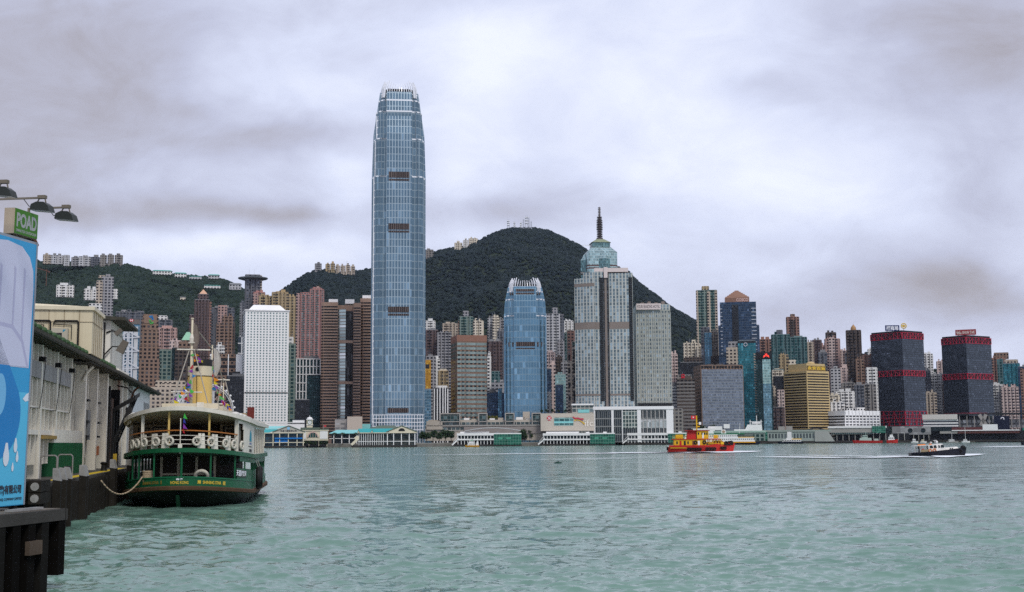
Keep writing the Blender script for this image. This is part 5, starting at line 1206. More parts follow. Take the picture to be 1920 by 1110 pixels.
mb = MB(); cx = (x0 + x1) / 2; mb.lathe([(3.0, L.Z(785.8)), (2.9, L.Z(784)), (2.0, L.Z(782.5)), (.3, L.Z(781.4)), (.1, L.Z(778.5))], 14, (cx, 3 + cx - x0, 0)); mb.build('dome', M_wp, tw)
mb = MB(); mb.lathe([(.01, -.15), (2.1, -.1), (2.2, .2)], 18, (cx, 2.9, L.Z(791.6)), 'Y'); cl = mb.build('clock_face', M_wp, tw)
mb = MB(); mb.torus((cx, 2.8, L.Z(791.6)), 2.2, .3, (0, 1, 0), 18, 6); mb.bar((cx, 2.7, L.Z(791.6)), (cx, 2.7, L.Z(791.6) + 1.7), .22); mb.bar((cx, 2.7, L.Z(791.6)), (cx + 1.1, 2.7, L.Z(791.6) + .5), .25); mb.build('clock_hands', mat('clock_green', (.05, .14, .10), .5), cl)
fl = MB(); fl.bar((L.X(606.5), 3, L.Z(804)), (L.X(606.5), 3, L.Z(797.5)), .2); T = thing('flag', 'small red flag flying on the clock pier roof', 'flag', M=L.M); fl.build('flagpole', M_steel, T)
fl = MB(); x, z0 = L.X(606.7), L.Z(800)
fl.add([(x, 3, z0), (x + 1.3, 2.7, z0 - .2), (x + 2.6, 3.2, z0 + .1), (x + 2.6, 3.2, z0 + 1.6), (x + 1.3, 2.7, z0 + 1.3), (x, 3, z0 + 1.5)], [(0, 1, 4, 5), (1, 2, 3, 4)]); fl.build('cloth', mat('flag_red', (.5, .03, .04), .7), T)
# ---- teal roofed waiting shed and the pillared pier
L = Loc('waiting_shed', 'long shed with bright teal roof behind palms', 'shed', 648, 1375)
mb = MB(); a0, a1 = L.X(618), L.X(676); mb.hexa([(a0, -2, L.Z(813)), (a1, -2, L.Z(813)), (a1, 14, L.Z(806.5)), (a0 + 8, 14, L.Z(806.5)), (a0, -2, L.Z(812.2)), (a1, -2, L.Z(812.2)), (a1, 14, L.Z(805.8)), (a0 + 8, 14, L.Z(805.8))]); mb.build('teal_roof', M_tealp, L.T)
L.bx('back_wall', M_dglass, 622, 674, 812, 834, 10, 12); columns(L, (626.5, 641, 655, 669), 812, 832, 1.6, M_wp, 0); L.bx('floor_beam', M_wp, 618, 676, 821.5, 822.6, 0, 2)
L = Loc('pillared_pier', 'pier with green roofs, many white pillars and a cream gable', 'pier building', 725, 1300)
L.bx('deck', M_dk, 660, 782, 834.5, 840.5, -1, 50); L.bx('hall', facade('pier_hall_grey', (.06, .065, .06), (.03, .045, .045), 4, 3, .8, .7, lit=.3), 672, 779, 812, 835, 4, 46)
columns(L, [674 + 4.1 * i for i in range(12)], 812, 834.5, .9, M_wp, 0); columns(L, (726.5, 738, 752.5, 767, 777.5), 812, 834.5, 1.6, M_wp, -.3)
L.bx('floor_beam', M_wp, 672, 781, 827, 828, -.2, .8); L.bx('eave', M_cream, 671, 781, 810.8, 812.2, -1.2, 2)
pd = gable(L, 724, 782, 810.8, 799, M_cream, -1, 36)
mb = MB(); c = (L.X(753), L.Z(808.6)); r0 = 6.2 * L.s; mb.add([(c[0] + r0 * math.cos(t), -1.15, c[1] + r0 * .9 * math.sin(t)) for t in [math.pi * i / 12 for i in range(13)]], [tuple(range(13))]); mb.build('fan_window', M_gap, pd)
mb = MB(); a0, a1 = L.X(672), L.X(730); mb.hexa([(a0, -1, L.Z(811)), (a1, -1, L.Z(811)), (a1 + 4, 12, L.Z(804)), (a0, 12, L.Z(804)), (a0, -1, L.Z(810)), (a1, -1, L.Z(810)), (a1 + 4, 12, L.Z(803.2)), (a0, 12, L.Z(803.2))]); mb.build('teal_roof', M_teal, L.T)
mb = MB(); a0, a1 = L.X(691), L.X(748); mb.hexa([(a0, 12, L.Z(804)), (a1, 12, L.Z(804)), (a1 - 4, 26, L.Z(797.6)), (a0 + 10, 26, L.Z(797.6)), (a0, 12, L.Z(803.2)), (a1, 12, L.Z(803.2)), (a1 - 4, 26, L.Z(797)), (a0 + 10, 26, L.Z(797))]); mb.build('ridge_roof', M_oliv, L.T)
for px in (673, 698): gable(L, px - 2.2, px + 2.2, 811, 806, M_cream, -1.6, 8, 'dormer_roof', M_teal)
mb = MB(); mb.bar((L.X(660), 0, L.Z(834)), (L.X(673), 0, L.Z(821)), 1.4, 2.5); mb.bar((L.X(666), 0, L.Z(822)), (L.X(673), 0, L.Z(818)), .8, 2.5); mb.build('gangway', M_cream, L.T)
# ---- podium blocks between the brown twin towers and the tallest tower
L = Loc('podium_block', 'blank beige podium box before the brown banded towers', 'low building', 664, 1430)
L.bx('wall', mat('blank_beige', (.45, .39, .33), .8, var=.06, scale=.05, grime=.15), 651, 679, 781, 812, 0, 20)
L = Loc('podium_block', 'grey podium wall left of the blank beige box', 'low building', 640, 1440)
L.bx('wall', facade('grey_podium', (.30, .285, .275), (.2, .2, .2), 5, 6, .8, .4, metal=.1, lit=.05), 628, 652, 786, 812, 0, 20); L.bx('glass_link', M_tealp, 678, 694, 795, 804, 4, 10)
# ---- shopping mall podium between the two curtain wall towers
M_sand = mat('sandstone', (.40, .36, .305), .8, var=.12, scale=.06, grime=.2)
L = Loc('mall_podium', 'long sandstone mall podium with roof terraces and framed glass boxes', 'shopping mall', 900, 1500)
L.bx('base', M_sand, 797, 1076, 798, 826, 4, 40); L.bx('terrace', M_sand, 803, 1015, 787, 798, 8, 40); L.bx('parapet', M_conc, 797, 1016, 796.5, 799, 2, 6)
L.bx('glazing_strip', facade('mall_glass', (.4, .38, .34), (.06, .085, .085), 5, 5, .86, .8, lit=.1), 815, 875, 801, 808, 3.6, 5)
L.bx('glazing_strip', MATS['mall_glass'], 818, 1012, 791, 796, 7.6, 9); L.bx('service_wall', mat('warm_grey_stone', (.24, .215, .20), .8, var=.15, scale=.1), 870, 1080, 800, 813, 2.6, 6)
L.bx('terrace_wall', M_sand, 800, 830, 789, 805, 2, 10)
for (x0, x1) in ((825, 863), (897, 914), (947, 964.5), (997, 1014.5)):
    b = L.bx('glass_box', facade('box_glass', (.16, .17, .16), (.02, .045, .045), 4, 4, .9, .9, lit=.06), x0 + 1, x1 - 1, 776, 790, 3, 14)
    for q in ((x0, x1, 774.2, 776.2), (x0, x0 + 1.6, 776, 797), (x1 - 1.6, x1, 776, 797), (x0, x1, 789.5, 791)): L.bx('frame', mat('stone_frame', (.33, .31, .285), .75), q[0], q[1], q[2], q[3], 2, 13, b)
for i, (x0, x1, y) in enumerate(((870, 880, 783), (884, 892, 785), (918, 928, 784), (934, 944, 783), (968, 985, 782), (981, 994, 772), (986, 995, 784))): L.bx('roof_pavilion', M_sand if i % 2 else M_wp, x0, x1, y, 790, 14, 22)
T2_ = L
L = Loc('mall_wing', 'pale mall wing with glass strip, round red emblem and large letters', 'shopping mall', 1045, 1490)
M_pale = mat('pale_limestone', (.44, .40, .34), .75, var=.06, scale=.08, grime=.12)
L.bx('wall', M_pale, 1014, 1114, 775, 808, 0, 40); L.bx('roof_terrace', M_wp, 1072, 1113, 757, 760, 4, 30); L.bx('glass_storey', MATS['mall_glass'], 1073, 1112, 760, 776, 5, 30); L.bx('mint_panel', M_tealp, 1084, 1105, 768, 774, 4.6, 6)
L.bx('glass_strip', facade('strip_glass', (.25, .4, .38), (.05, .13, .13), 4, 6, .9, .85, lit=.1), 1039, 1075, 783, 790, -.3, 2); L.bx('glass_strip', M_tealp, 1039, 1075, 790, 793.5, -.35, 2); L.bx('glass_strip', MATS['strip_glass'], 1039, 1075, 794, 798, -.3, 2)
mb = MB(); mb.lathe([(.01, -.3), (4.5 * L.s, -.25), (4.5 * L.s, .3)], 22, (L.X(1030), -.1, L.Z(784)), 'Y'); em = mb.build('round_emblem', MATS['signal_red'], L.T)
mb = MB(); x, zc = L.X(1030), L.Z(784); mb.bar((x, -.5, zc - 2.0), (x, -.5, zc + 2.0), .35, .5)
for sg in (-1, 1):
    pts = [(x + sg * (2.0 * math.cos(t)), -.5, zc + sg * 0 + 2.2 * (-1 if sg < 0 else 1) * 0 + 0) for t in (0,)]
    for k_ in range(6):
        t0, t1 = -math.pi / 2 + math.pi * k_ / 6, -math.pi / 2 + math.pi * (k_ + 1) / 6
        mb.bar((x - sg * 2.1 + sg * 1.4 * math.cos(t0), -.5, zc + 1.6 * math.sin(t0)), (x - sg * 2.1 + sg * 1.4 * math.cos(t1), -.5, zc + 1.6 * math.sin(t1)), .35, .5)
mb.build('emblem_mark', M_white, em)
text_mb('ifc', 6, Matrix.Translation((L.X(1104), -.3, L.Z(793.5))) @ FR, .3, fit=(16 * L.s, 13 * L.s)).build('lettering', mat('ivory_letters', (.66, .62, .55), .5, var=0), L.T)
def streamer(label_m, pts, w):
    mb = MB()
    for (a, b) in zip(pts[:-1], pts[1:]): mb.bar((L.X(a[0]), -.5, L.Z(a[1])), (L.X(b[0]), -.5, L.Z(b[1])), .3, w)
    mb.build('ribbon', label_m, L.T)
streamer(mat('ribbon_red', (.45, .04, .06), .6), [(1074, 782), (1078, 785), (1083, 784), (1088, 786), (1094, 786)], 1.6)
streamer(mat('ribbon_gold', (.5, .33, .04), .6), [(1077, 789), (1081, 787), (1086, 788), (1091, 791), (1096, 796)], 1.5)
streamer(mat('ribbon_purple', (.16, .04, .20), .6), [(1080, 786.5), (1086, 786.5), (1092, 790)], 1.1)
# ---- white two storey piers with green glass ends
def white_pier(label, x0, x1, yt, yb, g0, g1, Y, arch=None, stair=True, seed=1):
    L = Loc('ferry_pier', label, 'pier building', (x0 + x1) / 2, Y, group='white two storey piers')
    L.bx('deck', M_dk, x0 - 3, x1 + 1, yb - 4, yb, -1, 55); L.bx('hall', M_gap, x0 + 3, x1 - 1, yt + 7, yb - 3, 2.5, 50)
    L.bx('roof', M_wp, x0, x1 - (0 if g1 < x1 - 2 else 0), yt + 3, yt + 7.5, -.6, 50); L.bx('roof_step', M_wp, x0 + 6, (x0 + x1) / 2, yt, yt + 3, 6, 40)
    if x0 + 2 < g0:
        L.bx('balcony', M_wp, x0, g0, yt + 13.5, yt + 16.2, -.9, .3); columns(L, [x0 + 2 + (g0 - x0 - 2) * i / max(2, int((g0 - x0) / 6)) for i in range(int((g0 - x0) / 6) + 1)], yt + 7, yb - 3, 1.1, M_wp, 0)
        L.bx('clerestory', M_dglass, x0 + 2, g0, yt + 8, yt + 13, 1.2, 2.4)
    if g1 < x1 - 3: L.bx('balcony', M_wp, g1, x1, yt + 13.5, yt + 16.2, -.9, .3); columns(L, [g1 + 3, x1 - 2], yt + 7, yb - 3, 1.1, M_wp, 0)
    if g1 > g0:
        b = L.bx('green_glass_wall', M_gglass, g0, g1, yt + 5, yb - 3, -1.2, 45); L.bx('glass_panel', mat('lit_green_panel', (.10, .40, .26), .4), g0 + 8, g0 + 16, yt + 12, yt + 13.4, -1.4, -1.1, b); L.bx('glass_panel', MATS['lit_green_panel'], g0 + 22, g0 + 32 if g0 + 32 < g1 else g1 - 2, yt + 12, yt + 13.4, -1.4, -1.1, b)
    if stair:
        mb = MB(); mb.bar((L.X(x0 - 9), 0, L.Z(yb - 3)), (L.X(x0 + 4), 0, L.Z(yt + 13)), .7, 1.6); mb.bar((L.X(x0 - 7), 0, L.Z(yb - 8)), (L.X(x0 + 3), 0, L.Z(yt + 7)), .5, .4); mb.build('stair', M_wp, L.T)
    if arch:
        mb = MB(); a0, a1 = L.X(arch[0]), L.X(arch[1]); n = 14
        P = [(a0 + (a1 - a0) * i / n, L.Z(arch[2]) + (L.Z(arch[3]) - L.Z(arch[2])) * math.sin(math.pi * (.12 + .76 * i / n)) - (L.Z(arch[3]) - L.Z(arch[2])) * .3) for i in range(n + 1)]
        for (xa, za), (xb, zb) in zip(P[:-1], P[1:]): mb.hexa([(xa, 2, za), (xb, 2, zb), (xb, 30, zb), (xa, 30, za), (xa, 2, za + .8), (xb, 2, zb + .8), (xb, 30, zb + .8), (xa, 30, za + .8)])
        mb.build('arched_roof', mat('ribbed_roof', (.42, .43, .43), .5, metal=.2, var=.15, scale=.3), L.T)
    for i in range(4): L.bx('roof_unit', M_wp, x0 + (x1 - x0) * (.12 + .24 * i), x0 + (x1 - x0) * (.17 + .24 * i), yt + .6, yt + 3, 10, 14)
    return L
white_pier('white pier with arched ribbed roof and green glass hall, before the azure tower', 857, 977, 809, 837, 926, 977, 1395, (872, 976, 809, 800))
white_pier('white pier with green glass end, between the two other white piers', 1018, 1152, 809, 836, 1106, 1152, 1460)
white_pier('white pier below the podium of the hotel towers, next to the tug', 1176, 1290, 808.5, 834, 1252, 1290, 1540)
L = Loc('ferry_pier', 'green panelled pier shed behind the white ferry', 'pier building', 1350, 1650)
L.bx('deck', M_dk, 1285, 1438, 827, 832, -1, 40); L.bx('wall', FA['greenflat'], 1290, 1432, 810, 828, 0, 30); L.bx('roof', mat('pale_green_roof', (.30, .42, .36), .6), 1300, 1434, 808, 811.5, -1, 30); L.bx('roof_step', M_wp, 1296, 1340, 803, 808, 4, 20)
L.bx('roof_step', M_wp, 1376, 1396, 805, 808, 4, 20); L.bx('roof_cabin', M_wp, 1328, 1354, 799, 806, 12, 22); L.bx('roof_cabin', M_wp, 1357, 1368, 795, 803, 14, 20)
L = Loc('control_tower', 'white tapered lookout block with twin masts above the green shed', 'lookout tower', 1412, 1660)
mb = MB(); x = L.X; z = L.Z; mb.hexa([(x(1394), 0, z(811)), (x(1429), 0, z(811)), (x(1429), 12, z(811)), (x(1394), 12, z(811)), (x(1402), 0, z(796)), (x(1428), 0, z(796)), (x(1428), 12, z(796)), (x(1402), 12, z(796))]); mb.build('wall', M_wp, L.T)
mb = MB()
for px, y in ((1407, 787), (1419, 779), (1427, 787)): mb.bar((x(px), 4, z(797)), (x(px), 4, z(y)), .8)
mb.bar((x(1405), 4, z(790.5)), (x(1429), 4, z(790.5)), .7); mb.bar((x(1410), 4, z(793)), (x(1426), 4, z(793)), .9, 2); mb.build('mast', M_wp, L.T)
L = Loc('ferry_terminal', 'low grey green terminal with angled glazed gangway hall', 'terminal building', 1496, 1760)
L.bx('deck', M_dk, 1432, 1566, 827, 831, -1, 40); L.bx('wall', facade('terminal_wall', (.27, .31, .285), (.09, .11, .11), 14, 4.2, .62, .46, lit=.2), 1430, 1535, 809, 828, 0, 40); L.bx('roof', mat('grey_green_roof', (.26, .30, .27), .7), 1428, 1556, 806, 809.5, -1, 38)
L.bx('green_end', M_gglass, 1428, 1440, 810, 828, -1, 10); L.bx('roof_box', M_conc, 1460, 1472, 799, 807, 10, 20); L.bx('roof_box', M_conc, 1474, 1486, 798.5, 807, 12, 20); L.bx('white_post', M_wp, 1476, 1484, 808, 828, -1, 2)
mb = MB(); mb.hexa([(L.X(1526), -2, L.Z(828)), (L.X(1562), -2, L.Z(828)), (L.X(1562), 20, L.Z(828)), (L.X(1526), 20, L.Z(828)), (L.X(1526), -2, L.Z(809)), (L.X(1550), -2, L.Z(809)), (L.X(1550), 20, L.Z(809)), (L.X(1526), 20, L.Z(809))]); mb.build('gangway_hall', FA['glasspod'], L.T)
mb = MB(); n = 10
for i in range(n):
    u0, u1 = i / n, (i + 1) / n; f = lambda u: (L.X(1507 + 44 * u), L.Z(807.5 - 5.5 * math.sin(math.pi * u))); a, b = f(u0), f(u1)
    mb.hexa([(a[0], 4, a[1] - 1.5), (b[0], 4, b[1] - 1.5), (b[0], 20, b[1] - 1.5), (a[0], 20, a[1] - 1.5), (a[0], 4, a[1]), (b[0], 4, b[1]), (b[0], 20, b[1]), (a[0], 20, a[1])])
mb.build('curved_roof', M_dark, L.T)
L = Loc('ferry_terminal', 'long pale terminal on dark open undercroft with green glass corner', 'terminal building', 1610, 1840)
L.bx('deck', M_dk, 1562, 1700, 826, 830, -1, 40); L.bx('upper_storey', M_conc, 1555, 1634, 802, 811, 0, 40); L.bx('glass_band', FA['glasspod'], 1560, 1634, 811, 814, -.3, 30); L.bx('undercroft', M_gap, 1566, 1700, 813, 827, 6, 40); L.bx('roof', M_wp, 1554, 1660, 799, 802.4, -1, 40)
L.bx('green_glass_corner', M_gglass, 1634, 1658, 799, 812, -2, 30); columns(L, [1570 + 11 * i for i in range(12)], 813, 827, 1.2, M_conc, 1)
L = Loc('ferry_terminal', 'grey panelled terminal wall with two round louvred windows', 'terminal building', 1707, 1880)
M_pan = facade('grey_panel_wall', (.18, .18, .18), (.26, .26, .26), 6, 6, .96, .95, metal=.2, grough=.5, lit=.02)
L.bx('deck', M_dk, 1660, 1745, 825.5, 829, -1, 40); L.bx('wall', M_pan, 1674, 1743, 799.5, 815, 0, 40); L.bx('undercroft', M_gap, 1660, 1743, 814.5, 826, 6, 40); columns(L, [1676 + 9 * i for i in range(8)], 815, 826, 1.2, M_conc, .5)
for px in (1706.5, 1729.5):
    mb = MB(); mb.torus((L.X(px), -.3, L.Z(807)), 3.6 * L.s, .5, (0, 1, 0), 18, 6); mb.lathe([(.01, -.2), (3.4 * L.s, -.15)], 18, (L.X(px), -.1, L.Z(807)), 'Y'); mb.bar((L.X(px), -.5, L.Z(803.5)), (L.X(px), -.5, L.Z(810.5)), .6); mb.build('round_window', M_dglass, L.T)
L = Loc('ferry_terminal', 'long pale roofed terminal between the red trussed towers', 'terminal building', 1763, 1900)
L.bx('wall', FA['stripe'], 1733, 1795, 786, 806, 2, 30); L.bx('roof', mat('pale_barrel_roof', (.50, .48, .44), .7), 1732, 1794, 777, 786.5, 0, 30); L.bx('dark_band', M_dglass, 1742, 1784, 800, 808, -1, 5); L.bx('maroon_band', mat('maroon_panel', (.10, .03, .03), .6), 1783, 1837, 801.5, 806.5, -1.5, 4); L.bx('white_line', M_wp, 1783, 1900, 806.5, 808.2, -2, 4)
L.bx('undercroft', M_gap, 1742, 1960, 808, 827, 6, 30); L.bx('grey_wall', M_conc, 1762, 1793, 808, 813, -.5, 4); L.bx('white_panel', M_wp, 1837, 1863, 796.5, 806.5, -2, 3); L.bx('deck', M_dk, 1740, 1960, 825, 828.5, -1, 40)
L.bx('lower_strip', mat('maroon_panel2', (.09, .035, .03), .6), 1793, 1900, 808.5, 813, -1, 4)
L = Loc('canopy_deck', 'dark raised roadway canopy at the foot of the right red trussed tower', 'canopy', 1850, 1930)
L.bx('slab', M_dark, 1775, 1960, 774.5, 777, -2, 30); columns(L, [1790 + 13 * i for i in range(13)], 777, 800, 1.3, M_conc, 0); L.bx('back_wall', facade('canopy_back', (.16, .16, .16), (.3, .3, .3), 8, 7, .7, .6, metal=.1, lit=.2), 1790, 1960, 786, 802, 10, 20)
mb = MB(); mb.bar((L.X(1838), -2, L.Z(777)), (L.X(1850), -2, L.Z(798)), 1.5, 5); mb.bar((L.X(1850), -2, L.Z(777)), (L.X(1840), -2, L.Z(798)), 1.5, 5); mb.build('stair', M_conc, L.T)
L.bx('banner_panel', mat('deep_navy_panel', (.008, .012, .03), .5), 1863, 1890, 780, 806, -3, 0); bn = L.T.children[-1]
mb = MB(); mb.torus((L.X(1878), -3.2, L.Z(786)), 2.6 * L.s, .7, (0, 1, 0), 16, 6, frac=.6); mb.build('banner_mark', M_wlet, L.T)
L.bx('green_hut', mat('green_hut_paint', (.03, .22, .14), .6), 1912, 1925, 803, 809, -3, 3)
# ---- observation wheel
L = Loc('observation_wheel', 'white observation wheel half hidden behind the ferry funnel', 'observation wheel', 386, 1420, py=770)
R0 = 50 * L.s; zc = L.Z(770); mb = MB(); mb.torus((0, -1.4, zc), R0, .38, (0, 1, 0), 56, 6); mb.torus((0, 1.4, zc), R0, .38, (0, 1, 0), 56, 6); mb.torus((0, 0, zc), R0 * .93, .3, (0, 1, 0), 56, 6)
for i in range(56): 
    a = 2 * math.pi * i / 56; b = a + math.pi / 56; mb.bar((R0 * math.cos(a), -1.4, zc + R0 * math.sin(a)), (R0 * .93 * math.cos(b), 0, zc + R0 * .93 * math.sin(b)), .22); mb.bar((R0 * .93 * math.cos(b), 0, zc + R0 * .93 * math.sin(b)), (R0 * math.cos(b + math.pi / 56), 1.4, zc + R0 * math.sin(b + math.pi / 56)), .22)
mb.build('rim', M_wp, L.T)
sp_ = MB()
for i in range(28): a = 2 * math.pi * i / 28; sp_.bar((0, 0, zc), (R0 * .93 * math.cos(a), 0, zc + R0 * .93 * math.sin(a)), .12)
sp_.cyl((0, -4, zc), (0, 4, zc), 1.6, 1.6, 12); sp_.build('spokes', M_wp, L.T)
lg = MB()
for sx_ in (-1, 1):
    for sy in (-1, 1): lg.bar((sx_ * 14, sy * 7, 0), (0, sy * 2.5, zc), 1.0)
lg.build('support_frame', M_wp, L.T)
g0 = MB(); g0.ball((0, 0, 0), 1.25, 10); first = None
for i in range(28):
    a = 2 * math.pi * (i + .5) / 28; p = (R0 * 1.05 * math.cos(a), 0, zc + R0 * 1.05 * math.sin(a))
    if first is None: first = g0.build('gondola', M_wp, L.T, True); first.location = p
    else: o = first.copy(); COL.objects.link(o); o.parent = L.T; o.location = p
# ---- waterfront trees, palms, shrubs
def leaf_mat(name, a, b):
    m, t, bs = newmat(name); gi_ = N(t, 'ShaderNodeNewGeometry'); t.links.new(MIXC(t, gi_.outputs['Random Per Island'], a, b), bs.inputs['Base Color'])
    bs.inputs['Roughness'].default_value = .8; sset(bs, 'Specular IOR Level', .2); return m
M_leaf = leaf_mat('tree_leaves', (.010, .026, .014), (.035, .065, .024)); M_leaf2 = leaf_mat('yellow_leaves', (.08, .085, .015), (.15, .15, .03)); M_palm = leaf_mat('palm_leaves', (.015, .035, .02), (.04, .06, .03))
M_bark = mat('bark', (.06, .045, .035), .9, var=.3, scale=1)
def crown_mb(rng, rad, h, n, leaf):
    mb = MB(); cl = [(rng.uniform(-1, 1) * rad * .6, rng.uniform(-1, 1) * rad * .6, h + rng.uniform(-.35, .55) * rad, rad * rng.uniform(.32, .6)) for _ in range(9)]
    for i in range(n):
        c = rng.choice(cl); v = Vector((rng.gauss(0, 1), rng.gauss(0, 1), rng.gauss(0, 1))).normalized() * c[3] * rng.uniform(.55, 1.05)
        p = Vector(c[:3]) + v; a = Vector((rng.gauss(0, 1), rng.gauss(0, 1), rng.gauss(0, .6))).normalized(); b = a.cross(v).normalized() if v.length > 0 else Vector((0, 0, 1)); s_ = leaf * rng.uniform(.6, 1.3)
        mb.add([p - a * s_, p + b * s_ * .6, p + a * s_, p - b * s_ * .6], [(0, 1, 2, 3)])
    return mb
rt = random.Random(5); TREES = []
for i in range(3):
    mb = crown_mb(rt, 4.2, 6.5, 900, .65); tr = MB(); tr.cyl((0, 0, -.5), (0, 0, 5), .35, .22, 8)
    for k_ in range(5): a = rt.uniform(0, 6.28); tr.cyl((0, 0, 3.2 + .3 * k_), (2.2 * math.cos(a), 2.2 * math.sin(a), 6 + rt.uniform(0, 1)), .15, .05, 6)
    TREES.append((mb, tr))
protos = {}
def tree(px, py, Y, sc, label, group='trees along the waterfront', kind=0, m=None, name='broadleaf_tree'):
    key = (kind, (m or M_leaf).name); p = at(px, py, Y); Mx = Matrix.Translation(p) @ Matrix.Rotation(px * 1.7, 4, 'Z') @ Matrix.Scale(sc, 4)
    if key not in protos:
        T = thing(name, label, 'tree', M=Mx, group=group); TREES[kind][0].build('crown', m or M_leaf, T); TREES[kind][1].build('trunk', M_bark, T); protos[key] = T
    else: dup(protos[key], Mx, label, group)
TL = [(800, 'leftmost round tree beside the tallest tower'), (812, 'second tree right of the tallest tower'), (824, 'dark tree below the first framed glass box'), (835, 'wide tree left of the arched white pier'), (846, 'dark tree touching the arched white pier stair'),
      (983, 'tree just right of the green glass hall of the arched pier'), (993, 'middle tree between the first two white piers'), (1003, 'dark tall tree left of the second white pier'), (1013, 'tree over the stair of the second white pier'), (1028, 'tree peeping over the second white pier roof, left'), (1044, 'tree peeping over the second white pier roof, middle'), (1060, 'tree peeping over the second white pier roof, right'),
      (1156, 'tree between the second and third white piers'), (1166, 'tree beside the stair of the third white pier'), (793, 'low tree right of the cream gabled pier'), (867, 'tree showing above the left of the arched white pier'), (979, 'tree pressed against the green glass hall of the arched pier'), (1020, 'tall tree left over the second white pier roof'), (1052, 'round tree right of centre over the second white pier roof'), (1078, 'tree below the large ivory letters')]
for i, (px, lb) in enumerate(TL): tree(px, 829 - (px - 900) * .004, shoreY(px) + 12, (1.0, 1.25, 1.1, 1.35, 1.2)[i % 5] * (1.15 if 975 < px < 1010 else 1.0), lb, kind=i % 3)
for i, px in enumerate((1314, 1321, 1338)): tree(px, 811, 1690, .8 + .1 * i, ['roof tree left of the cabin on the green shed', 'roof tree next to the first one on the green shed', 'roof tree in front of the mirrored block'][i], 'trees on the green shed', i)
for i, px in enumerate((1016, 1025, 1036, 1047, 1060)): tree(px, 775, 1515, .42 + .05 * (i % 3), ['shrub at the left end of the mall wing roof', 'second roof shrub on the mall wing', 'middle roof shrub on the mall wing', 'fourth roof shrub on the mall wing', 'roof shrub next to the white glass storey'][i], 'roof garden shrubs on the mall wing', i % 3, name='roof_shrub')
for i, px in enumerate((916, 924, 931)): tree(px, 789, 1520, .6, ['left yellowing bush on the mall terrace', 'middle yellowing bush on the mall terrace', 'right yellowing bush on the mall terrace'][i], 'yellow bushes on the mall terrace', i, M_leaf2, name='terrace_bush')
for i, px in enumerate((571, 581, 591, 601, 612)): tree(px, 837, 1330, .55, 'low dark bush along the clock pier undercroft', 'bushes before the clock pier', i % 3, name='quay_bush')
T = None
for i, (px, lb) in enumerate(((627, 'leftmost palm before the teal shed'), (642, 'middle palm before the teal shed'), (667, 'rightmost palm before the teal shed'))):
    Mx = Matrix.Translation(at(px, 832, 1362))
    if T is None:
        T = thing('palm_tree', lb, 'palm', M=Mx, group='palms before the teal shed'); tr = MB(); tr.cyl((0, 0, -1), (0, 0, 10.5), .35, .25, 8); tr.build('trunk', M_bark, T)
        fr = MB()
        for k_ in range(16):
            a = 2 * math.pi * k_ / 16 + rt.uniform(-.2, .2); u = Vector((math.cos(a), math.sin(a), 0)); up = rt.uniform(.4, 2.2)
            P = [Vector((0, 0, 10.5)) + u * (3.2 * q) + Vector((0, 0, up * math.sin(q * 2.4) - 1.6 * q * q)) for q in (0, .35, .7, 1)]
            w = Vector((-u.y, u.x, 0)) * .5
            for a_, b_ in zip(P[:-1], P[1:]): fr.add([a_ - w, a_ + w, b_ + w, b_ - w], [(0, 1, 2, 3)])
        fr.build('crown', M_palm, T)
    else: dup(T, Mx, lb)
# ================================================================ NEAR PIER
PM = Matrix.Translation((-27.2, 70, 0)) @ Matrix.Rotation(math.atan(.2), 4, 'Z')
M_pwall = mat('weathered_white_wall', (.62, .56, .45), .8, var=.16, scale=.5, grime=1.0, bump=.25)
M_infill = mat('grey_infill_panel', (.25, .22, .165), .85, var=.22, scale=.4, grime=1.0)
M_post = mat('white_post_paint', (.74, .70, .60), .65, var=.12, scale=.8, grime=.45)
M_pgreen = mat('dark_green_paint', (.012, .085, .035), .5, var=.2, scale=.6, grime=.4)
M_board = mat('grey_board', (.27, .265, .255), .75, var=.2, scale=.5, grime=.5)
M_moss = mat('mossy_eave', (.05, .048, .038), .95, var=.55, scale=1.2, bump=.5)
M_tile = mat('green_roof_tile', (.035, .075, .025), .6, var=.6, scale=1.5, bump=.4)
M_rust = mat('rusty_brown', (.13, .055, .03), .85, var=.4, scale=1.5, bump=.3)
M_blk = mat('black_iron', (.012, .012, .012), .6, var=.3, scale=1)
M_timber = mat('tarred_timber', (.020, .018, .015), .9, spec=.08, var=.6, scale=.9, bump=.5, grime=.3)
M_tend = mat('pale_timber_end', (.24, .235, .225), .9, var=.35, scale=3)
M_yel = mat('yellow_line', (.50, .36, .02), .8, var=.3, scale=2)
M_apron = mat('pier_apron', (.07, .065, .055), .9, var=.3, scale=.5, bump=.3)
P = thing('pier_building', 'weathered white and green ferry pier building with mossy green eave', 'pier building', M=PM @ Matrix.Diagonal((1, 1, .955, 1)))
def pb(name, m, x0, x1, y0, y1, z0, z1, par=None):
    mb = MB(); mb.box(x0, x1, y0, y1, z0, z1); return mb.build(name, m, par or P)
DZ = 2.4
wall = pb('wall', M_pwall, -14, -.62, -22, 84, DZ - .02, 11.0)
pb('dado', M_pgreen, -1, -.52, -22, 10.6, DZ - .01, 3.5); gd = MB(); gd.box(-1, .22, 11.4, 24.6, DZ, 4.75); pb('white_panel', M_post, -1, .20, 11.4, 24.6, 4.76, 5.65)
for i in range(14): gd.box(.18, .30, 11.6 + i * .96, 11.78 + i * .96, DZ, 4.73)
gd.build('green_panel', M_pgreen, P)
pb('dado', M_pgreen, -1, -.50, 25.2, 84, DZ - .01, 3.6)
post_s = [-12.6, -6.2, .2, 6.5, 12.6, 18.9]
for y in post_s:
    pb('post', M_post, -.62, .12, y - .24, y + .24, DZ, 10.9); pb('bracket', M_blk, -.1, .3, y - .26, y + .26, 9.85, 10.15)
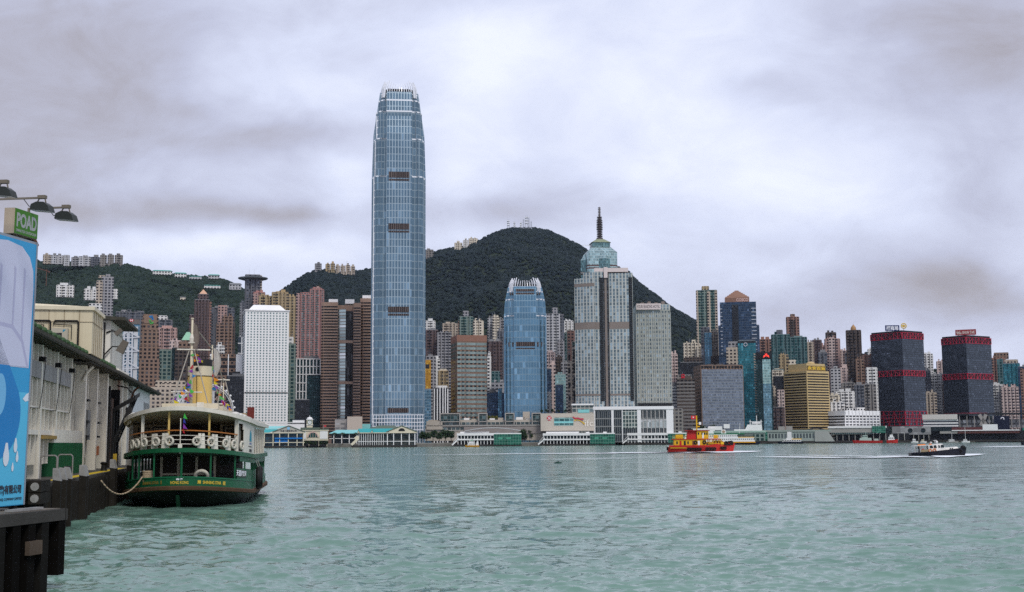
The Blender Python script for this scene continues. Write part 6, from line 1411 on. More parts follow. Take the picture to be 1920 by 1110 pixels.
for y, w in ((25.5, .38), (32.5, .34), (39.5, .34), (51.8, .3), (56.4, .34)): pb('post', M_post, -.62, .25, y - w, y + w, DZ, 10.95)
for y0 in [-12.6, -6.2, .2, 6.5, 12.6]:
    pb('name_board', M_board, -.02, .10, y0 + .3, y0 + 6.0, 8.75, 9.75)
    for k, u in enumerate((1.5, 3.1, 4.7)):
        pb('infill_panel', M_infill, -.58, -.50, y0 + u - .62, y0 + u + .62, 5.7, 8.7); pb('mullion', M_post, -.6, -.02, y0 + u + .74, y0 + u + .90, DZ + 1, 10.9)
    pb('sill', M_post, -.6, .05, y0 + .25, y0 + 6.1, 5.25, 5.55); pb('sill', M_post, -.6, .0, y0 + .25, y0 + 6.1, 6.9, 7.0)
    pb('wall_stain_panel', M_infill, -.6, -.46, y0 + 1.2, y0 + 5.6, 3.6, 5.1)
    mb = MB(); mb.tube([(.30, y0 + 6.3, 9.8), (.22, y0 + 6.0, 8.2), (.16, y0 + 5.5, 6.9), (.14, y0 + 3.0, 6.85)], .022, 5); mb.build('hanging_cable', M_blk, P)
pb('yellow_beam', mat('ochre_timber', (.30, .20, .06), .8), -.2, .25, 7.0, 12.2, 5.0, 5.22)
for y in (21.5, 23.4): pb('mullion', M_post, -.6, -.28, y - .07, y + .07, 4.8, 10.9)
pb('infill_panel', M_infill, -.6, -.45, 19.3, 25.0, 5.6, 10.2)
for (a, b) in ((26, 32), (33, 39)):
    pb('infill_panel', M_infill, -.6, -.42, a + .2, b - .2, 3.7, 10.3)
    for z in (5.2, 6.4, 8.1): pb('shelf_bracket', M_blk, -.42, .1, a + 2, a + 3.4, z, z + .16)
    pb('mullion', M_post, -.5, -.2, a + 4.3, a + 4.5, 3.6, 10.6)
pb('notice_box', mat('grey_metal_box', (.2, .2, .19), .6), -.4, .05, 28.6, 30.2, 5.0, 7.4); pb('orange_notice', mat('orange_notice', (.40, .12, .03), .6), -.4, .02, 35.2, 36.6, 3.7, 4.5)
# doorway with raised gangway
pb('doorway', M_gap, -.9, -.45, 41.5, 48.6, DZ, 9.3)
for y in (41.2, 48.8): pb('door_frame', M_blk, -.6, .3, y - .14, y + .14, DZ, 9.9)
pb('door_leaf', mat('brown_door', (.10, .06, .04), .7), -.6, -.2, 46.5, 48.5, DZ, 9.0)
G = thing('gangway', 'black raised boarding gangway beside the pier doorway', 'gangway', M=PM @ Matrix.Translation((.3, 43, 7.2)))
mb = MB(); mb.hexa([(0, 0, 0), (1.9, 0, 1.1), (1.9, 4.4, 1.6), (0, 4.4, .4), (0, 0, .35), (1.9, 0, 1.4), (1.9, 4.4, 1.95), (0, 4.4, .8)]); mb.build('ramp_plate', M_blk, G)
mb = MB()
for y in (.2, 2.2, 4.2): mb.bar((.1, y, -2.6), (1.7, y, 1.2 + y * .1), .16); mb.bar((0, y, -4.6), (.1, y, .3), .2)
mb.tube([(1.9, 0, 1.4), (1.2, 0, 2.2), (.3, .5, 2.4)], .07, 6); mb.build('strut', M_blk, G)
mb = MB(); mb.box(.2, .5, -.4, -.1, -4.75, -3.6); mb.build('winch', mat('winch_yellow', (.45, .30, .03), .6), G)
mb = MB(); mb.tube([(0, 62.2, DZ), (0.05, 62.2, 9.6), (.3, 62.4, 10.4), (.75, 62.4, 10.8)], .11, 8); mb.build('downpipe', M_rust, P)
mb = MB(); mb.tube([(.05, 25.1, 9.6), (.35, 25.1, 10.3), (.75, 25.1, 10.7)], .12, 8); mb.build('downpipe', M_post, P)
mb = MB(); mb.tube([(.0, 50.6, DZ), (.0, 50.6, 10.9)], .12, 8); mb.build('downpipe', mat('dull_pink_pipe', (.34, .22, .17), .7), P)
pb('end_wall', mat('bright_white_wall', (.70, .695, .68), .75, var=.08, scale=.4, grime=.3), -1, .1, 63.5, 84, 3.5, 10.95)
for i in range(4): pb('louvre_slot', M_board, .05, .16, 76.2 + i * 1.9, 77.1 + i * 1.9, 5.6, 9.6)
pb('junction_box', M_blk, .1, .5, 67.2, 68.6, 5.6, 7.0)
# roof, mossy eave, ridge of green tiles
mb = MB(); mb.hexa([(-15, -22, 11.0), (1.0, -22, 11.0), (1.0, 88, 11.0), (-15, 88, 11.0), (-15, -22, 11.6), (1.0, -22, 11.22), (1.0, 88, 11.22), (-15, 88, 11.6)]); mb.build('roof', M_moss, P)
mb = MB(); mb.box(.55, 1.12, -22, 88, 10.92, 11.0)
for i in range(110): mb.box(.9, 1.15, -21.9 + i, -21.06 + i, 11.0, 11.2)
mb.build('eave_fascia', M_moss, P)
mb = MB(); mb.cyl((.72, -22, 11.42), (.72, 40, 11.42), .13, .13, 8)
for i in range(34): mb.ball((.74, -21 + i * 1.8, 11.46), .24, 8, (1, 1.3, .9))
mb.build('ridge_tile', M_tile, P)
mb = MB(); mb.box(-.6, .95, 41, 50, 11.33, 11.5); mb.tube([(.6, 40, 11.6), (.6, 51, 11.6)], .06); mb.tube([(.1, 40, 11.8), (.1, 51, 11.8)], .06)
for i in range(9): mb.bar((.1, 41 + i * 1.1, 11.8), (.6, 41.6 + i * 1.1, 11.6), .05)
mb.build('roof_ladder', M_post, P)
# plant box standing on the roof
PB = thing('plant_box', 'cream panelled plant box standing on the pier roof', 'plant room', M=PM @ Matrix.Translation((1.1, 21, 10.9)) @ Matrix.Diagonal((1, 1, 1.14, 1)))
M_cpan = mat('cream_panel', (.56, .49, .34), .65, var=.08, scale=.6, grime=.35)
mb = MB(); mb.box(-13, 0, 0, 6.2, .0, 2.75); w_ = mb.build('wall', M_cpan, PB)
mb = MB(); mb.hexa([(-13, -.15, 2.75), (.15, -.15, 2.75), (.15, 6.3, 2.75), (-13, 6.3, 2.75), (-13, -.15, 3.0), (.15, -.15, 2.98), (.15, 6.3, 2.98), (-13, 6.3, 3.0)])
mb.hexa([(-13, .1, 3.0), (-.1, .1, 2.98), (-.1, 6, 2.98), (-13, 6, 3.0), (-5, .4, 3.2), (-4.8, .4, 3.2), (-4.8, 5, 3.2), (-5, 5, 3.2)]); mb.build('roof', mat('cream_cap', (.60, .54, .40), .6, grime=.2), PB)
mb = MB()
for i in range(12): mb.box(-.9 - i * 1.05, -.87 - i * 1.05, -.035, .0, 0, 2.75)
mb.box(-13, 0, -.03, 0, 1.98, 2.01)
for i in range(5): mb.box(0, .03, 1.0 + i * 1.1, 1.03 + i * 1.1, 0, 2.75)
mb.box(0, .03, 0, 6.2, 1.98, 2.01); mb.build('panel_seam', mat('seam_brown', (.20, .15, .09), .8), PB)
mb = MB(); mb.box(-4.0, -.1, .2, 6.0, -.5, -.02); mb.build('base_frame', M_blk, PB)
def aircon(x, label):
    T = thing('air_conditioner', label, 'air conditioner', M=PM @ Matrix.Translation((1.1 + x, 20.5, 11.45)), group='outdoor units on the plant box')
    mb = MB(); mb.box(-.56, .56, -.02, .42, 0, 1.22); mb.build('casing', mat('aircon_casing', (.40, .37, .29), .6, grime=.3), T)
    mb = MB(); mb.box(-.50, .16, -.05, -.02, .18, .88); mb.build('fan_grille', M_blk, T)
    mb = MB(); mb.lathe([(.01, -.10), (.10, -.10), (.11, -.07)], 12, (-.17, 0, .53), 'Y'); mb.build('fan_hub', mat('hub_grey', (.35, .33, .28), .5), T)
    mb = MB(); mb.torus((-.17, -.07, .53), .29, .02, (0, 1, 0), 20, 5); mb.torus((-.17, -.07, .53), .2, .015, (0, 1, 0), 20, 5); mb.build('fan_guard', mat('guard_grey', (.08, .08, .075), .5), T)
    mb = MB(); mb.add([(.22, -.035, 1.12), (.42, -.035, 1.12), (.22, -.035, .92)], [(0, 1, 2)]); mb.build('badge', mat('badge_blue', (.02, .22, .34), .4), T)
aircon(-2.15, 'outdoor unit with dark round fan, nearer the corner of the cream plant box'); aircon(-4.1, 'outdoor unit half hidden by the roof edge, near the billboard')
mb = MB()
for x in (-.95, -2.9 + .05):
    mb.tube([(x - 1.6, -.12, 2.05), (x - .05, -.12, 2.05), (x, -.12, 1.95), (x, -.12, .0)], .06, 6); mb.tube([(x - 1.6, -.1, 1.82), (x - .45, -.1, 1.78), (x - .45, -.1, .9)], .03, 5); mb.tube([(x - 1.6, -.12, 2.05), (x - 1.7, -.1, 1.8)], .05, 5)
mb.build('pipe', M_blk, PB)
# penthouse room behind
PH = thing('roof_room', 'white roof room with a wide mossy eave behind the plant box', 'roof room', M=PM @ Matrix.Translation((0.1, 41.5, 10.75)) @ Matrix.Diagonal((1, 1, 1.1, 1)))
mb = MB(); mb.box(-8, 0, 0, 10, -.1, 4.2); mb.build('wall', mat('cream_white_wall', (.62, .60, .53), .8, var=.1, scale=.5, grime=.5), PH)
mb = MB(); mb.hexa([(-9, -.8, 4.2), (1.3, -.8, 4.05), (1.3, 11.2, 4.05), (-9, 11.2, 4.2), (-9, -.8, 4.9), (1.3, -.8, 4.28), (1.3, 11.2, 4.28), (-9, 11.2, 4.9)]); mb.build('roof', M_moss, PH)
mb = MB(); mb.tube([(.06, .6, 3.4), (.06, 9.6, 3.4), (.06, 9.6, .5)], .025, 4); mb.tube([(.06, .6, 3.4), (.06, .6, .5)], .025, 4); mb.build('conduit', M_board, PH)
mb = MB(); mb.tube([(-1.0, -.1, 3.9), (-1.05, -.12, 0)], .12, 7); mb.tube([(-.5, -.1, 3.9), (-.5, -.12, 0)], .07, 6); mb.build('pipe', M_blk, PH)
def lampfix(M, label, sc=1.0, grp='wall floodlights on the roof room'):
    T = thing('floodlight', label, 'floodlight', M=M, group=grp)
    mb = MB(); s_ = sc; mb.hexa([(-.28 * s_, -.2 * s_, -.5 * s_), (.28 * s_, -.2 * s_, -.5 * s_), (.34 * s_, .12 * s_, -.5 * s_), (-.34 * s_, .12 * s_, -.5 * s_), (-.22 * s_, -.25 * s_, .5 * s_), (.22 * s_, -.25 * s_, .5 * s_), (.26 * s_, .05 * s_, .5 * s_), (-.26 * s_, .05 * s_, .5 * s_)]); mb.build('housing', mat('lamp_housing', (.12, .105, .085), .5), T)
    mb = MB(); mb.bar((0, .1, 0), (-.7 * s_, .3, -.4), .09); mb.bar((-.7 * s_, .3, -.4), (-.9 * s_, .2, -1.2 * s_), .1); mb.build('bracket', M_blk, T)
lampfix(PM @ Matrix.Translation((.8, 41.2, 14.2)) @ Matrix.Rotation(R(50), 4, 'Y'), 'upper small floodlight on the roof room wall', .7)
lampfix(PM @ Matrix.Translation((1.2, 41.0, 12.9)) @ Matrix.Rotation(R(28), 4, 'Y'), 'lower large floodlight on the roof room wall', 1.15)
# apron and fender piles
ap = MB(); ap.box(-2, 2.15, -9, 95, 1.9, DZ); ap.box(-30, -2, -22, 95, -2, DZ - .03)
tag(ap.build('pavement', M_apron), 'concrete pier apron beside the green wall', kind='structure').matrix_world = PM
ym = MB(); ym.box(1.2, 1.9, 2, 40, DZ + .002, DZ + .008); o = ym.build('road_marking', M_yel); o.matrix_world = PM; tag(o, 'yellow safety line on the pier apron', kind='structure')
rp = random.Random(11)
first = None; tops = {-4.2: 3.15, -3.4: 3.15, -2.2: 3.15, -1.4: 3.12, -.2: 3.12, .6: 3.1}
plist = [(-6.6 + i * .42) for i in range(115)]
FP = thing('fender_fence', 'row of tarred timber fender piles along the pier edge', 'fender', M=PM)
for i, y in enumerate(plist[:100]):
    mb = None
    if first is None: m_ = MB(); m_.box(-.14, .14, -.13, .13, -2.2, 2.15); first = m_.build('pile', M_timber, FP); o = first
    else: o = first.copy(); COL.objects.link(o); o.parent = FP
    o.location = (2.38 + rp.uniform(-.05, .05), y, rp.uniform(-.12, .12)); o.rotation_euler = (rp.uniform(-.015, .015), rp.uniform(-.015, .015), 0)
mb = MB(); mb.box(2.1, 2.24, -7, 95, 1.55, 1.8); mb.box(2.1, 2.24, -7, 95, .55, .75); mb.build('waling', M_timber, FP)
mb = MB(); mb.box(1.6, 2.2, -7, 95, -2.2, 1.5); mb.build('backing', M_gap, FP)
def dolphin(ys, label, x=2.72, h=3.15):
    T = thing('fender_cluster', label, 'fender', M=PM, group='capped fender posts along the pier edge')
    for y in ys:
        mb = MB(); mb.box(x - .2, x + .2, y - .2, y + .2, -2, h - .55); q = mb.build('post', M_timber, T)
        mb = MB(); mb.hexa([(x - .21, y - .21, h - .55), (x + .22, y - .21, h - .62), (x + .22, y + .21, h - .62), (x - .21, y + .21, h - .55), (x - .21, y - .21, h + .05), (x + .06, y - .21, h), (x + .06, y + .21, h), (x - .21, y + .21, h + .05)]); mb.build('pale_cap', mat('worn_white_cap', (.25, .245, .235), .85, var=.4, scale=3), q)
dolphin((-4.0, -2.0, -.1), 'three white capped timber posts nearest the billboard'); dolphin((6.0, 6.9), 'pair of pale capped timber posts beyond the first three')
dolphin((22.0, 23.0), 'dark pair of capped posts halfway along the pier', h=3.3); dolphin((34, 35), 'farther dark pair of capped posts beside the doorway', h=3.3)
T = thing('timber_baulks', 'stacked tarred baulks with pale sawn ends beside the billboard', 'timber', M=PM)
for i, x in enumerate((.1, .9, 1.65, 2.35)):
    for k in range(2):
        mb = MB(); mb.box(x, x + .55, -10.6 + .12 * i, -7.4, 1.62 + k * .56, 2.14 + k * .56); q = mb.build('baulk', M_timber, T)
        mb = MB(); mb.lathe([(.01, 0), (.19, .01), (.2, .05)], 12, (x + .28, -10.65 + .12 * i, 1.88 + k * .56), 'Y'); mb.build('pale_end', M_tend, q)
for i, (y, lb) in enumerate(((5.0, 'pale tubular hoop rail nearest the capped posts'), (11.5, 'pale tubular hoop rail farther along the apron'))):
    T = thing('hoop_rail', lb, 'rail', M=PM @ Matrix.Translation((.9, y, DZ)), group='hoop rails on the apron'); mb = MB(); mb.tube([(-.45, 0, 0), (-.45, 0, 1.25), (-.35, 0, 1.38), (.35, 0, 1.38), (.45, 0, 1.25), (.45, 0, 0)], .045, 7); mb.build('hoop', mat('worn_tube', (.26, .25, .24), .5, metal=.3), T)
for i, (y, lb) in enumerate(((9, 'mooring bollard near the pair of pale capped posts'), (28, 'mooring bollard close to the ferry stern'))):
    T = thing('bollard', lb, 'bollard', M=PM @ Matrix.Translation((1.4, y, DZ)), group='mooring bollards on the apron'); mb = MB(); mb.lathe([(.28, 0), (.22, .1), (.18, .45), (.28, .6), (.2, .68), (.01, .7)], 12); mb.build('post', M_blk, T)

# ================================================================ BILLBOARD
QM = Matrix.Translation((-14.75, 39.0, 0)) @ Matrix.Rotation(math.atan2(1.8, .3), 4, 'Z'); BM = QM @ Matrix.Translation((0, .22, 0)) @ Matrix.Rotation(R(.9), 4, 'X')
BB = thing('billboard', 'tall blue billboard with a water drop and pale bottle picture', 'billboard', M=BM)
def flat(name, m, poly, y, par=None, th=.004):
    mb = MB(); mb.add([(x, y, z) for x, z in poly], [tuple(range(len(poly)))]); return mb.build(name, m, par or BB)
M_sky = mat('print_blue', (.035, .30, .56), .45, var=.05, scale=.6); M_cy = mat('print_cyan', (.085, .44, .66), .45, var=.05, scale=.6)
M_bot = mat('print_bottle', (.52, .53, .66), .45, var=.05, scale=.5); M_bot2 = mat('print_bottle_shade', (.40, .40, .55), .45, var=.05)
M_drop = mat('print_drop', (.015, .19, .47), .4, var=.15, scale=.5); M_drop2 = mat('print_drop_pale', (.16, .42, .66), .4, var=.1); M_spl = mat('print_white', (.62, .66, .72), .45, var=.05)
mb = MB(); mb.box(-6.5, 0, .006, .35, 2.6, 10.6); pan = mb.build('panel', [M_sky], BB)
mb = MB(); mb.box(-6.55, 0.03, .02, .40, 10.6, 10.68); mb.box(0.0, .05, -.02, .4, 2.6, 10.68); mb.build('frame', mat('frame_grey', (.3, .32, .35), .5, metal=.4), BB)
flat('picture', M_cy, [(-6.5, 2.62), (-.01, 2.62), (-.01, 6.0), (-6.5, 6.0)], .002)
flat('picture', M_bot, [(-6.5, 6.75), (-.10, 6.75), (-.06, 9.2), (-.12, 9.75), (-.35, 10.15), (-.8, 10.42), (-1.6, 10.5), (-2.6, 10.4), (-6.5, 10.3)], 0)
for x in (-.62, -1.15, -1.9): flat('picture', M_bot2, [(x, 7.4), (x + .07, 7.4), (x + .09, 9.7), (x - .02, 9.8)], -.003)
flat('picture', M_bot2, [(-6.5, 6.78), (-.12, 6.78), (-.5, 7.6), (-1.1, 8.0), (-2, 8.05), (-6.5, 7.9)], -.004)
flat('picture', M_bot, [(-6.5, 6.78), (-.24, 6.78), (-.6, 7.5), (-1.15, 7.88), (-2, 7.93), (-6.5, 7.8)], -.006)
cx, cz, rr = -1.85, 5.35, 1.42
drop = [(cx + rr * math.sin(t), cz - rr * math.cos(t)) for t in [math.pi * 2 * i / 40 for i in range(-13, 14)]]
drop = drop + [(cx + .75, cz + 1.35), (cx + .35, cz + 1.85), (cx, cz + 2.3), (cx - .35, cz + 1.85), (cx - .75, cz + 1.35)]
flat('picture', M_drop, drop, -.006)
flat('picture', M_drop2, [(cx + .25 + .32 * math.sin(t), cz + .55 + .62 * math.cos(t)) for t in [math.pi * 2 * i / 24 for i in range(24)]], -.010)
flat('picture', M_spl, [(-.02, 5.75), (-.02, 6.0), (-.16, 5.95), (-.35, 5.8), (-.2, 5.72)], -.004)
for q, r_ in (((-.62, 4.35), .10), ((-.5, 4.02), .075), ((-1.1, 4.05), .16), ((-.72, 3.72), .06)): flat('picture', M_spl, [(q[0] + r_ * math.sin(t), q[1] + r_ * 1.7 * math.cos(t) + (r_ if math.cos(t) > .8 else 0)) for t in [math.pi * 2 * i / 16 for i in range(16)]], -.012)
text_mb('氣(香港)有限公司', 1, Matrix.Translation((-1.05, -.008, 3.07)) @ FR, .003, bold=.03, fit=(1.75, .31)).build('lettering', M_ink, BB)
text_mb('(HONG KONG) COMPANY LIMITED', 1, Matrix.Translation((-1.0, -.008, 2.79)) @ FR, .003, fit=(1.75, .10)).build('lettering', M_ink, BB)
bp = MB()
for x in (-6.2, -3.1, -.15): bp.bar((x, .25, 2.3), (x, .25, 2.62), .18); bp.bar((x, 2.4, 2.3), (x, .5, 9.6), .14); bp.bar((x, .48, 2.5), (x, .48, 11.3), .14)
bp.build('support', M_blk, BB)
PO = thing('advert_sign', 'green box sign with grey capital letters above the billboard', 'sign', M=BM @ Matrix.Translation((0, 0, 10.74)))
mb = MB(); mb.box(-1.32, -.03, .0, .34, .02, .80); mb.build('casing', mat('beige_casing', (.36, .30, .22), .7, var=.12, scale=2, grime=.3), PO)
mb = MB(); mb.box(-1.30, -.03, -.02, .0, .03, .79); gf = mb.build('green_face', mat('sign_green', (.045, .17, .012), .5, var=.1, scale=2, grime=.2), PO)
M_sg = mat('sign_grey_letters', (.33, .34, .34), .6, var=.05)
text_mb('POAD', 1, Matrix.Translation((-.665, -.022, .46)) @ FR, .004, bold=.035, fit=(1.12, .44)).build('lettering', M_sg, gf)
text_mb('SMARTER OUTDOOR', 1, Matrix.Translation((-.665, -.022, .135)) @ FR, .003, bold=.01, fit=(1.14, .085)).build('lettering', M_sg, gf)
mb = MB()
for x in (-1.1, -.15): mb.bar((x, .2, -.16), (x, .2, .05), .07); mb.bar((x, .05, -.06), (x, .3, -.06), .05)
mb.build('support', M_blk, PO)
def flood(x, y, z, label, reach):
    T = thing('floodlight', label, 'floodlight', M=BM @ Matrix.Translation((x, y, z)), group='arm mounted floodlights over the billboard')
    mb = MB()                                  # hooded trough, open side turned back to the billboard
    prof = [(-.30, -.10), (-.27, .06), (-.10, .13), (.12, .12), (.26, .02), (.33, -.16)]
    for (a, b) in zip(prof[:-1], prof[1:]): pass
    n = len(prof); vs = [(q, -p[0] , p[1]) for q in (-.17, .17) for p in prof]
    mb.add(vs, [(i, i + 1, n + i + 1, n + i) for i in range(n - 1)] + [tuple(range(n)), tuple(reversed(range(n, 2 * n)))]); mb.build('hood', mat('lamp_dark_green', (.022, .026, .022), .45), T)
    mb = MB(); mb.hexa([(-.15, .29, -.115), (.15, .29, -.115), (.15, -.32, -.175), (-.15, -.32, -.175), (-.15, .29, -.10), (.15, .29, -.10), (.15, -.32, -.16), (-.15, -.32, -.16)]); mb.build('glass', mat('lamp_glass', (.3, .3, .28), .2), T)
    mb = MB(); mb.box(-.07, .07, -.11, .13, .24, .34); mb.bar((0, .1, .25), (0, .18, .1), .03); mb.bar((0, -.08, .25), (0, -.12, .1), .03); mb.build('clamp', mat('lamp_clamp', (.14, .12, .09), .6), T)
    mb = MB(); mb.bar((0, -.02, .27), (0, reach, .25), .055); mb.bar((0, reach, .27), (0, reach, -.35), .06); mb.build('arm', mat('arm_steel', (.15, .13, .10), .6), T)
    mb = MB(); mb.tube([(0, .28, .05), (.0, .42, .02), (0, .5, .12), (0, .62, .26)], .012, 4); mb.build('cable', M_blk, T)
flood(-.5, -1.22, 11.40, 'floodlight nearest the far end, with its arm behind the green sign', 1.25)
flood(-1.95, -1.25, 11.42, 'middle floodlight over the billboard, on the long arm', 1.9)
flood(-3.6, -1.02, 11.55, 'floodlight cut by the left edge of the view', 1.9)
T = thing('floodlight', 'small brown trough light behind the green box sign', 'floodlight', M=BM @ Matrix.Translation((.12, .3, 10.95)))
mb = MB(); mb.hexa([(-.1, -.1, -.1), (.3, -.1, -.35), (.3, .4, -.35), (-.1, .4, -.1), (-.08, -.1, .1), (.36, -.1, -.28), (.36, .4, -.28), (-.08, .4, .1)]); mb.build('hood', M_rust, T)
mb = MB(); mb.bar((-.1, .2, -.5), (-.1, .2, .12), .05); mb.build('bracket', M_blk, T)
T = thing('canopy', 'dark jutting canopy at the far edge of the billboard', 'canopy', M=BM @ Matrix.Translation((.35, .4, 8.7)))
mb = MB(); mb.hexa([(-.4, -.1, -.7), (.1, -.1, .1), (.1, 1.6, .1), (-.4, 1.6, -.7), (-.4, -.1, .7), (.16, -.1, .28), (.16, 1.6, .28), (-.4, 1.6, .7)]); mb.build('roof', M_moss, T)
mb = MB(); mb.bar((-.3, .7, -6.2), (-.3, .7, -.3), .2); mb.build('post', M_blk, T)
# quay platform under the billboard
QP = thing('timber_platform', 'dark timber quay platform beneath the billboard', 'platform', M=QM)
mb = MB(); mb.box(-14, .75, -.62, 9, 2.26, 2.46); mb.build('deck', mat('worn_deck', (.13, .115, .095), .9, var=.35, scale=1.5, bump=.5), QP)
mb = MB(); mb.box(-14, .8, -.80, -.62, 2.10, 2.44); mb.box(.75, .9, -.8, 9, 2.10, 2.44); mb.build('edge_beam', mat('grey_timber', (.042, .039, .035), .85, var=.4, scale=1.5, bump=.4), QP)
mb = MB(); mb.box(-14, .5, -.30, 9, -2.5, 2.26); mb.build('backing', M_gap, QP)
M_pl2 = mat('worn_pile', (.005, .0045, .004), .9, spec=.04, var=.5, scale=1.5, bump=.4); M_pl3 = mat('grey_pile', (.011, .0105, .0095), .9, spec=.05, var=.5, scale=1.5, bump=.4)
for i, x in enumerate([.62, -.35, -1.1, -1.9, -2.7, -3.6, -4.6, -5.8]):
    mb = MB(); mb.box(x - .2, x + .2, -.78, -.36, (.45, -.0, -2, -2)[i % 4] if i < 2 else -2.5, 2.12); mb.build('pile', M_pl3 if i in (1, 4) else M_pl2, QP)
mb = MB(); mb.box(-1.4, -.7, -.9, -.75, 1.2, 1.6); mb.build('wale_block', mat('brown_block', (.075, .055, .04), .9, var=.4, scale=2), QP)
# things lying on the platform
T = thing('timber_offcut', 'pale weathered board lying on the platform edge', 'timber', M=QM @ Matrix.Translation((-.6, -.45, 2.47))); mb = MB(); mb.box(-1.2, .5, -.1, .15, 0, .07); mb.build('board', M_tend, T)
# ================================================================ FERRY
FM = Matrix.Translation((-23.25, 88.6, 0)) @ Matrix.Rotation(R(8.0), 4, 'Z')
FL = 34.0
M_hullk = mat('black_hull', (.004, .005, .004), .45, spec=.15, var=.5, scale=.5); M_fgreen = mat('ferry_green', (.008, .092, .038), .35, var=.15, scale=.8, grime=.35)
M_fwhite = mat('ferry_white', (.63, .60, .52), .5, var=.1, scale=.8, grime=.35); M_fcream = mat('ferry_cream', (.56, .50, .37), .55, var=.08, scale=.8, grime=.2)
M_ftan = mat('ferry_tan', (.33, .25, .145), .6, var=.1, scale=.8); M_strake = mat('rusty_strake', (.075, .042, .022), .8, var=.5, scale=1.5, bump=.3); M_fyel = mat('funnel_yellow', (.60, .42, .14), .45, var=.06, scale=.8, grime=.12)
M_orange = mat('varnished_rail', (.36, .13, .03), .4, var=.15, scale=2); M_buoy = mat('lifebuoy_white', (.55, .52, .44), .7, var=.12, scale=3, grime=.2); M_wood = mat('dark_wood', (.05, .03, .02), .6, var=.2, scale=1)
M_flgold = mat('gold_leaf', (.60, .42, .05), .4, var=.05)
def sheer(y): q = min(y, FL - y); return -.62 * (1 - (1 - min(max(q, 0), 12) / 12) ** 2)
def oring(hw, b=8.0, y0=0.0, n=18, full=True):
    e = [(hw * math.sin(t), y0 + b * (1 - math.cos(t))) for t in [math.pi / 2 * (i / n - 1) for i in range(2 * n + 1)]]
    e = [(hw * math.sin(t), y0 + (b - y0) * (1 - math.cos(t))) for t in [math.pi / 2 * (i / n - 1) for i in range(2 * n + 1)]]
    far = [(x, FL - y) for x, y in reversed(e)]
    return e + far if full else e
def rings(mb, R_, close=True, camber=0.0, hw0=4.6):
    vs, fs = [], []; n = len(R_[0][0])
    for P_, z in R_: vs += [(x, y, z + sheer(y) - camber * (x / hw0) ** 2) for x, y in P_]
    for k in range(len(R_) - 1):
        for i in range(n if close else n - 1): j = (i + 1) % n; fs.append((k * n + i, k * n + j, (k + 1) * n + j, (k + 1) * n + i))
    return mb.add(vs, fs)
def cap(mb, P_, z, camber=0.0, hw0=4.6, flip=False):   # deck or ceiling filled in strips across the boat
    n = len(P_) // 2; vs = [(x, y, z + sheer(y) - camber * (x / hw0) ** 2) for x, y in P_]
    h = (len(P_) // 4); N_ = len(P_)
    e = P_[:N_ // 2]; m_ = len(e); fs = []
    allp = list(range(N_)); L_ = [i for i in range(0, m_ // 2 + 1)][::-1] + [N_ - 1 - i for i in range(0, m_ // 2 + 1)]
    left = list(range(m_ // 2, -1, -1)) + list(range(N_ - 1, N_ - 1 - m_ // 2 - 1, -1)); right = list(range(m_ // 2, m_)) + list(range(m_, m_ + m_ // 2 + 1))
    for a in range(min(len(left), len(right)) - 1):
        q = [left[a], right[a], right[a + 1], left[a + 1]]; q2 = []
        for i in q:
            if i not in q2: q2.append(i)
        if len(q2) > 2: fs.append(tuple(q2 if not flip else reversed(q2)))
    return mb.add(vs, fs)
FE = thing('ferry', 'green and white double decked ferry moored at the pier', 'ferry', M=FM)
mb = MB(); rings(mb, [(oring(2.6, 10, 3.0), -.9), (oring(3.3, 10, 1.8), -.1), (oring(4.0, 9, .8), .45), (oring(4.55, 8, .12), 1.36)]); mb.build('hull', M_hullk, FE, True)
mb = MB(); mb.hexa([(-.12, 1.2, -.8), (.12, 1.2, -.8), (.12, 3, -.8), (-.12, 3, -.8), (-.12, .1, .9), (.12, .1, .9), (.12, 2, .9), (-.12, 2, .9)]); mb.build('stem_post', mat('dark_green_stem', (.008, .045, .022), .4), FE)
mb = MB(); mb.bar((.0, 1.06, .05), (.06, .8, .42), .09, .03); mb.build('stem_highlight', M_wlet, FE)  # highlight on the stem painted as a pale bar
mb = MB(); rings(mb, [(oring(4.6, 8, 0), 1.22), (oring(4.82, 8.1, -.2), 1.26), (oring(4.82, 8.1, -.2), 1.46), (oring(4.6, 8, 0), 1.54)]); mb.build('rubbing_strake', M_strake, FE)
OUT = oring(4.6, 8, 0)
mb = MB(); rings(mb, [(OUT, 1.40), (OUT, 2.12), (oring(4.48, 8, .12), 2.12), (oring(4.48, 8, .12), 1.2)]); bul = mb.build('bulwark', M_fgreen, FE)
mb = MB(); rings(mb, [(oring(4.64, 8, -.04), 2.10), (oring(4.64, 8, -.04), 2.18), (oring(4.44, 8, .16), 2.18), (oring(4.44, 8, .16), 2.10)]); mb.build('capping_rail', mat('green_capping', (.012, .12, .055), .35), FE)
mb = MB(); cap(mb, oring(4.5, 8, .1), 1.25); mb.build('lower_deck', mat('dark_deck', (.02, .022, .02), .8), FE)
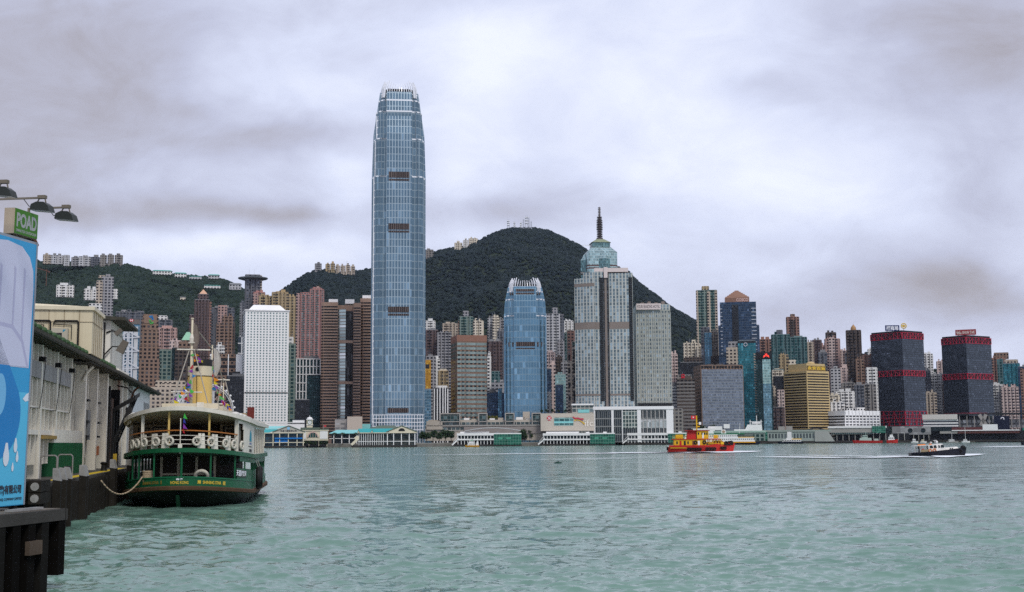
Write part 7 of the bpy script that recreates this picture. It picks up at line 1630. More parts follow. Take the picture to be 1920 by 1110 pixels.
# arc length map along the stern
ARC = oring(4.6, 8, 0, 60, False); cum = [0.0]
for a, b in zip(ARC[:-1], ARC[1:]): cum.append(cum[-1] + math.hypot(b[0] - a[0], b[1] - a[1]))
mid = cum[60]
def onarc(u, off=0.0, scale=1.0):
    u = u + mid; i = 0
    while i < len(cum) - 2 and cum[i + 1] < u: i += 1
    f = (u - cum[i]) / (cum[i + 1] - cum[i]); a, b = ARC[i], ARC[i + 1]; d = Vector((b[0] - a[0], b[1] - a[1])).normalized(); n = Vector((d.y, -d.x))
    return Vector((a[0] + (b[0] - a[0]) * f, a[1] + (b[1] - a[1]) * f)) * scale + n * off, d, n
for u in cum: pass
LOSA = math.atan(620 / F) - R(8.0)
def u_from_px(px, off=0.0):
    best = None
    for i, (x, y) in enumerate(ARC):
        w = FM @ Vector((x, y, 4)); q = 960 + F * w.x / w.y; e = abs(q - px)
        if best is None or e < best[0]: best = (e, cum[i] - mid)
    return best[1]
def bend(mbt, zoff, off=.02, sheer_on=True):
    for i, (x, y, z) in enumerate(mbt.v):
        p, d, n = onarc(x, off + z); mbt.v[i] = (p.x, p.y, zoff + y + (sheer(p.y) if sheer_on else 0))
    return mbt
I4 = Matrix.Identity(4)
def arctext(body, px0, px1, h, z, m, par, bold=.02, off=.02, name='lettering'):
    a, b = u_from_px(px0), u_from_px(px1); t = text_mb(body, 1, Matrix.Translation(((a + b) / 2, 0, 0)), .006, bold=bold, fit=(abs(b - a), h)); bend(t, z, off).build(name, m, par)
arctext('HONG KONG', 325, 356, .21, 1.76, M_flgold, bul); arctext('香港', 334.5, 345.5, .13, 1.99, M_wlet, bul)
arctext('SHINING STAR', 384, 418, .22, 1.80, M_flgold, bul); arctext('輝', 373.5, 379, .26, 1.80, M_flgold, bul); arctext('星', 421, 425.5, .26, 1.80, M_flgold, bul)
M_dgold = mat('darker_gold', (.20, .15, .03), .5)  # darker gold for the lettering on the left quarter
arctext('SHINING STAR', 273, 302, .20, 1.80, M_dgold, bul); arctext('星', 305, 309.5, .24, 1.80, M_dgold, bul); arctext('輝', 263, 267, .24, 1.80, M_dgold, bul)
# lower deck: casing, posts, side panels
mb = MB(); mb.box(-2.4, 2.4, 5.0, 29, 1.0, 3.95); mb.build('engine_casing', mat('casing_dark', (.035, .028, .02), .7), FE)
for x in (-1.75, -.55, .75, 2.05): mb = MB(); mb.box(x - .09, x + .09, 4.9, 5.0, 1.2, 3.9); mb.build('casing_frame', M_fcream, FE)
mb = MB(); mb.box(-1.8, 2.1, 4.88, 4.98, 2.15, 2.3); mb.build('casing_frame', M_fcream, FE)
for px in (291, 343, 400, 446.5, 463.5, 481, 262, 250):
    p, d, n = onarc(u_from_px(px), -.1); mb = MB(); mb.bar((p.x, p.y, 2.1 + sheer(p.y)), (p.x, p.y, 3.9 + sheer(p.y)), .11 if px != 343 else .13); mb.build('deck_post', M_fgreen, FE)
for k in range(10): 
    for sx_ in (-1, 1):
        y = 9.5 + k * 1.75; mb = MB(); mb.bar((sx_ * 4.5, y, 2.0 + sheer(y)), (sx_ * 4.5, y, 3.9 + sheer(y)), .14); mb.build('deck_post', M_fgreen, FE)
def strip(u0, u1, z0, z1, off, m, name, par=None, n=14, th=.05, extend=0.0):
    pts = [onarc(u0 + (u1 - u0) * i / n, off)[0] for i in range(n + 1)]
    if extend: pts.append(Vector((pts[-1].x, pts[-1].y + extend)))
    mb = MB()
    for a, b in zip(pts[:-1], pts[1:]):
        d = (b - a).normalized(); q = Vector((d.y, -d.x)) * -th; A, B, C, D = a, b, b + q, a + q; za, zb = sheer(a.y), sheer(b.y)
        f0 = z0 if not callable(z0) else None
        mb.hexa([(A.x, A.y, z0 + za), (B.x, B.y, z0 + zb), (C.x, C.y, z0 + zb), (D.x, D.y, z0 + za), (A.x, A.y, z1 + za), (B.x, B.y, z1 + zb), (C.x, C.y, z1 + zb), (D.x, D.y, z1 + za)])
    return mb.build(name, m, par or FE)
ur = u_from_px(447); umax = cum[-1] - mid
strip(ur, umax, 2.1, 2.95, -.03, M_fgreen, 'side_panel', extend=17)
strip(-umax, -ur - .4, 2.1, 2.8, -.03, M_fgreen, 'side_panel')
bd = strip(u_from_px(446.5), u_from_px(464), 2.36, 2.86, .02, mat('notice_dark', (.02, .03, .02), .5), 'notice_board')
for i, ch in enumerate('天星海港遊'):
    a = u_from_px(446.5); b = u_from_px(464); u = a + (b - a) * (i + .5) / 5; t = text_mb(ch, 1, Matrix.Translation((u, 0, 0)), .004, bold=.03, fit=((b - a) * .17, .42)); bend(t, 2.61, .03).build('lettering', M_wlet, bd)
# band between the decks
mb = MB(); D1 = oring(4.78, 8.1, -.16)
rings(mb, [(D1, 3.84), (D1, 4.14), (oring(4.4, 8, .2), 4.14)]); rings(mb, [(oring(4.4, 8, .2), 3.84), (D1, 3.84)]); mb.build('deck_band', M_fgreen, FE)
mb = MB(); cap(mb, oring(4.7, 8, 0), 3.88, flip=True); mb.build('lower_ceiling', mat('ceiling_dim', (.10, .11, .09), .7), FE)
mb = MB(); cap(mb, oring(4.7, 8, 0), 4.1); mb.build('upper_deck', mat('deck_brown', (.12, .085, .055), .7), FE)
strip(u_from_px(452), umax, 3.48, 3.86, .02, M_fgreen, 'deck_skirt', extend=17)
# upper deck rail
RO = lambda u: onarc(u, -.05)[0]
us_ = [(-ur - .1) + (2 * ur + .1) * i / 40 for i in range(41)]
for z in (4.42, 4.72, 5.02):
    mb = MB(); mb.tube([(RO(u).x, RO(u).y, z + sheer(RO(u).y)) for u in us_], .026, 6); mb.build('rail_bar', M_fwhite, FE)
mb = MB(); mb.tube([(RO(u).x, RO(u).y, 5.36 + sheer(RO(u).y)) for u in us_], .045, 7); mb.build('handrail', M_orange, FE)
for px in (269, 274, 287, 293, 309, 313, 377, 384, 404, 409, 429, 434):
    p, d, n = onarc(u_from_px(px), -.08); z = sheer(p.y); mb = MB(); a = .17; b = .10
    q = lambda w, zz: [(p.x + d.x * w - n.x * .03, p.y + d.y * w - n.y * .03, zz + z), (p.x + d.x * w + n.x * .03, p.y + d.y * w + n.y * .03, zz + z)]
    l0, l1, h0, h1 = q(-a, 4.02), q(a, 4.02), q(-b, 5.2), q(b, 5.2); mb.hexa([l0[0], l0[1], l1[1], l1[0], h0[0], h0[1], h1[1], h1[0]]); mb.build('rail_board', M_fwhite, FE)
for px, m_, w in ((266, M_fwhite, .2), (447, M_fwhite, .2), (313, M_fyel, .13), (399, M_fyel, .13)):
    p, d, n = onarc(u_from_px(px), -.35 if m_ is M_fyel else -.15); mb = MB(); mb.bar((p.x, p.y, 4.0 + sheer(p.y)), (p.x, p.y, 6.75 + sheer(p.y)), w); mb.build('awning_post', m_, FE)
p, d, n = onarc(u_from_px(342), .02); mb = MB(); mb.bar((p.x, p.y, 3.75), (p.x, p.y, 6.2), .06); mb.box(p.x - .14, p.x + .14, p.y - .08, p.y + .02, 4.05, 4.4); mb.build('stern_staff', M_fwhite, FE)
# cabin wall across the upper deck, with openings
YW = 7.0
for x0, x1, m_ in ((-4.4, -1.45, M_ftan), (2.2, 4.4, M_ftan)): mb = MB(); mb.box(x0, x1, YW, YW + .1, 3.5, 6.7); mb.build('cabin_wall', m_, FE)
mb = MB(); mb.box(-1.45, 2.2, YW, YW + .1, 5.9, 6.7); mb.build('cabin_wall', mat('brown_lintel', (.10, .06, .035), .6), FE)
mb = MB(); mb.box(-1.45, -.75, YW + .02, YW + .12, 3.6, 5.85); mb.box(.9, 1.3, YW + .02, YW + .12, 3.6, 5.85); mb.build('cabin_wall', M_wood, FE)
mb = MB(); mb.box(-1.5, 2.3, YW + 1.5, YW + 1.6, 3.5, 6.6); mb.build('inner_bulkhead', M_wood, FE)
for x, w, h, z, lb in ((-3.35, .42, .3, 5.35, 'framed picture farthest toward the pier on the cabin wall'), (-2.25, .5, .34, 5.38, 'framed picture beside the dark doorway, pier side'), (2.95, .5, .36, 5.38, 'framed picture on the cabin wall near the white post')):
    T = thing('framed_picture', lb, 'picture', M=FM @ Matrix.Translation((x, YW - .03, z)), group='framed pictures on the ferry cabin wall')
    mb = MB(); mb.box(-w, w, -.02, .02, -h, h); mb.build('frame', M_blk, T); mb = MB(); mb.box(-w * .78, w * .78, -.03, -.021, -h * .7, h * .7); mb.build('mount', mat('picture_mount', (.30, .25, .17), .7), T); mb = MB(); mb.box(-w * .55, w * .55, -.04, -.031, -h * .45, h * .3); mb.build('print', mat('picture_print', (.07, .06, .05), .6), T)
mb = MB(); mb.box(3.75, 4.05, YW - .05, YW, 5.1, 5.65); mb.build('notice', mat('notice_paper', (.22, .18, .12), .7), FE)
for k in range(3): mb = MB(); mb.ball((.1 + .2 * k, 4.5, 6.62), .07, 8); mb.build('ceiling_lamp', emat('warm_bulb', (1.0, .62, .18), 2.2), FE)
# white curved side screens with rounded openings
def screen(u0, u1, ext, side):
    strip(u0, u1, 6.2, 6.85, 0, M_fwhite, 'side_screen', extend=ext); strip(u0, u1, 4.02, 4.20, 0, M_fwhite, 'side_screen', extend=ext)
screen(ur, umax, 17, 1); screen(-umax, -ur - .1, 0, -1)
uA, uB, uC = u_from_px(458.5), u_from_px(477.5), umax
lp = strip(uA, uB + .9, 4.2, 6.21, .0, M_fwhite, 'side_screen')
for (a, b, z0, z1) in ((ur, ur + .12, 4.2, 6.25), (uA - .25, uA, 4.2, 4.6), (uA - .18, uA, 5.8, 6.21)): strip(a, b, z0, z1, 0, M_fwhite, 'screen_corner', n=3)
strip(ur + .1, uA, 4.25, 6.15, -.25, mat('clear_curtain', (.20, .19, .165), .35, var=.5, scale=2), 'plastic_curtain', n=6)
for k in range(7):
    y = 8.8 + k * 2.3; mb = MB(); mb.box(4.55, 4.62, y, y + .5, 4.2 + sheer(y), 6.25 + sheer(y)); mb.build('screen_pillar', M_fwhite, FE)
    mb = MB(); mb.box(4.4, 4.5, y + .5, y + 2.3, 4.3 + sheer(y), 6.22 + sheer(y)); mb.build('rolled_curtain', M_ftan, FE)
for sgn_ in (-1,): strip(-umax, -ur - .3, 4.2, 6.15, -.2, MATS['clear_curtain'], 'plastic_curtain')
# logo on the screen: teal arch over a wave, with lettering
uc = (uA + uB) / 2 + .15
mb = MB(); P_ = [(-.42, 0)] + [(-.42 * math.cos(t), .3 + .62 * math.sin(t)) for t in [math.pi * i / 10 for i in range(11)]] + [(.42, 0), (.2, .12), (0, 0), (-.2, .12)]
mb.add([(uc + x, y, 0) for x, y in P_], [tuple(range(len(P_)))]); bend(mb, 4.98, .012).build('logo', mat('logo_teal', (.01, .24, .33), .45, var=0), lp)
mb = MB(); mb.add([(uc + x, y, 0) for x, y in ((-.45, -.05), (-.2, .06), (0, -.04), (.2, .06), (.45, -.05), (.45, -.14), (.2, -.02), (0, -.13), (-.2, -.02), (-.45, -.14))], [(0, 1, 8, 9), (1, 2, 7, 8), (2, 3, 6, 7), (3, 4, 5, 6)]); bend(mb, 4.92, .012).build('logo', mat('logo_blue', (.04, .10, .36), .45, var=0), lp)
for body, z, h, w, m_ in (("Star Ferry's Harbour Tour", 4.66, .10, 1.5, M_ink), ('天星海港遊', 4.37, .24, 1.0, M_ink)):
    t = text_mb(body, 1, Matrix.Translation((uc, 0, 0)), .004, bold=.02, fit=(w, h)); bend(t, z, .014).build('lettering', m_, lp)
# roof
RO_ = oring(4.85, 8.2, -.2)
mb = MB(); rings(mb, [(RO_, 6.74), (RO_, 7.02), (oring(4.2, 8, .6), 7.12)], camber=.35); cap(mb, oring(4.2, 8, .6), 7.12, .35); mb.build('roof', M_fwhite, FE)
mb = MB(); cap(mb, RO_, 6.74, .35, flip=True); mb.build('ceiling', mat('ferry_ceiling', (.42, .36, .26), .6), FE)
cv_ = MB(); cr_ = random.Random(4)                 # folded canvas covers along both roof edges
for sx_ in (-1, 1):
    for k in range(16):
        y = 3.4 + k * .7; x = sx_ * min(4.3, 4.6 * math.sqrt(max(.05, 1 - max(0, (8 - y) / 8.2) ** 2)) - .25); cv_.ball((x, y, 7.06 + sheer(y) - .35 * (x / 4.6) ** 2), .38 + cr_.uniform(-.06, .06), 8, (.8, 1.4, .42))
cv_.build('canvas_cover', mat('canvas_white', (.55, .54, .50), .9, var=.2, scale=3, bump=.4), FE, True)
mb = MB(); mb.box(-2.0, 2.1, 6.2, 7.2, 6.6, 7.42); lk = mb.build('roof_locker', M_fcream, FE)
mb = MB(); mb.box(.55, 1.05, 6.1, 6.2, 6.6, 7.5); mb.box(-2.02, 2.12, 6.14, 6.2, 7.0, 7.04); mb.build('locker_trim', M_fwhite, lk)
mb = MB(); mb.box(-2.2, 2.2, 9, 18, 6.3, 7.3); mb.build('roof_house', M_fcream, FE)
mb = MB(); mb.box(4.2, 4.7, 6.8, 7.3, 6.3, 7.15); mb.build('port_light', mat('red_light_box', (.12, .02, .015), .6), FE)
mb = MB(); mb.box(-4.7, -4.3, 6.8, 7.3, 6.3, 7.15); mb.build('side_light', M_blk, FE)
# funnel and masts
FX, FY = .12, 12.0
fu_ = MB(); fu_.lathe([(.94, 6.2), (.94, 9.75)], 24, (FX, FY, 0)); fn = fu_.build('funnel', M_fyel, FE, True)
mb = MB(); mb.lathe([(.945, 9.72), (.95, 10.55)], 24, (FX, FY, 0)); mb.build('cream_band', M_fcream, fn, True)
mb = MB(); mb.lathe([(.955, 9.69), (.96, 9.76)], 24, (FX, FY, 0)); mb.lathe([(.96, 10.52), (.97, 11.05), (.85, 11.05), (.8, 10.7)], 24, (FX, FY, 0)); mb.build('black_top', M_blk, fn, True)
mb = MB(); mb.lathe([(.01, -.06), (.16, -.05), (.17, .06)], 14, (FX - .1, FY - .93, 10.25), 'Y'); mb.build('porthole', M_gap, fn)
mb = MB(); mb.tube([(FX - .15, FY - .96, 9.7), (FX - .1, FY - .97, 8.2), (FX - .12, FY - .96, 7.0)], .025, 5); mb.build('conduit', M_wood, fn)
mb = MB()
for a in range(5): t = -1.2 + a * .6; mb.bar((FX + .9 * math.sin(t), FY - .9 * math.cos(t), 11.0), (FX + .9 * math.sin(t), FY - .9 * math.cos(t), 11.3), .05)
mb.tube([(FX + .9 * math.sin(-1.2 + .24 * a), FY - .9 * math.cos(-1.2 + .24 * a), 11.3) for a in range(11)], .03, 5); mb.build('cage_rail', M_blk, fn)
def ship_mast(x, y, zb, zt, yards, r):
    mb = MB(); mb.cyl((x, y, zb), (x, y, zt), r, r * .5, 10); mb.ball((x, y, zt), r * .9, 8, (1, 1, .5)); m_ = mb.build('mast', M_fcream, FE, True)
    for z, w, off in yards: q = MB(); q.cyl((x + off - w, y - .1, z + .02), (x + off + w, y - .1, z - .02), .05, .05, 8); q.build('yard', M_fwhite, m_)
    return m_
MX, MY = -.18, 8.6
mm = ship_mast(MX, MY, 6.5, 14.0, ((11.6, 1.25, .15), (8.35, 1.15, -.3)), .15)
mb = MB(); mb.lathe([(.1, 12.05), (.28, 12.1), (.28, 12.18), (.1, 12.2)], 12, (MX, MY, 0)); mb.lathe([(.17, 12.2), (.2, 12.5), (.12, 12.75), (.06, 12.8)], 12, (MX, MY, 0)); mb.build('mast_lamp', M_fwhite, mm)
m2 = ship_mast(.9, 13.5, 6.5, 12.3, (), .1)
m3 = ship_mast(1.55, 17, 6.5, 9.8, ((10.0 - .3, .5, 0), (8.2 - .5, .6, -.2)), .07)
rg_ = MB()
for a, b in (((MX - .15, MY, 11.7), (-1.55, 6.6, 6.7)), ((MX + .15, MY, 11.7), (1.5, 6.2, 6.9)), ((MX, MY, 13.6), (.9, 13.5, 12.0)), ((1.0, 13.5, 12), (1.55, 17, 9.5)), ((1.7, 17, 9.6), (2.6, 15, 6.6)), ((1.4, 17, 9.6), (1.1, 15, 6.6))): rg_.cyl(a, b, .045, .045, 5)
rg_.build('rigging', mat('rope_grey', (.30, .28, .24), .9), FE)
# flags and bunting
def cloth(name, label, x, y, z0, z1, w, m, cat='flag'):
    T = thing(name, label, cat, M=FM @ Matrix.Translation((x, y, 0))); vs, fs = [], []; n, k = 10, 5
    for i in range(n + 1):
        for j in range(k + 1):
            u, v = j / k, i / n; ww = w * (.25 + .75 * math.sin(math.pi * min(1, .15 + v * .8)) ) * u; vs.append((.1 + ww * .8, -.1 + .16 * math.sin(u * 9 + v * 3) * u - .1 * u, z1 + (z0 - z1) * v - u * .25))
    for i in range(n):
        for j in range(k): a = i * (k + 1) + j; fs.append((a, a + 1, a + k + 2, a + k + 1))
    mb = MB(); mb.add(vs, fs); mb.build('cloth', m, T, True); return T
cloth('flag', 'drooping brown grey flag at the top of the ferry mast', MX, MY, 11.6, 13.7, .62, mat('flag_brown', (.17, .14, .12), .9, var=.3, scale=2)); cloth('flag', 'limp pale flag on the second ferry mast', .95, 13.5, 10.0, 12.1, .75, mat('flag_pale', (.42, .40, .37), .9, var=.2, scale=2))
COLS = [(.50, .42, .02), (.42, .015, .03), (.05, .40, .06), (.03, .04, .30), (.20, .04, .32), (.55, .20, .02), (.02, .16, .40)]
CM_ = [mat('pennant_%s' % n_, c, .8, var=.05) for n_, c in zip(('yellow', 'red', 'green', 'navy', 'purple', 'orange', 'blue'), COLS)]
def bunting(label, pts, n, seed, sz=.3):
    rg2 = random.Random(seed); T = thing('bunting', label, 'bunting', M=FM, group='strings of coloured pennants'); mb = MB(); mb.tube(pts, .015, 4); mb.build('string', M_board, T)
    L_ = len(pts) - 1
    for i in range(n):
        q = (i + .5) / n * L_; k = min(L_ - 1, int(q)); p = Vector(pts[k]).lerp(Vector(pts[k + 1]), q - k); mb = MB(); s_ = sz * rg2.uniform(.8, 1.3); a = rg2.uniform(-1.0, .4); sg = rg2.choice((-1, 1, 1))
        mb.add([p, p + Vector((.05, 0, -s_ * .85)), p + Vector((sg * s_ * math.cos(a), .08, -s_ * .5 + s_ * .5 * math.sin(a)))], [(0, 1, 2)]); mb.build('pennant', CM_[(i * 3 + seed + rg2.randrange(2)) % 7], T)
bunting('pennant string climbing the tall ferry mast to its yard', [(MX + .2, MY - .2, 11.5), (MX + .12, MY - .2, 10.0), (MX - .05, MY - .2, 8.6), (MX - .25, MY - .8, 7.4), (MX - .1, 6.0, 7.2)], 15, 1, .34)
bunting('pennant string hanging left of the tall ferry mast', [(MX - .2, MY - .2, 9.2), (-.9, MY - 1, 8.3), (-1.5, MY - 1.6, 7.4)], 8, 3, .36)
bunting('pennant string from mast top across the funnel top', [(MX + .2, MY, 11.4), (.2, 10.2, 11.1), (.5, 11.2, 10.9), (.9, 13.3, 10.8)], 10, 5, .3)
bunting('pennant string from second mast down to the roof edge', [(1.0, 13.4, 10.8), (1.1, 13.2, 9.2), (1.7, 13, 8.0), (2.4, 12.5, 7.3)], 16, 2, .36)
T = thing('bunting', 'purple and blue pennants hanging over the stern rail', 'bunting', M=FM, group='strings of coloured pennants'); p = onarc(u_from_px(348), .05)[0]
for i, (z, c, dx) in enumerate(((6.55, 2, .1), (6.25, 3, 0), (5.85, 4, .12), (5.55, 1, -.05))): mb = MB(); mb.add([(p.x + .1 * i * -.3, p.y, z), (p.x + dx + .12, p.y - .05, z - .42), (p.x - .08, p.y, z - .35)], [(0, 1, 2)]); mb.build('pennant', CM_[c], T)
# lifebuoys hung outside the rail
LB = None
for px in (253.5, 262.5, 276, 295.5, 320.5, 370.5, 396, 422, 439, 453.5):
    p, d, n = onarc(u_from_px(px), .07); Mx = FM @ Matrix.Translation((p.x, p.y, 4.62 + sheer(p.y))) @ Matrix.Rotation(math.atan2(d.y, d.x), 4, 'Z')
    if LB is None:
        LB = thing('lifebuoy', 'white lifebuoy hung on the upper stern rail', 'lifebuoy', M=Mx, group='lifebuoys along the upper deck rail'); mb = MB(); mb.torus((0, 0, 0), .26, .085, (0, 1, 0), 26, 10); rg3 = mb.build('ring', M_buoy, LB, True)
        mb = MB()
        for a in range(3): t = math.pi / 2 + a * 2.094; mb.bar((0, 0, 0), (.2 * math.cos(t), 0, .2 * math.sin(t)), .05, .02)
        mb.build('rope_lashing', M_fwhite, LB)
        mb = MB()
        for a in range(4): t = math.pi / 4 + a * math.pi / 2; mb.torus((.26 * math.cos(t), 0, .26 * math.sin(t)), .092, .012, (-math.sin(t), 0, math.cos(t)), 10, 4)
        mb.build('strap', M_board, rg3)
    else: dup(LB, Mx)
# fenders, coils and gear on the lower deck
T = thing('lifebuoy', 'lifebuoy lying inside the lower stern deck', 'lifebuoy', M=FM @ Matrix.Translation((1.45, 1.6, 2.16)) @ Matrix.Rotation(R(25), 4, 'X')); mb = MB(); mb.torus((0, 0, 0), .42, .13, (0, 1, .1), 24, 8); mb.build('ring', M_buoy, T, True)
T = thing('rope_coil', 'pale rope coiled round a stern bollard', 'rope', M=FM @ Matrix.Translation((onarc(u_from_px(272), -.35)[0].x, onarc(u_from_px(272), -.35)[0].y, 1.75)))
mb = MB()
for k in range(6): mb.torus((0, 0, .1 + k * .13), .30, .07, (0, 0, 1), 16, 6)
mb.build('coil', mat('rope_tan', (.36, .28, .19), .9, var=.3, scale=4), T, True); mb = MB(); mb.cyl((0, 0, -.4), (0, 0, .95), .2, .2, 10); mb.build('bollard_core', M_blk, T)
for i, (y, lb) in enumerate(((9.5, 'black tyre fender nearest the stern, on the ferry side'), (12.0, 'black tyre fender farther along the ferry side'))):
    T = thing('tyre_fender', lb, 'fender', M=FM @ Matrix.Translation((4.95, y, 1.75)), group='fenders on the ferry side'); mb = MB(); mb.cyl((0, 0, -.65), (0, 0, .7), .2, .2, 12); mb.ball((0, 0, .7), .2, 10); mb.ball((0, 0, -.65), .2, 10); mb.build('fender_body', M_blk, T, True); mb = MB(); mb.tube([(0, 0, .8), (-.3, 0, 1.6)], .03, 5); mb.build('lanyard', M_board, T)
mb = MB(); a0 = onarc(u_from_px(272), .05)[0]; w0 = FM @ Vector((a0.x, a0.y, 2.15)); w1 = PM @ Vector((2.6, 16.0, 2.0)); T = thing('mooring_rope', 'tan mooring rope sagging between the ferry stern and the pier', 'rope', loc=(0, 0, 0))
mb.tube([tuple(w0.lerp(w1, i / 16) - Vector((0, 0, 1.05 * 4 * (i / 16) * (1 - i / 16)))) for i in range(17)], .05, 6); mb.build('rope', MATS['rope_tan'], T, True)
# passengers on the lower deck
def person(label, M, top, legs, pose=0, hair=(.02, .015, .012), skin=(.42, .27, .19)):
    T = bpy.data.meshes.new('person'); bm_v, rad, ed = [], [], []
    def v(p, r, par=None):
        bm_v.append(p); rad.append(r)
        if par is not None: ed.append((par, len(bm_v) - 1))
        return len(bm_v) - 1
    pel = v((0, 0, .92), .14); ch = v((0, .0, 1.22), .15, pel); sh_ = v((0, .01, 1.42), .12, ch); nk = v((0, 0, 1.52), .058, sh_); hd = v((0, -.01, 1.60), .085, nk); h2 = v((0, -.015, 1.70), .092, hd)
    for s_ in (-1, 1):
        a = v((s_ * .18, 0, 1.42), .062, sh_); e = v((s_ * .25, .03 - .1 * pose, 1.14), .046, a); w = v((s_ * .22, -.14 - .12 * pose, .95 + .25 * pose), .034, e); hnd = v((s_ * .21, -.2 - .14 * pose, .90 + .28 * pose), .038, w)
        for f in range(4): v((s_ * (.17 + .022 * f), -.27 - .15 * pose, .86 + .29 * pose), .012, hnd)
        v((s_ * .17, -.21 - .14 * pose, .84 + .28 * pose), .013, hnd)
        hp = v((s_ * .1, 0, .86), .105, pel); kn = v((s_ * .11, -.03, .48), .07, hp); an = v((s_ * .11, .02, .08), .046, kn); v((s_ * .12, -.16, .04), .04, an)
    T.from_pydata(bm_v, ed, []); o = bpy.data.objects.new('person', T); COL.objects.link(o); sk = o.modifiers.new('Skin', 'SKIN'); ss = o.modifiers.new('Smooth', 'SUBSURF'); ss.levels = ss.render_levels = 1
    if not T.skin_vertices: T.attributes  # skin layer is created by the modifier
    for i, sv in enumerate(T.skin_vertices[0].data): sv.radius = (rad[i], rad[i]); sv.use_root = i == 0
    m, t, b = newmat('person_clothes'); tcn = N(t, 'ShaderNodeTexCoord'); sp3 = N(t, 'ShaderNodeSeparateXYZ'); t.links.new(tcn.outputs['Object'], sp3.inputs[0]); z = sp3.outputs[2]
    c = MIXC(t, MATH(t, 'GREATER_THAN', z, .93), legs, top); c = MIXC(t, MATH(t, 'GREATER_THAN', z, 1.50), c, skin); c = MIXC(t, MATH(t, 'LESS_THAN', z, .09), c, (.02, .02, .02)); t.links.new(c, b.inputs['Base Color']); b.inputs['Roughness'].default_value = .8
    T.materials.append(m); o.matrix_world = M; tag(o, label, 'person')
    hb = MB(); hb.ball((0, .015, 1.735), .098, 10, (1, 1.05, .85)); hb.build('hair', mat('hair_dark', hair, .7), o, True)
    fb = MB(); fb.ball((0, -.11, 1.66), .018, 6, (.8, 1, 1.4)); fb.box(-.03, .03, -.112, -.10, 1.605, 1.615)
    for s_ in (-1, 1): fb.ball((s_ * .035, -.098, 1.69), .012, 6); fb.ball((s_ * .095, 0, 1.66), .022, 6, (.5, 1, 1.4))
    fb.build('face', mat('face_detail', (.25, .13, .10), .7), o); return o
p = FM @ Vector((3.75, 6.4, 1.28 + sheer(6.4))); person('passenger in pale clothes standing behind the lower deck panel', Matrix.Translation(p) @ Matrix.Rotation(R(40), 4, 'Z') @ Matrix.Scale(.97, 4), (.40, .28, .20), (.12, .08, .06), 1)
p = FM @ Vector((1.9, 3.4, 1.28 + sheer(3.4))); person('crew member in dark clothes on the lower stern deck', Matrix.Translation(p) @ Matrix.Rotation(R(-20), 4, 'Z'), (.03, .035, .05), (.02, .02, .025), 0)
# ================================================================ BOATS
def wl(px, py):                               # point on the water seen at this pixel
    d = FWD + RIGHT * ((px - 960) / F) + UP * ((555 - py) / F); t = -CAMZ / d.z; return Vector((0, 0, CAMZ)) + d * t
def boat_frame(px, py, head, Y=None):
    p = wl(px, py) if Y is None else Vector(((px - 960) / F * Y, Y, 0)); phi = math.atan2(-p.x, p.y); return Matrix.Translation((p.x, p.y, 0)) @ Matrix.Rotation(phi + R(head), 4, 'Z'), p.y / F
def hull(L, B, zs, zb, k=.55, keel=-.6, n=14, flare=.8, tw=.85):
    """Hull along +x; zs, zb deck heights at stern and bow."""
    mb = MB(); S = []
    for i in range(n + 1):
        u = i / n; x = -L / 2 + L * u; w = B / 2 * (tw + (1 - tw) * min(1, u / .3)) if u < k else B / 2 * (1 - ((u - k) / (1 - k)) ** 2.2); w = max(w, .03)
        zd = zs + (zb - zs) * max(0, (u - .15) / .85) ** 1.8; rk = .06 * L * max(0, u - .8) / .2
        S.append([(x + rk, w, zd), (x + rk * .5, w * flare, .25), (x, w * flare * .5, keel), (x, -w * flare * .5, keel), (x + rk * .5, -w * flare, .25), (x + rk, -w, zd)])
    vs = [p for s in S for p in s]; fs = []
    for i in range(n):
        for j in range(5): a = i * 6 + j; fs.append((a, a + 6, a + 7, a + 1))
        fs.append((i * 6 + 5, i * 6, i * 6 + 6, i * 6 + 11)) if False else fs.append((i * 6, i * 6 + 5, i * 6 + 11, i * 6 + 6))
    fs.append(tuple(range(6))); fs.append(tuple(reversed(range(n * 6, n * 6 + 6)))); mb.add(vs, fs); return mb
M_tred = mat('tug_red', (.42, .022, .018), .5, var=.15, scale=.3, grime=.25); M_tyel = mat('tug_yellow', (.62, .36, .015), .5, var=.1, scale=.3, grime=.2); M_rub = mat('tyre_rubber', (.012, .012, .012), .8, var=.3, scale=2)
def bxs(T, name, m, *b):
    mb = MB(); mb.box(*b); return mb.build(name, m, T)
def windows(T, par, xs, y, z0, z1, w, m=None):
    for x in xs: bxs(par or T, 'window', m or M_dglass, x, x + w, y - .04, y + .04, z0, z1)
# ---- red and yellow tug
TM, ts = boat_frame(1312, 847.5, 7); TG = thing('tugboat', 'red and yellow tugboat with tyre fenders steaming across the harbour', 'tugboat', M=TM)
Lt = 25.5; hull(Lt, 7.2, 2.1, 3.4, .6, -1).build('hull', M_tred, TG)
bxs(TG, 'yellow_stripe', M_tyel, -12.2, -4.6, -3.42, -3.30, 1.55, 1.85); bxs(TG, 'bulwark', M_tred, -12.6, 3, -3.5, -3.3, 2.0, 2.75)
mb = MB(); mb.hexa([(3, -3.4, 2.2), (12.2, -1.2, 2.9), (12.2, -1.0, 2.9), (3, -3.2, 2.2), (3, -3.4, 2.7), (12.6, -1.2, 4.2), (12.6, -1.0, 4.2), (3, -3.2, 2.7)]); mb.build('bulwark', M_tred, TG)
h = bxs(TG, 'deckhouse', M_tyel, -10.4, 2.4, -2.6, 2.6, 2.0, 5.0); windows(TG, h, (-9.6, -5.2), -2.62, 3.2, 4.3, .6); 
for x, m in ((-8.3, M_tred), (-6.6, M_dglass), (-1.0, M_wp), (-3.2, mat('door_brown', (.15, .06, .03), .6))): bxs(h, 'door', m, x, x + .8, -2.68, -2.56, 2.4, 4.5)
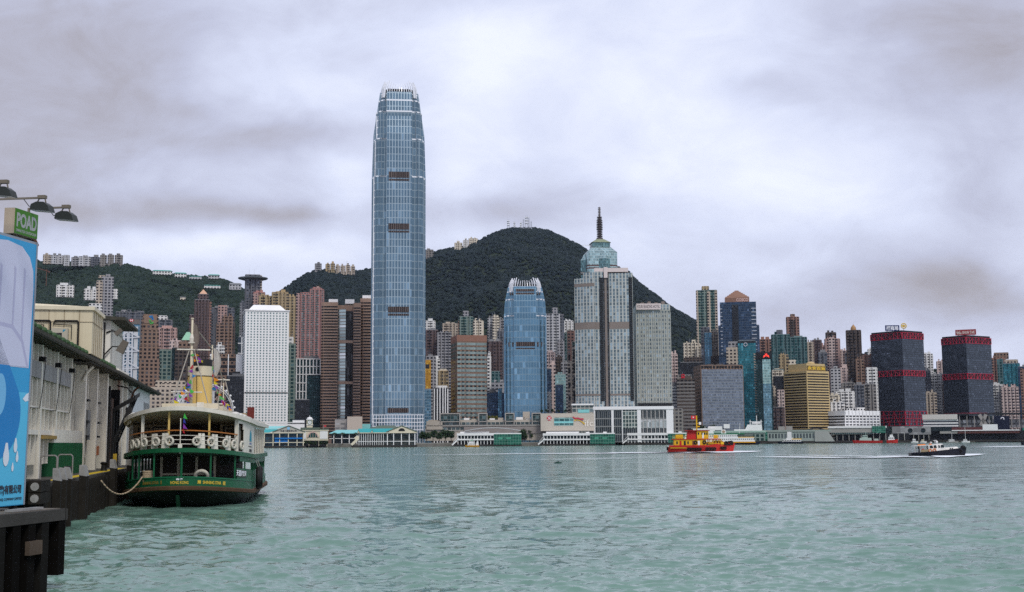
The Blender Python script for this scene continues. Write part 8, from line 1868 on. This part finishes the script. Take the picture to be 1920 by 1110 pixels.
bxs(TG, 'upper_deck', M_tred, -11.2, 8.0, -2.9, 2.9, 5.0, 5.3); wh = bxs(TG, 'wheelhouse', M_tyel, -1.2, 3.4, -2.0, 2.0, 5.3, 8.4); windows(TG, wh, (-.9, .6, 1.6, 2.5), -2.02, 6.9, 7.8, .6); bxs(wh, 'door', M_wp, .9, 1.5, -2.06, -1.96, 5.4, 7.6)
mb = MB(); mb.hexa([(-5.2, -1.5, 5.3), (-1.6, -1.5, 5.3), (-1.6, 1.5, 5.3), (-5.2, 1.5, 5.3), (-4.8, -1.3, 8.5), (-1.4, -1.3, 8.5), (-1.4, 1.3, 8.5), (-4.8, 1.3, 8.5)]); mb.build('funnel', M_tred, TG)
bxs(TG, 'wheelhouse_roof', mat('tug_dark_red', (.22, .012, .012), .5), -5.8, 3.9, -2.4, 2.4, 8.4, 8.75); bxs(TG, 'roof_gear', M_blk, -4.6, -2.6, -.8, .8, 8.75, 9.3)
bxs(TG, 'deck_tank', M_tyel, -9.6, -6.8, -2.0, 2.0, 5.3, 7.0)
mb = MB(); mb.tube([(-1, 0, 8.7), (-1, 0, 14.6)], .28, 8); mb.bar((-1, 0, 11.5), (.3, 0, 11.3), .25); mb.bar((-1, 0, 10.2), (.2, 0, 10.2), .7, .5); mb.build('mast', M_tyel, TG)
mb = MB(); mb.box(-.1, .8, -.4, .4, 10.9, 12.0); mb.build('radar', M_wp, TG)
rl = MB()
for x0, x1, z in ((-11, -5.4, 5.3), (3.6, 8.0, 5.3)):
    for k in range(int((x1 - x0) / .9) + 1): rl.bar((x0 + .9 * k, -2.8, z), (x0 + .9 * k, -2.8, z + 1.2), .08)
    for zz in (.6, 1.2): rl.bar((x0, -2.8, z + zz), (x1, -2.8, z + zz), .08)
rl.build('railing', M_tyel, TG)
mb = MB()
rr_ = random.Random(8)
for k in range(14): x = 3.2 + k * .42; mb.bar((x, -2.5, 2.4), (x + rr_.uniform(-.4, .6), -2.2 + rr_.uniform(0, 2), 5.2), .16)
for z in (3.4, 4.4): mb.bar((3, -2.4, z), (8.4, -2.2, z), .18)
mb.build('deck_frame', M_tyel, TG)
mb = MB()
for k in range(9): mb.ball((7.8 + rr_.uniform(-1.5, 2), rr_.uniform(-1.8, -.6), 3.2 + rr_.uniform(-.3, 1.0)), rr_.uniform(.7, 1.1), 8, (1.2, 1, .8))
mb.build('piled_net', mat('brown_net', (.11, .035, .02), .95, var=.5, scale=2, bump=.6), TG)
bxs(TG, 'winch', M_tyel, 8.2, 9.4, -2.6, -1.8, 3.0, 4.1)
fl_ = bxs(TG, 'searchlight', M_tyel, 5.6, 7.2, -1.6, -.2, 5.4, 6.8)
TY = None
tyres = [(-13.1, -.9, 1.5, 90, .75)] + [(-5.0 + .95 * k, -3.62, 1.15, 0, .62) for k in range(6)] + [(2.6 + 1.0 * k, -3.55 + .12 * k, 1.2, -4, .7) for k in range(4)] + [(8.4 + .8 * k, -2.75 + .38 * k, 1.5, -20, .65) for k in range(3)] + [(-1.9, -2.75, 3.8, 0, .75), (1.6, -2.75, 3.9, 0, .75), (10.4, -2.2, 3.4, -25, .9), (11.6, -1.6, 3.5, -35, .9), (12.6, -.9, 3.6, -50, .9), (13.2, -.1, 3.4, -80, .85)]
for x, y, z, rz, r in tyres:
    Mx = TM @ Matrix.Translation((x, y, z)) @ Matrix.Rotation(R(-rz), 4, 'Z') @ Matrix.Scale(r, 4)
    if TY is None:
        TY = thing('tyre_fender', 'black tyre fender hung around the tugboat', 'tyre', M=Mx, group='tyres around the tugboat'); mb = MB(); mb.torus((0, 0, 0), .72, .34, (0, 1, 0), 18, 8); mb.build('tyre', M_rub, TY, True)
    else: dup(TY, Mx)
T = thing('flag', 'red flag on the tugboat mast', 'flag', M=TM @ Matrix.Translation((-1, 0, 13.2))); mb = MB(); mb.add([(-.2, 0, 0), (-1.5, .2, -.1), (-2.2, -.1, 0), (-2.2, -.1, 1.5), (-1.5, .2, 1.3), (-.2, 0, 1.4)], [(0, 1, 4, 5), (1, 2, 3, 4)]); mb.build('cloth', MATS['flag_red'], T); mb = MB(); mb.add([(-1.0, -.02, .5), (-1.5, .14, .5), (-1.5, .14, .95), (-1.0, -.02, .95)], [(0, 1, 2, 3)]); mb.build('emblem', M_wlet, T)
# ---- harbour patrol launch
KM, ks = boat_frame(1757, 855.5, 14); KM = KM @ Matrix.Rotation(R(-3.2), 4, 'Y'); KB = thing('patrol_launch', 'white and black launch with orange lifebuoys heading right', 'launch', M=KM)
M_khull = mat('navy_black_hull', (.010, .011, .018), .35, var=.2, scale=1); M_kw = mat('launch_white', (.68, .66, .62), .5, var=.07, scale=1, grime=.15); M_korg = mat('lifebuoy_orange', (.60, .17, .02), .6)
hull(14.0, 3.9, 1.35, 1.95, .6, -.6, flare=.85, tw=.92).build('hull', M_khull, KB)
mb = MB(); mb.hexa([(-.5, -1.72, 1.3), (5.6, -1.05, 1.75), (5.6, 1.05, 1.75), (-.5, 1.72, 1.3), (-.5, -1.6, 2.1), (5.2, -.8, 2.2), (5.2, .8, 2.2), (-.5, 1.6, 2.1)]); mb.build('foredeck', M_kw, KB)
mb = MB(); mb.hexa([(-2.2, -1.65, 1.2), (2.4, -1.5, 1.3), (2.4, 1.5, 1.3), (-2.2, 1.65, 1.2), (-2.2, -1.5, 3.1), (1.3, -1.35, 3.25), (1.3, 1.35, 3.25), (-2.2, 1.5, 3.1)]); cb = mb.build('cabin', M_kw, KB)
for x0, x1 in ((-2.0, -1.15), (-.95, -.2), (.25, .65), (.9, 1.7)): 
    mb = MB(); mb.hexa([(x0, -1.66, 2.25), (x1, -1.62, 2.25), (x1, -1.5, 2.25), (x0, -1.5, 2.25), (x0, -1.58, 2.95), (x1 - .15, -1.54, 2.95), (x1 - .15, -1.42, 2.95), (x0, -1.42, 2.95)]); mb.build('window', M_dglass, cb)
for x in (3.2, 3.7): bxs(KB, 'porthole', M_dglass, x, x + .28, -1.42, -1.2, 1.75, 1.98)
bxs(KB, 'cockpit_roof', M_kw, -6.0, -2.1, -1.6, 1.6, 3.02, 3.14)
for x in (-5.9, -4.6, -2.4): bxs(KB, 'roof_post', M_kw, x, x + .1, -1.58, -1.48, 1.3, 3.05)
bxs(KB, 'cockpit_side', mat('cockpit_tan', (.28, .22, .13), .7), -4.4, -2.3, -1.55, -1.45, 1.3, 2.0); bxs(KB, 'cockpit_bulkhead', M_gap, -4.5, -4.35, -1.3, 1.3, 1.3, 2.9); bxs(KB, 'red_locker', MATS['signal_red'], -4.0, -3.5, -1.3, -.9, 1.5, 2.2)
for x0, x1, y in ((-5.0, -3.6, -.9), (-3.5, -2.7, .2), (-2.0, -1.3, -.8)):
    mb = MB(); mb.hexa([(x0, y - .5, 3.14), (x1, y - .5, 3.14), (x1, y + .5, 3.14), (x0, y + .5, 3.14), (x0 + .15, y - .35, 3.42), (x1 - .15, y - .35, 3.42), (x1 - .15, y + .35, 3.42), (x0 + .15, y + .35, 3.42)]); mb.build('life_raft', M_korg, KB)
mb = MB(); mb.ball((.2, -.4, 3.75), .33, 12); mb.cyl((.2, -.4, 3.1), (.2, -.4, 3.5), .12, .12, 8); mb.ball((-1.2, .2, 3.7), .25, 12); mb.cyl((-1.2, .2, 3.1), (-1.2, .2, 3.5), .1, .1, 8); mb.bar((-.2, 0, 3.2), (-.2, 0, 4.3), .1); mb.box(-.6, .3, -.1, .1, 4.1, 4.25); mb.build('radar_dome', M_wp, KB, True)
mb = MB(); mb.bar((-1.6, .4, 3.1), (-1.6, .4, 5.2), .06); mb.bar((-1.4, -.6, 3.1), (-1.4, -.6, 4.6), .05); mb.build('antenna', M_dark, KB)
mb = MB(); 
for x in (-6.6, -5.0): mb.bar((x, -1.6, 1.3), (x, -1.6, 2.1), .05)
mb.bar((-6.8, -1.6, 2.1), (-4.8, -1.6, 2.1), .05); mb.bar((-6.7, -1.6, 1.3), (-6.7, -1.6, 3.0), .05); mb.bar((-6.8, -1.6, 3.05), (-5.6, -1.6, 3.05), .06); mb.build('railing', M_steel, KB)
mb = MB(); mb.ball((6.9, 0, 1.95), .55, 10, (1.2, 1.6, 1)); mb.build('bow_fender', M_rub, KB, True)
for i, (x, z) in enumerate(((-2.0, 1.62), (-.9, 1.66))):
    T = thing('lifebuoy', ['orange lifebuoy nearer the cockpit on the launch cabin side', 'orange lifebuoy farther forward on the launch cabin side'][i], 'lifebuoy', M=KM @ Matrix.Translation((x, -1.72, z)), group='orange lifebuoys on the launch'); mb = MB(); mb.torus((0, 0, 0), .36, .11, (0, 1, 0), 20, 8); mb.build('ring', M_korg, T, True)
T = thing('tyre_fender', 'black tyre slung under the launch bow', 'tyre', M=KM @ Matrix.Translation((6.0, -1.0, 1.0))); mb = MB(); mb.torus((0, 0, 0), .3, .13, (.3, 1, 0), 16, 8); mb.build('tyre', M_rub, T, True)
person('crewman in black standing at the launch stern', KM @ Matrix.Translation((-5.6, -.9, 1.34)) @ Matrix.Rotation(R(60), 4, 'Z'), (.012, .012, .014), (.01, .01, .012), .6)
# ---- other craft along the far shore
def vessel(label, px, py, Lpx, Bm, hz, hullm, cab, name='ferry', cat='ferry', head=0, flip=False, zb=None, extra=None, Y=None):
    Mx, s = boat_frame(px, py, head + (180 if flip else 0), Y); L_ = Lpx * s; T = thing(name, label, cat, M=Mx); hull(L_, Bm, hz, zb or hz * 1.25, .65, -1, tw=.95).build('hull', hullm, T); sy = 1 if flip else -1
    for nm, m, a, b, w, z0, z1 in cab:
        mb = MB(); x0, x1 = a * L_, b * L_; d = (z1 - z0) * .25; mb.hexa([(x0, -Bm * w, z0), (x1, -Bm * w, z0), (x1, Bm * w, z0), (x0, Bm * w, z0), (x0 + d * .3, -Bm * w, z1), (x1 - d, -Bm * w, z1), (x1 - d, Bm * w, z1), (x0 + d * .3, Bm * w, z1)]); o = mb.build(nm, m, T)
        if extra and nm in extra:
            z0_, z1_, n, fr = extra[nm]
            for i in range(n): u = x0 + (x1 - x0) * (i + .25) / n; bxs(o, 'window', M_dglass, u, u + (x1 - x0) / n * fr, sy * Bm * w - .06, sy * Bm * w + .06, z0_, z1_)
    return T, s, L_
M_navyh = mat('dark_navy_hull', (.012, .016, .03), .5); M_orh = mat('orange_hull_band', (.55, .26, .015), .5); M_grn2 = mat('ferry_roof_green', (.05, .22, .11), .6)
T, s, L_ = vessel('white island ferry with green roof edge and orange waterline, behind the tug', 1350, 834, 134, 13, 2.2, M_navyh, [('orange_band', M_orh, -.498, .485, .49, 2.1, 3.4), ('lower_cabin', M_wp, -.49, .478, .48, 3.4, 7.8), ('upper_cabin', M_wp, -.48, .25, .47, 7.8, 11.6), ('bow_shelter', mat('shelter_dark', (.10, .12, .11), .6), .25, .46, .40, 9.0, 11.5), ('yellow_rail', M_tyel, .25, .47, .46, 7.8, 8.6), ('roof', M_grn2, -.49, .34, .48, 11.6, 12.6), ('funnel', M_wp, .02, .09, .2, 12.6, 17), ('bridge', M_wp, -.3, -.08, .3, 12.6, 15.5)],
    extra=dict(lower_cabin=(5.6, 6.7, 34, .5), upper_cabin=(9.3, 10.5, 26, .5)), zb=3.2)
mb = MB(); mb.torus((.053 * L_, -2.75, 14.7), 1.0, .45, (0, 1, 0), 14, 6); mb.build('funnel_emblem', mat('emblem_brown', (.35, .17, .05), .6), T)
mb = MB(); mb.bar((.27 * L_, 0, 12), (.28 * L_, 0, 24), .4); mb.bar((-.2 * L_, 0, 15), (-.2 * L_, 0, 21), .4); mb.bar((-.22 * L_, 0, 18.5), (-.18 * L_, 0, 18.5), .4); mb.build('mast', M_wp, T)
T, s, L_ = vessel('small yellow and white ferry before the arched pier', 886, 838.2, 25, 5.5, 1.6, M_orh, [('lower_cabin', M_wp, -.2, .40, .42, 1.6, 3.9), ('upper_cabin', M_wp, -.1, .30, .36, 3.9, 6.0), ('deck_gear', M_wp, -.46, -.24, .3, 1.6, 5.2), ('sun_roof', M_grn2, -.05, .16, .3, 6.0, 6.9)], flip=True, extra=dict(lower_cabin=(2.5, 3.3, 6, .6), upper_cabin=(4.6, 5.4, 5, .6)), name='passenger_boat', cat='boat')
mb = MB(); mb.bar((-.35 * L_, 0, 5), (-.35 * L_, 0, 8.5), .2); mb.bar((-.1 * L_, 0, 6), (-.38 * L_, 0, 8.3), .15); mb.build('mast', M_wp, T)
def shoredrop(px): return 829 - .0061 * (px - 960)
def on_shore(px, off=-45): return shoreY(px) + off
T, s, L_ = vessel('white and navy fast ferry with yellow roof at the grey green terminal', 1478, 0, 44, 9, 2.8, M_navyh, [('cabin', M_wp, -.42, .36, .4, 2.6, 5.6), ('upper_cabin', M_wp, -.1, .2, .34, 5.6, 8.0), ('yellow_roof', M_tyel, -.45, -.02, .38, 5.6, 6.8)], flip=True, Y=1700, extra=dict(cabin=(3.7, 4.8, 8, .7)), name='fast_ferry')
T, s, L_ = vessel('grey green and red fireboat moored below the pale terminal', 1622, 0, 51, 9, 3.4, MATS['tug_red'], [('deckhouse', mat('fireboat_grey', (.36, .45, .40), .5), -.12, .32, .4, 3.3, 7.2), ('bridge', MATS['fireboat_grey'], .02, .22, .34, 7.2, 11.0), ('deck_gear', MATS['fireboat_grey'], -.36, -.2, .3, 3.3, 6.2)], flip=True, Y=1770, extra=dict(bridge=(8.6, 10, 4, .7)), name='fireboat', cat='boat')
mb = MB(); mb.bar((.08 * L_, 0, 11), (.08 * L_, 0, 16), .5); mb.build('mast', MATS['fireboat_grey'], T)
T, s, L_ = vessel('small red and white launch beside the fireboat', 1666, 0, 19, 7, 4.0, MATS['tug_red'], [('cabin', M_wp, -.35, .3, .4, 4.0, 8.4), ('bridge', M_wp, -.2, .15, .3, 8.4, 11.5)], Y=1760, extra=dict(cabin=(6, 7.4, 4, .6)), name='launch', cat='boat')
M_cb = mat('catamaran_blue', (.015, .13, .48), .4, var=.1, scale=.2); M_cr = mat('catamaran_red', (.48, .06, .08), .45, var=.1, scale=.2)
T, s, L_ = vessel('bright blue catamaran moored near the right edge', 1848, 0, 48, 12, 4.5, M_cb, [('cabin', M_cb, -.42, .40, .45, 4.3, 9.5), ('bridge', M_cb, -.05, .28, .36, 9.5, 12.6)], flip=True, Y=1900, extra=dict(cabin=(6.8, 7.8, 3, .5), bridge=(10.4, 11.6, 4, .8)), name='catamaran', cat='catamaran')
text_mb('TURBO', 3, Matrix.Translation((0, 5.55, 6.6)) @ Matrix.Rotation(math.pi, 4, 'Z') @ FR, .1, bold=.05, fit=(11, 2.2)).build('lettering', M_wlet, T)
T, s, L_ = vessel('red catamaran with white swoosh at the right edge', 1893, 0, 50, 12, 5, M_cr, [('cabin', M_cr, -.45, .34, .45, 4.8, 10), ('bridge', M_cr, -.2, .12, .36, 10, 13.8), ('white_swoosh', M_wp, -.2, .28, .455, 7.0, 8.4)], flip=True, Y=1905, name='catamaran', cat='catamaran', extra=dict(bridge=(11.4, 12.6, 4, .8)))
bxs(T, 'yellow_gear', M_tyel, -.24 * L_, -.12 * L_, 5.5, 6.5, 6, 10)
for i, (px, w, lb) in enumerate(((1708, 12, 'small white boat left below the panelled terminal'), (1724, 11, 'small cream boat right below the panelled terminal'), (1778, 20, 'low grey boat behind the launch'), (1803, 14, 'small white and blue sailing boat with bare mast'))):
    T, s, L_ = vessel(lb, px, 0, w, 4.5, 1.8, M_wp if i != 2 else M_conc, [('cabin', M_wp if i != 1 else M_cream, -.3, .25, .38, 1.8, 4.6 + (i == 0)), ], Y=1720 - 15 * i, extra=dict(cabin=(3, 4, 3, .6)), name='small_boat', cat='boat')
    if i >= 2: mb = MB(); mb.bar((0, 0, 4), (0, 0, 20 if i == 3 else 13), .35); mb.build('mast', M_wp, T)
bm_, s = boat_frame(1928, 834.5, 0); T = thing('small_boat', 'dark boat bow entering at the right edge', 'boat', M=bm_); hull(9, 3.2, 1.6, 2.4, .6, -.5).build('hull', M_khull, T); hm = T.children[0]; bm_ = bm_ @ Matrix.Rotation(math.pi, 4, 'Z'); T.matrix_world = bm_
bxs(T, 'cabin', M_blk, -3, 1, -1.1, 1.1, 1.5, 3.0)
mb_, s = boat_frame(1046, 868.5, 0); T = thing('buoy', 'small dark float drifting in mid harbour', 'buoy', M=mb_); mb = MB(); mb.ball((0, 0, .05), .5, 10, (1.6, 1, .5)); mb.build('float', mat('dark_green_float', (.01, .04, .03), .7), T, True); mb = MB(); mb.torus((0, 0, .25), .2, .05, (0, 1, 0), 10, 5); mb.build('ring', M_blk, T)
# ================================================================ WAKES
def foam_mat():
    m, t, b = newmat('sea_foam'); b.inputs['Base Color'].default_value = (.70, .74, .76, 1); b.inputs['Roughness'].default_value = .8
    uvn_ = N(t, 'ShaderNodeUVMap'); uvn_.uv_map = 'UVMap'; s_ = N(t, 'ShaderNodeSeparateXYZ'); t.links.new(uvn_.outputs[0], s_.inputs[0]); tcn = N(t, 'ShaderNodeTexCoord')
    mp = N(t, 'ShaderNodeMapping'); mp.inputs['Scale'].default_value = (.35, .5, 1); t.links.new(tcn.outputs['Object'], mp.inputs[0]); ns = NOISE(t, mp.outputs[0], 1.0, 6, .7, .5)
    edge = MATH(t, 'MULTIPLY', MATH(t, 'SUBTRACT', 1.0, MATH(t, 'ABSOLUTE', MATH(t, 'SUBTRACT', MATH(t, 'MULTIPLY', s_.outputs[1], 2.0), 1.0))), 1.6, clamp=True)
    a = MATH(t, 'MULTIPLY', edge, s_.outputs[0]); a = MATH(t, 'SUBTRACT', MATH(t, 'ADD', a, ns.outputs[0]), .72)
    a = MATH(t, 'MULTIPLY', a, 3.2, clamp=True); t.links.new(a, b.inputs['Alpha']); return m
M_foam = foam_mat(); WK = MB()
def wake(pts, n=40):
    """pts: (px, py, width m, strength)"""
    P_ = []
    for (a, b) in zip(pts[:-1], pts[1:]):
        for i in range(n): u = i / n; P_.append([a[k] + (b[k] - a[k]) * u for k in range(4)])
    P_.append(list(pts[-1])); Q = [(wl(p[0], p[1]), p[2] * 3.6, p[3]) for p in P_]
    for i in range(len(Q) - 1):
        A, B = Q[i], Q[i + 1]; d = (B[0] - A[0]); d.z = 0; d.normalize(); nn = Vector((-d.y, d.x, 0)); z = Vector((0, 0, .22)); e = .25
        v = [A[0] - nn * A[1] + z, B[0] - nn * B[1] + z, B[0] + nn * B[1] + z, A[0] + nn * A[1] + z]
        WK.add(v, [(0, 1, 2, 3)], [[(A[2], 0), (B[2], 0), (B[2], 1), (A[2], 1)]])
wake([(560, 856, 3, .12), (800, 854, 5, .28), (1000, 851.5, 6, .45), (1150, 850.5, 7, .62), (1256, 848.8, 6, .95), (1300, 849.6, 3, 1.0), (1345, 849.8, 3, 1.0)])
wake([(1320, 850.2, 2.2, .9), (1362, 848.2, 4, 1.1), (1385, 846.2, 4, .5)]); wake([(980, 866, 4, .1), (1100, 862, 5, .3), (1250, 857, 4, .2)])
wake([(1420, 856.5, 2.2, .2), (1500, 858.5, 3, .62), (1600, 859.5, 2.6, .7), (1712, 856.8, 1.8, 1.05)]); wake([(1440, 854, 2, .25), (1560, 855.5, 2, .5), (1640, 855.5, 2, .45), (1712, 854.8, 1.4, .8)])
wake([(1770, 857.5, .9, .9), (1790, 854.8, 2.2, 1.1), (1815, 852, 2.0, .6)]); wake([(1840, 840, 6, .1), (1880, 838.3, 6, .45), (1925, 837, 6, .7)]); wake([(1700, 857.8, 1.2, .9), (1760, 859, .8, .9), (1775, 857.5, .8, .9)])
tag(WK.build('foam', M_foam), 'white wake foam trailing behind the moving boats', kind='stuff')

# ================================================================ AIR
hz = MB(); hz.box(-4600, 4600, -60, 7200, -6, 640)
m = bpy.data.materials.new('sea_haze'); m.use_nodes = True; t = m.node_tree; t.nodes.remove(t.nodes['Principled BSDF'])
pv = N(t, 'ShaderNodeVolumePrincipled'); pv.inputs['Color'].default_value = (.62, .72, .95, 1); pv.inputs['Density'].default_value = 1.2e-5; pv.inputs['Anisotropy'].default_value = 0.2
t.links.new(pv.outputs[0], t.nodes['Material Output'].inputs['Volume'])
tag(hz.build('haze', m), 'thin bluish haze over the harbour and hills', kind='stuff')
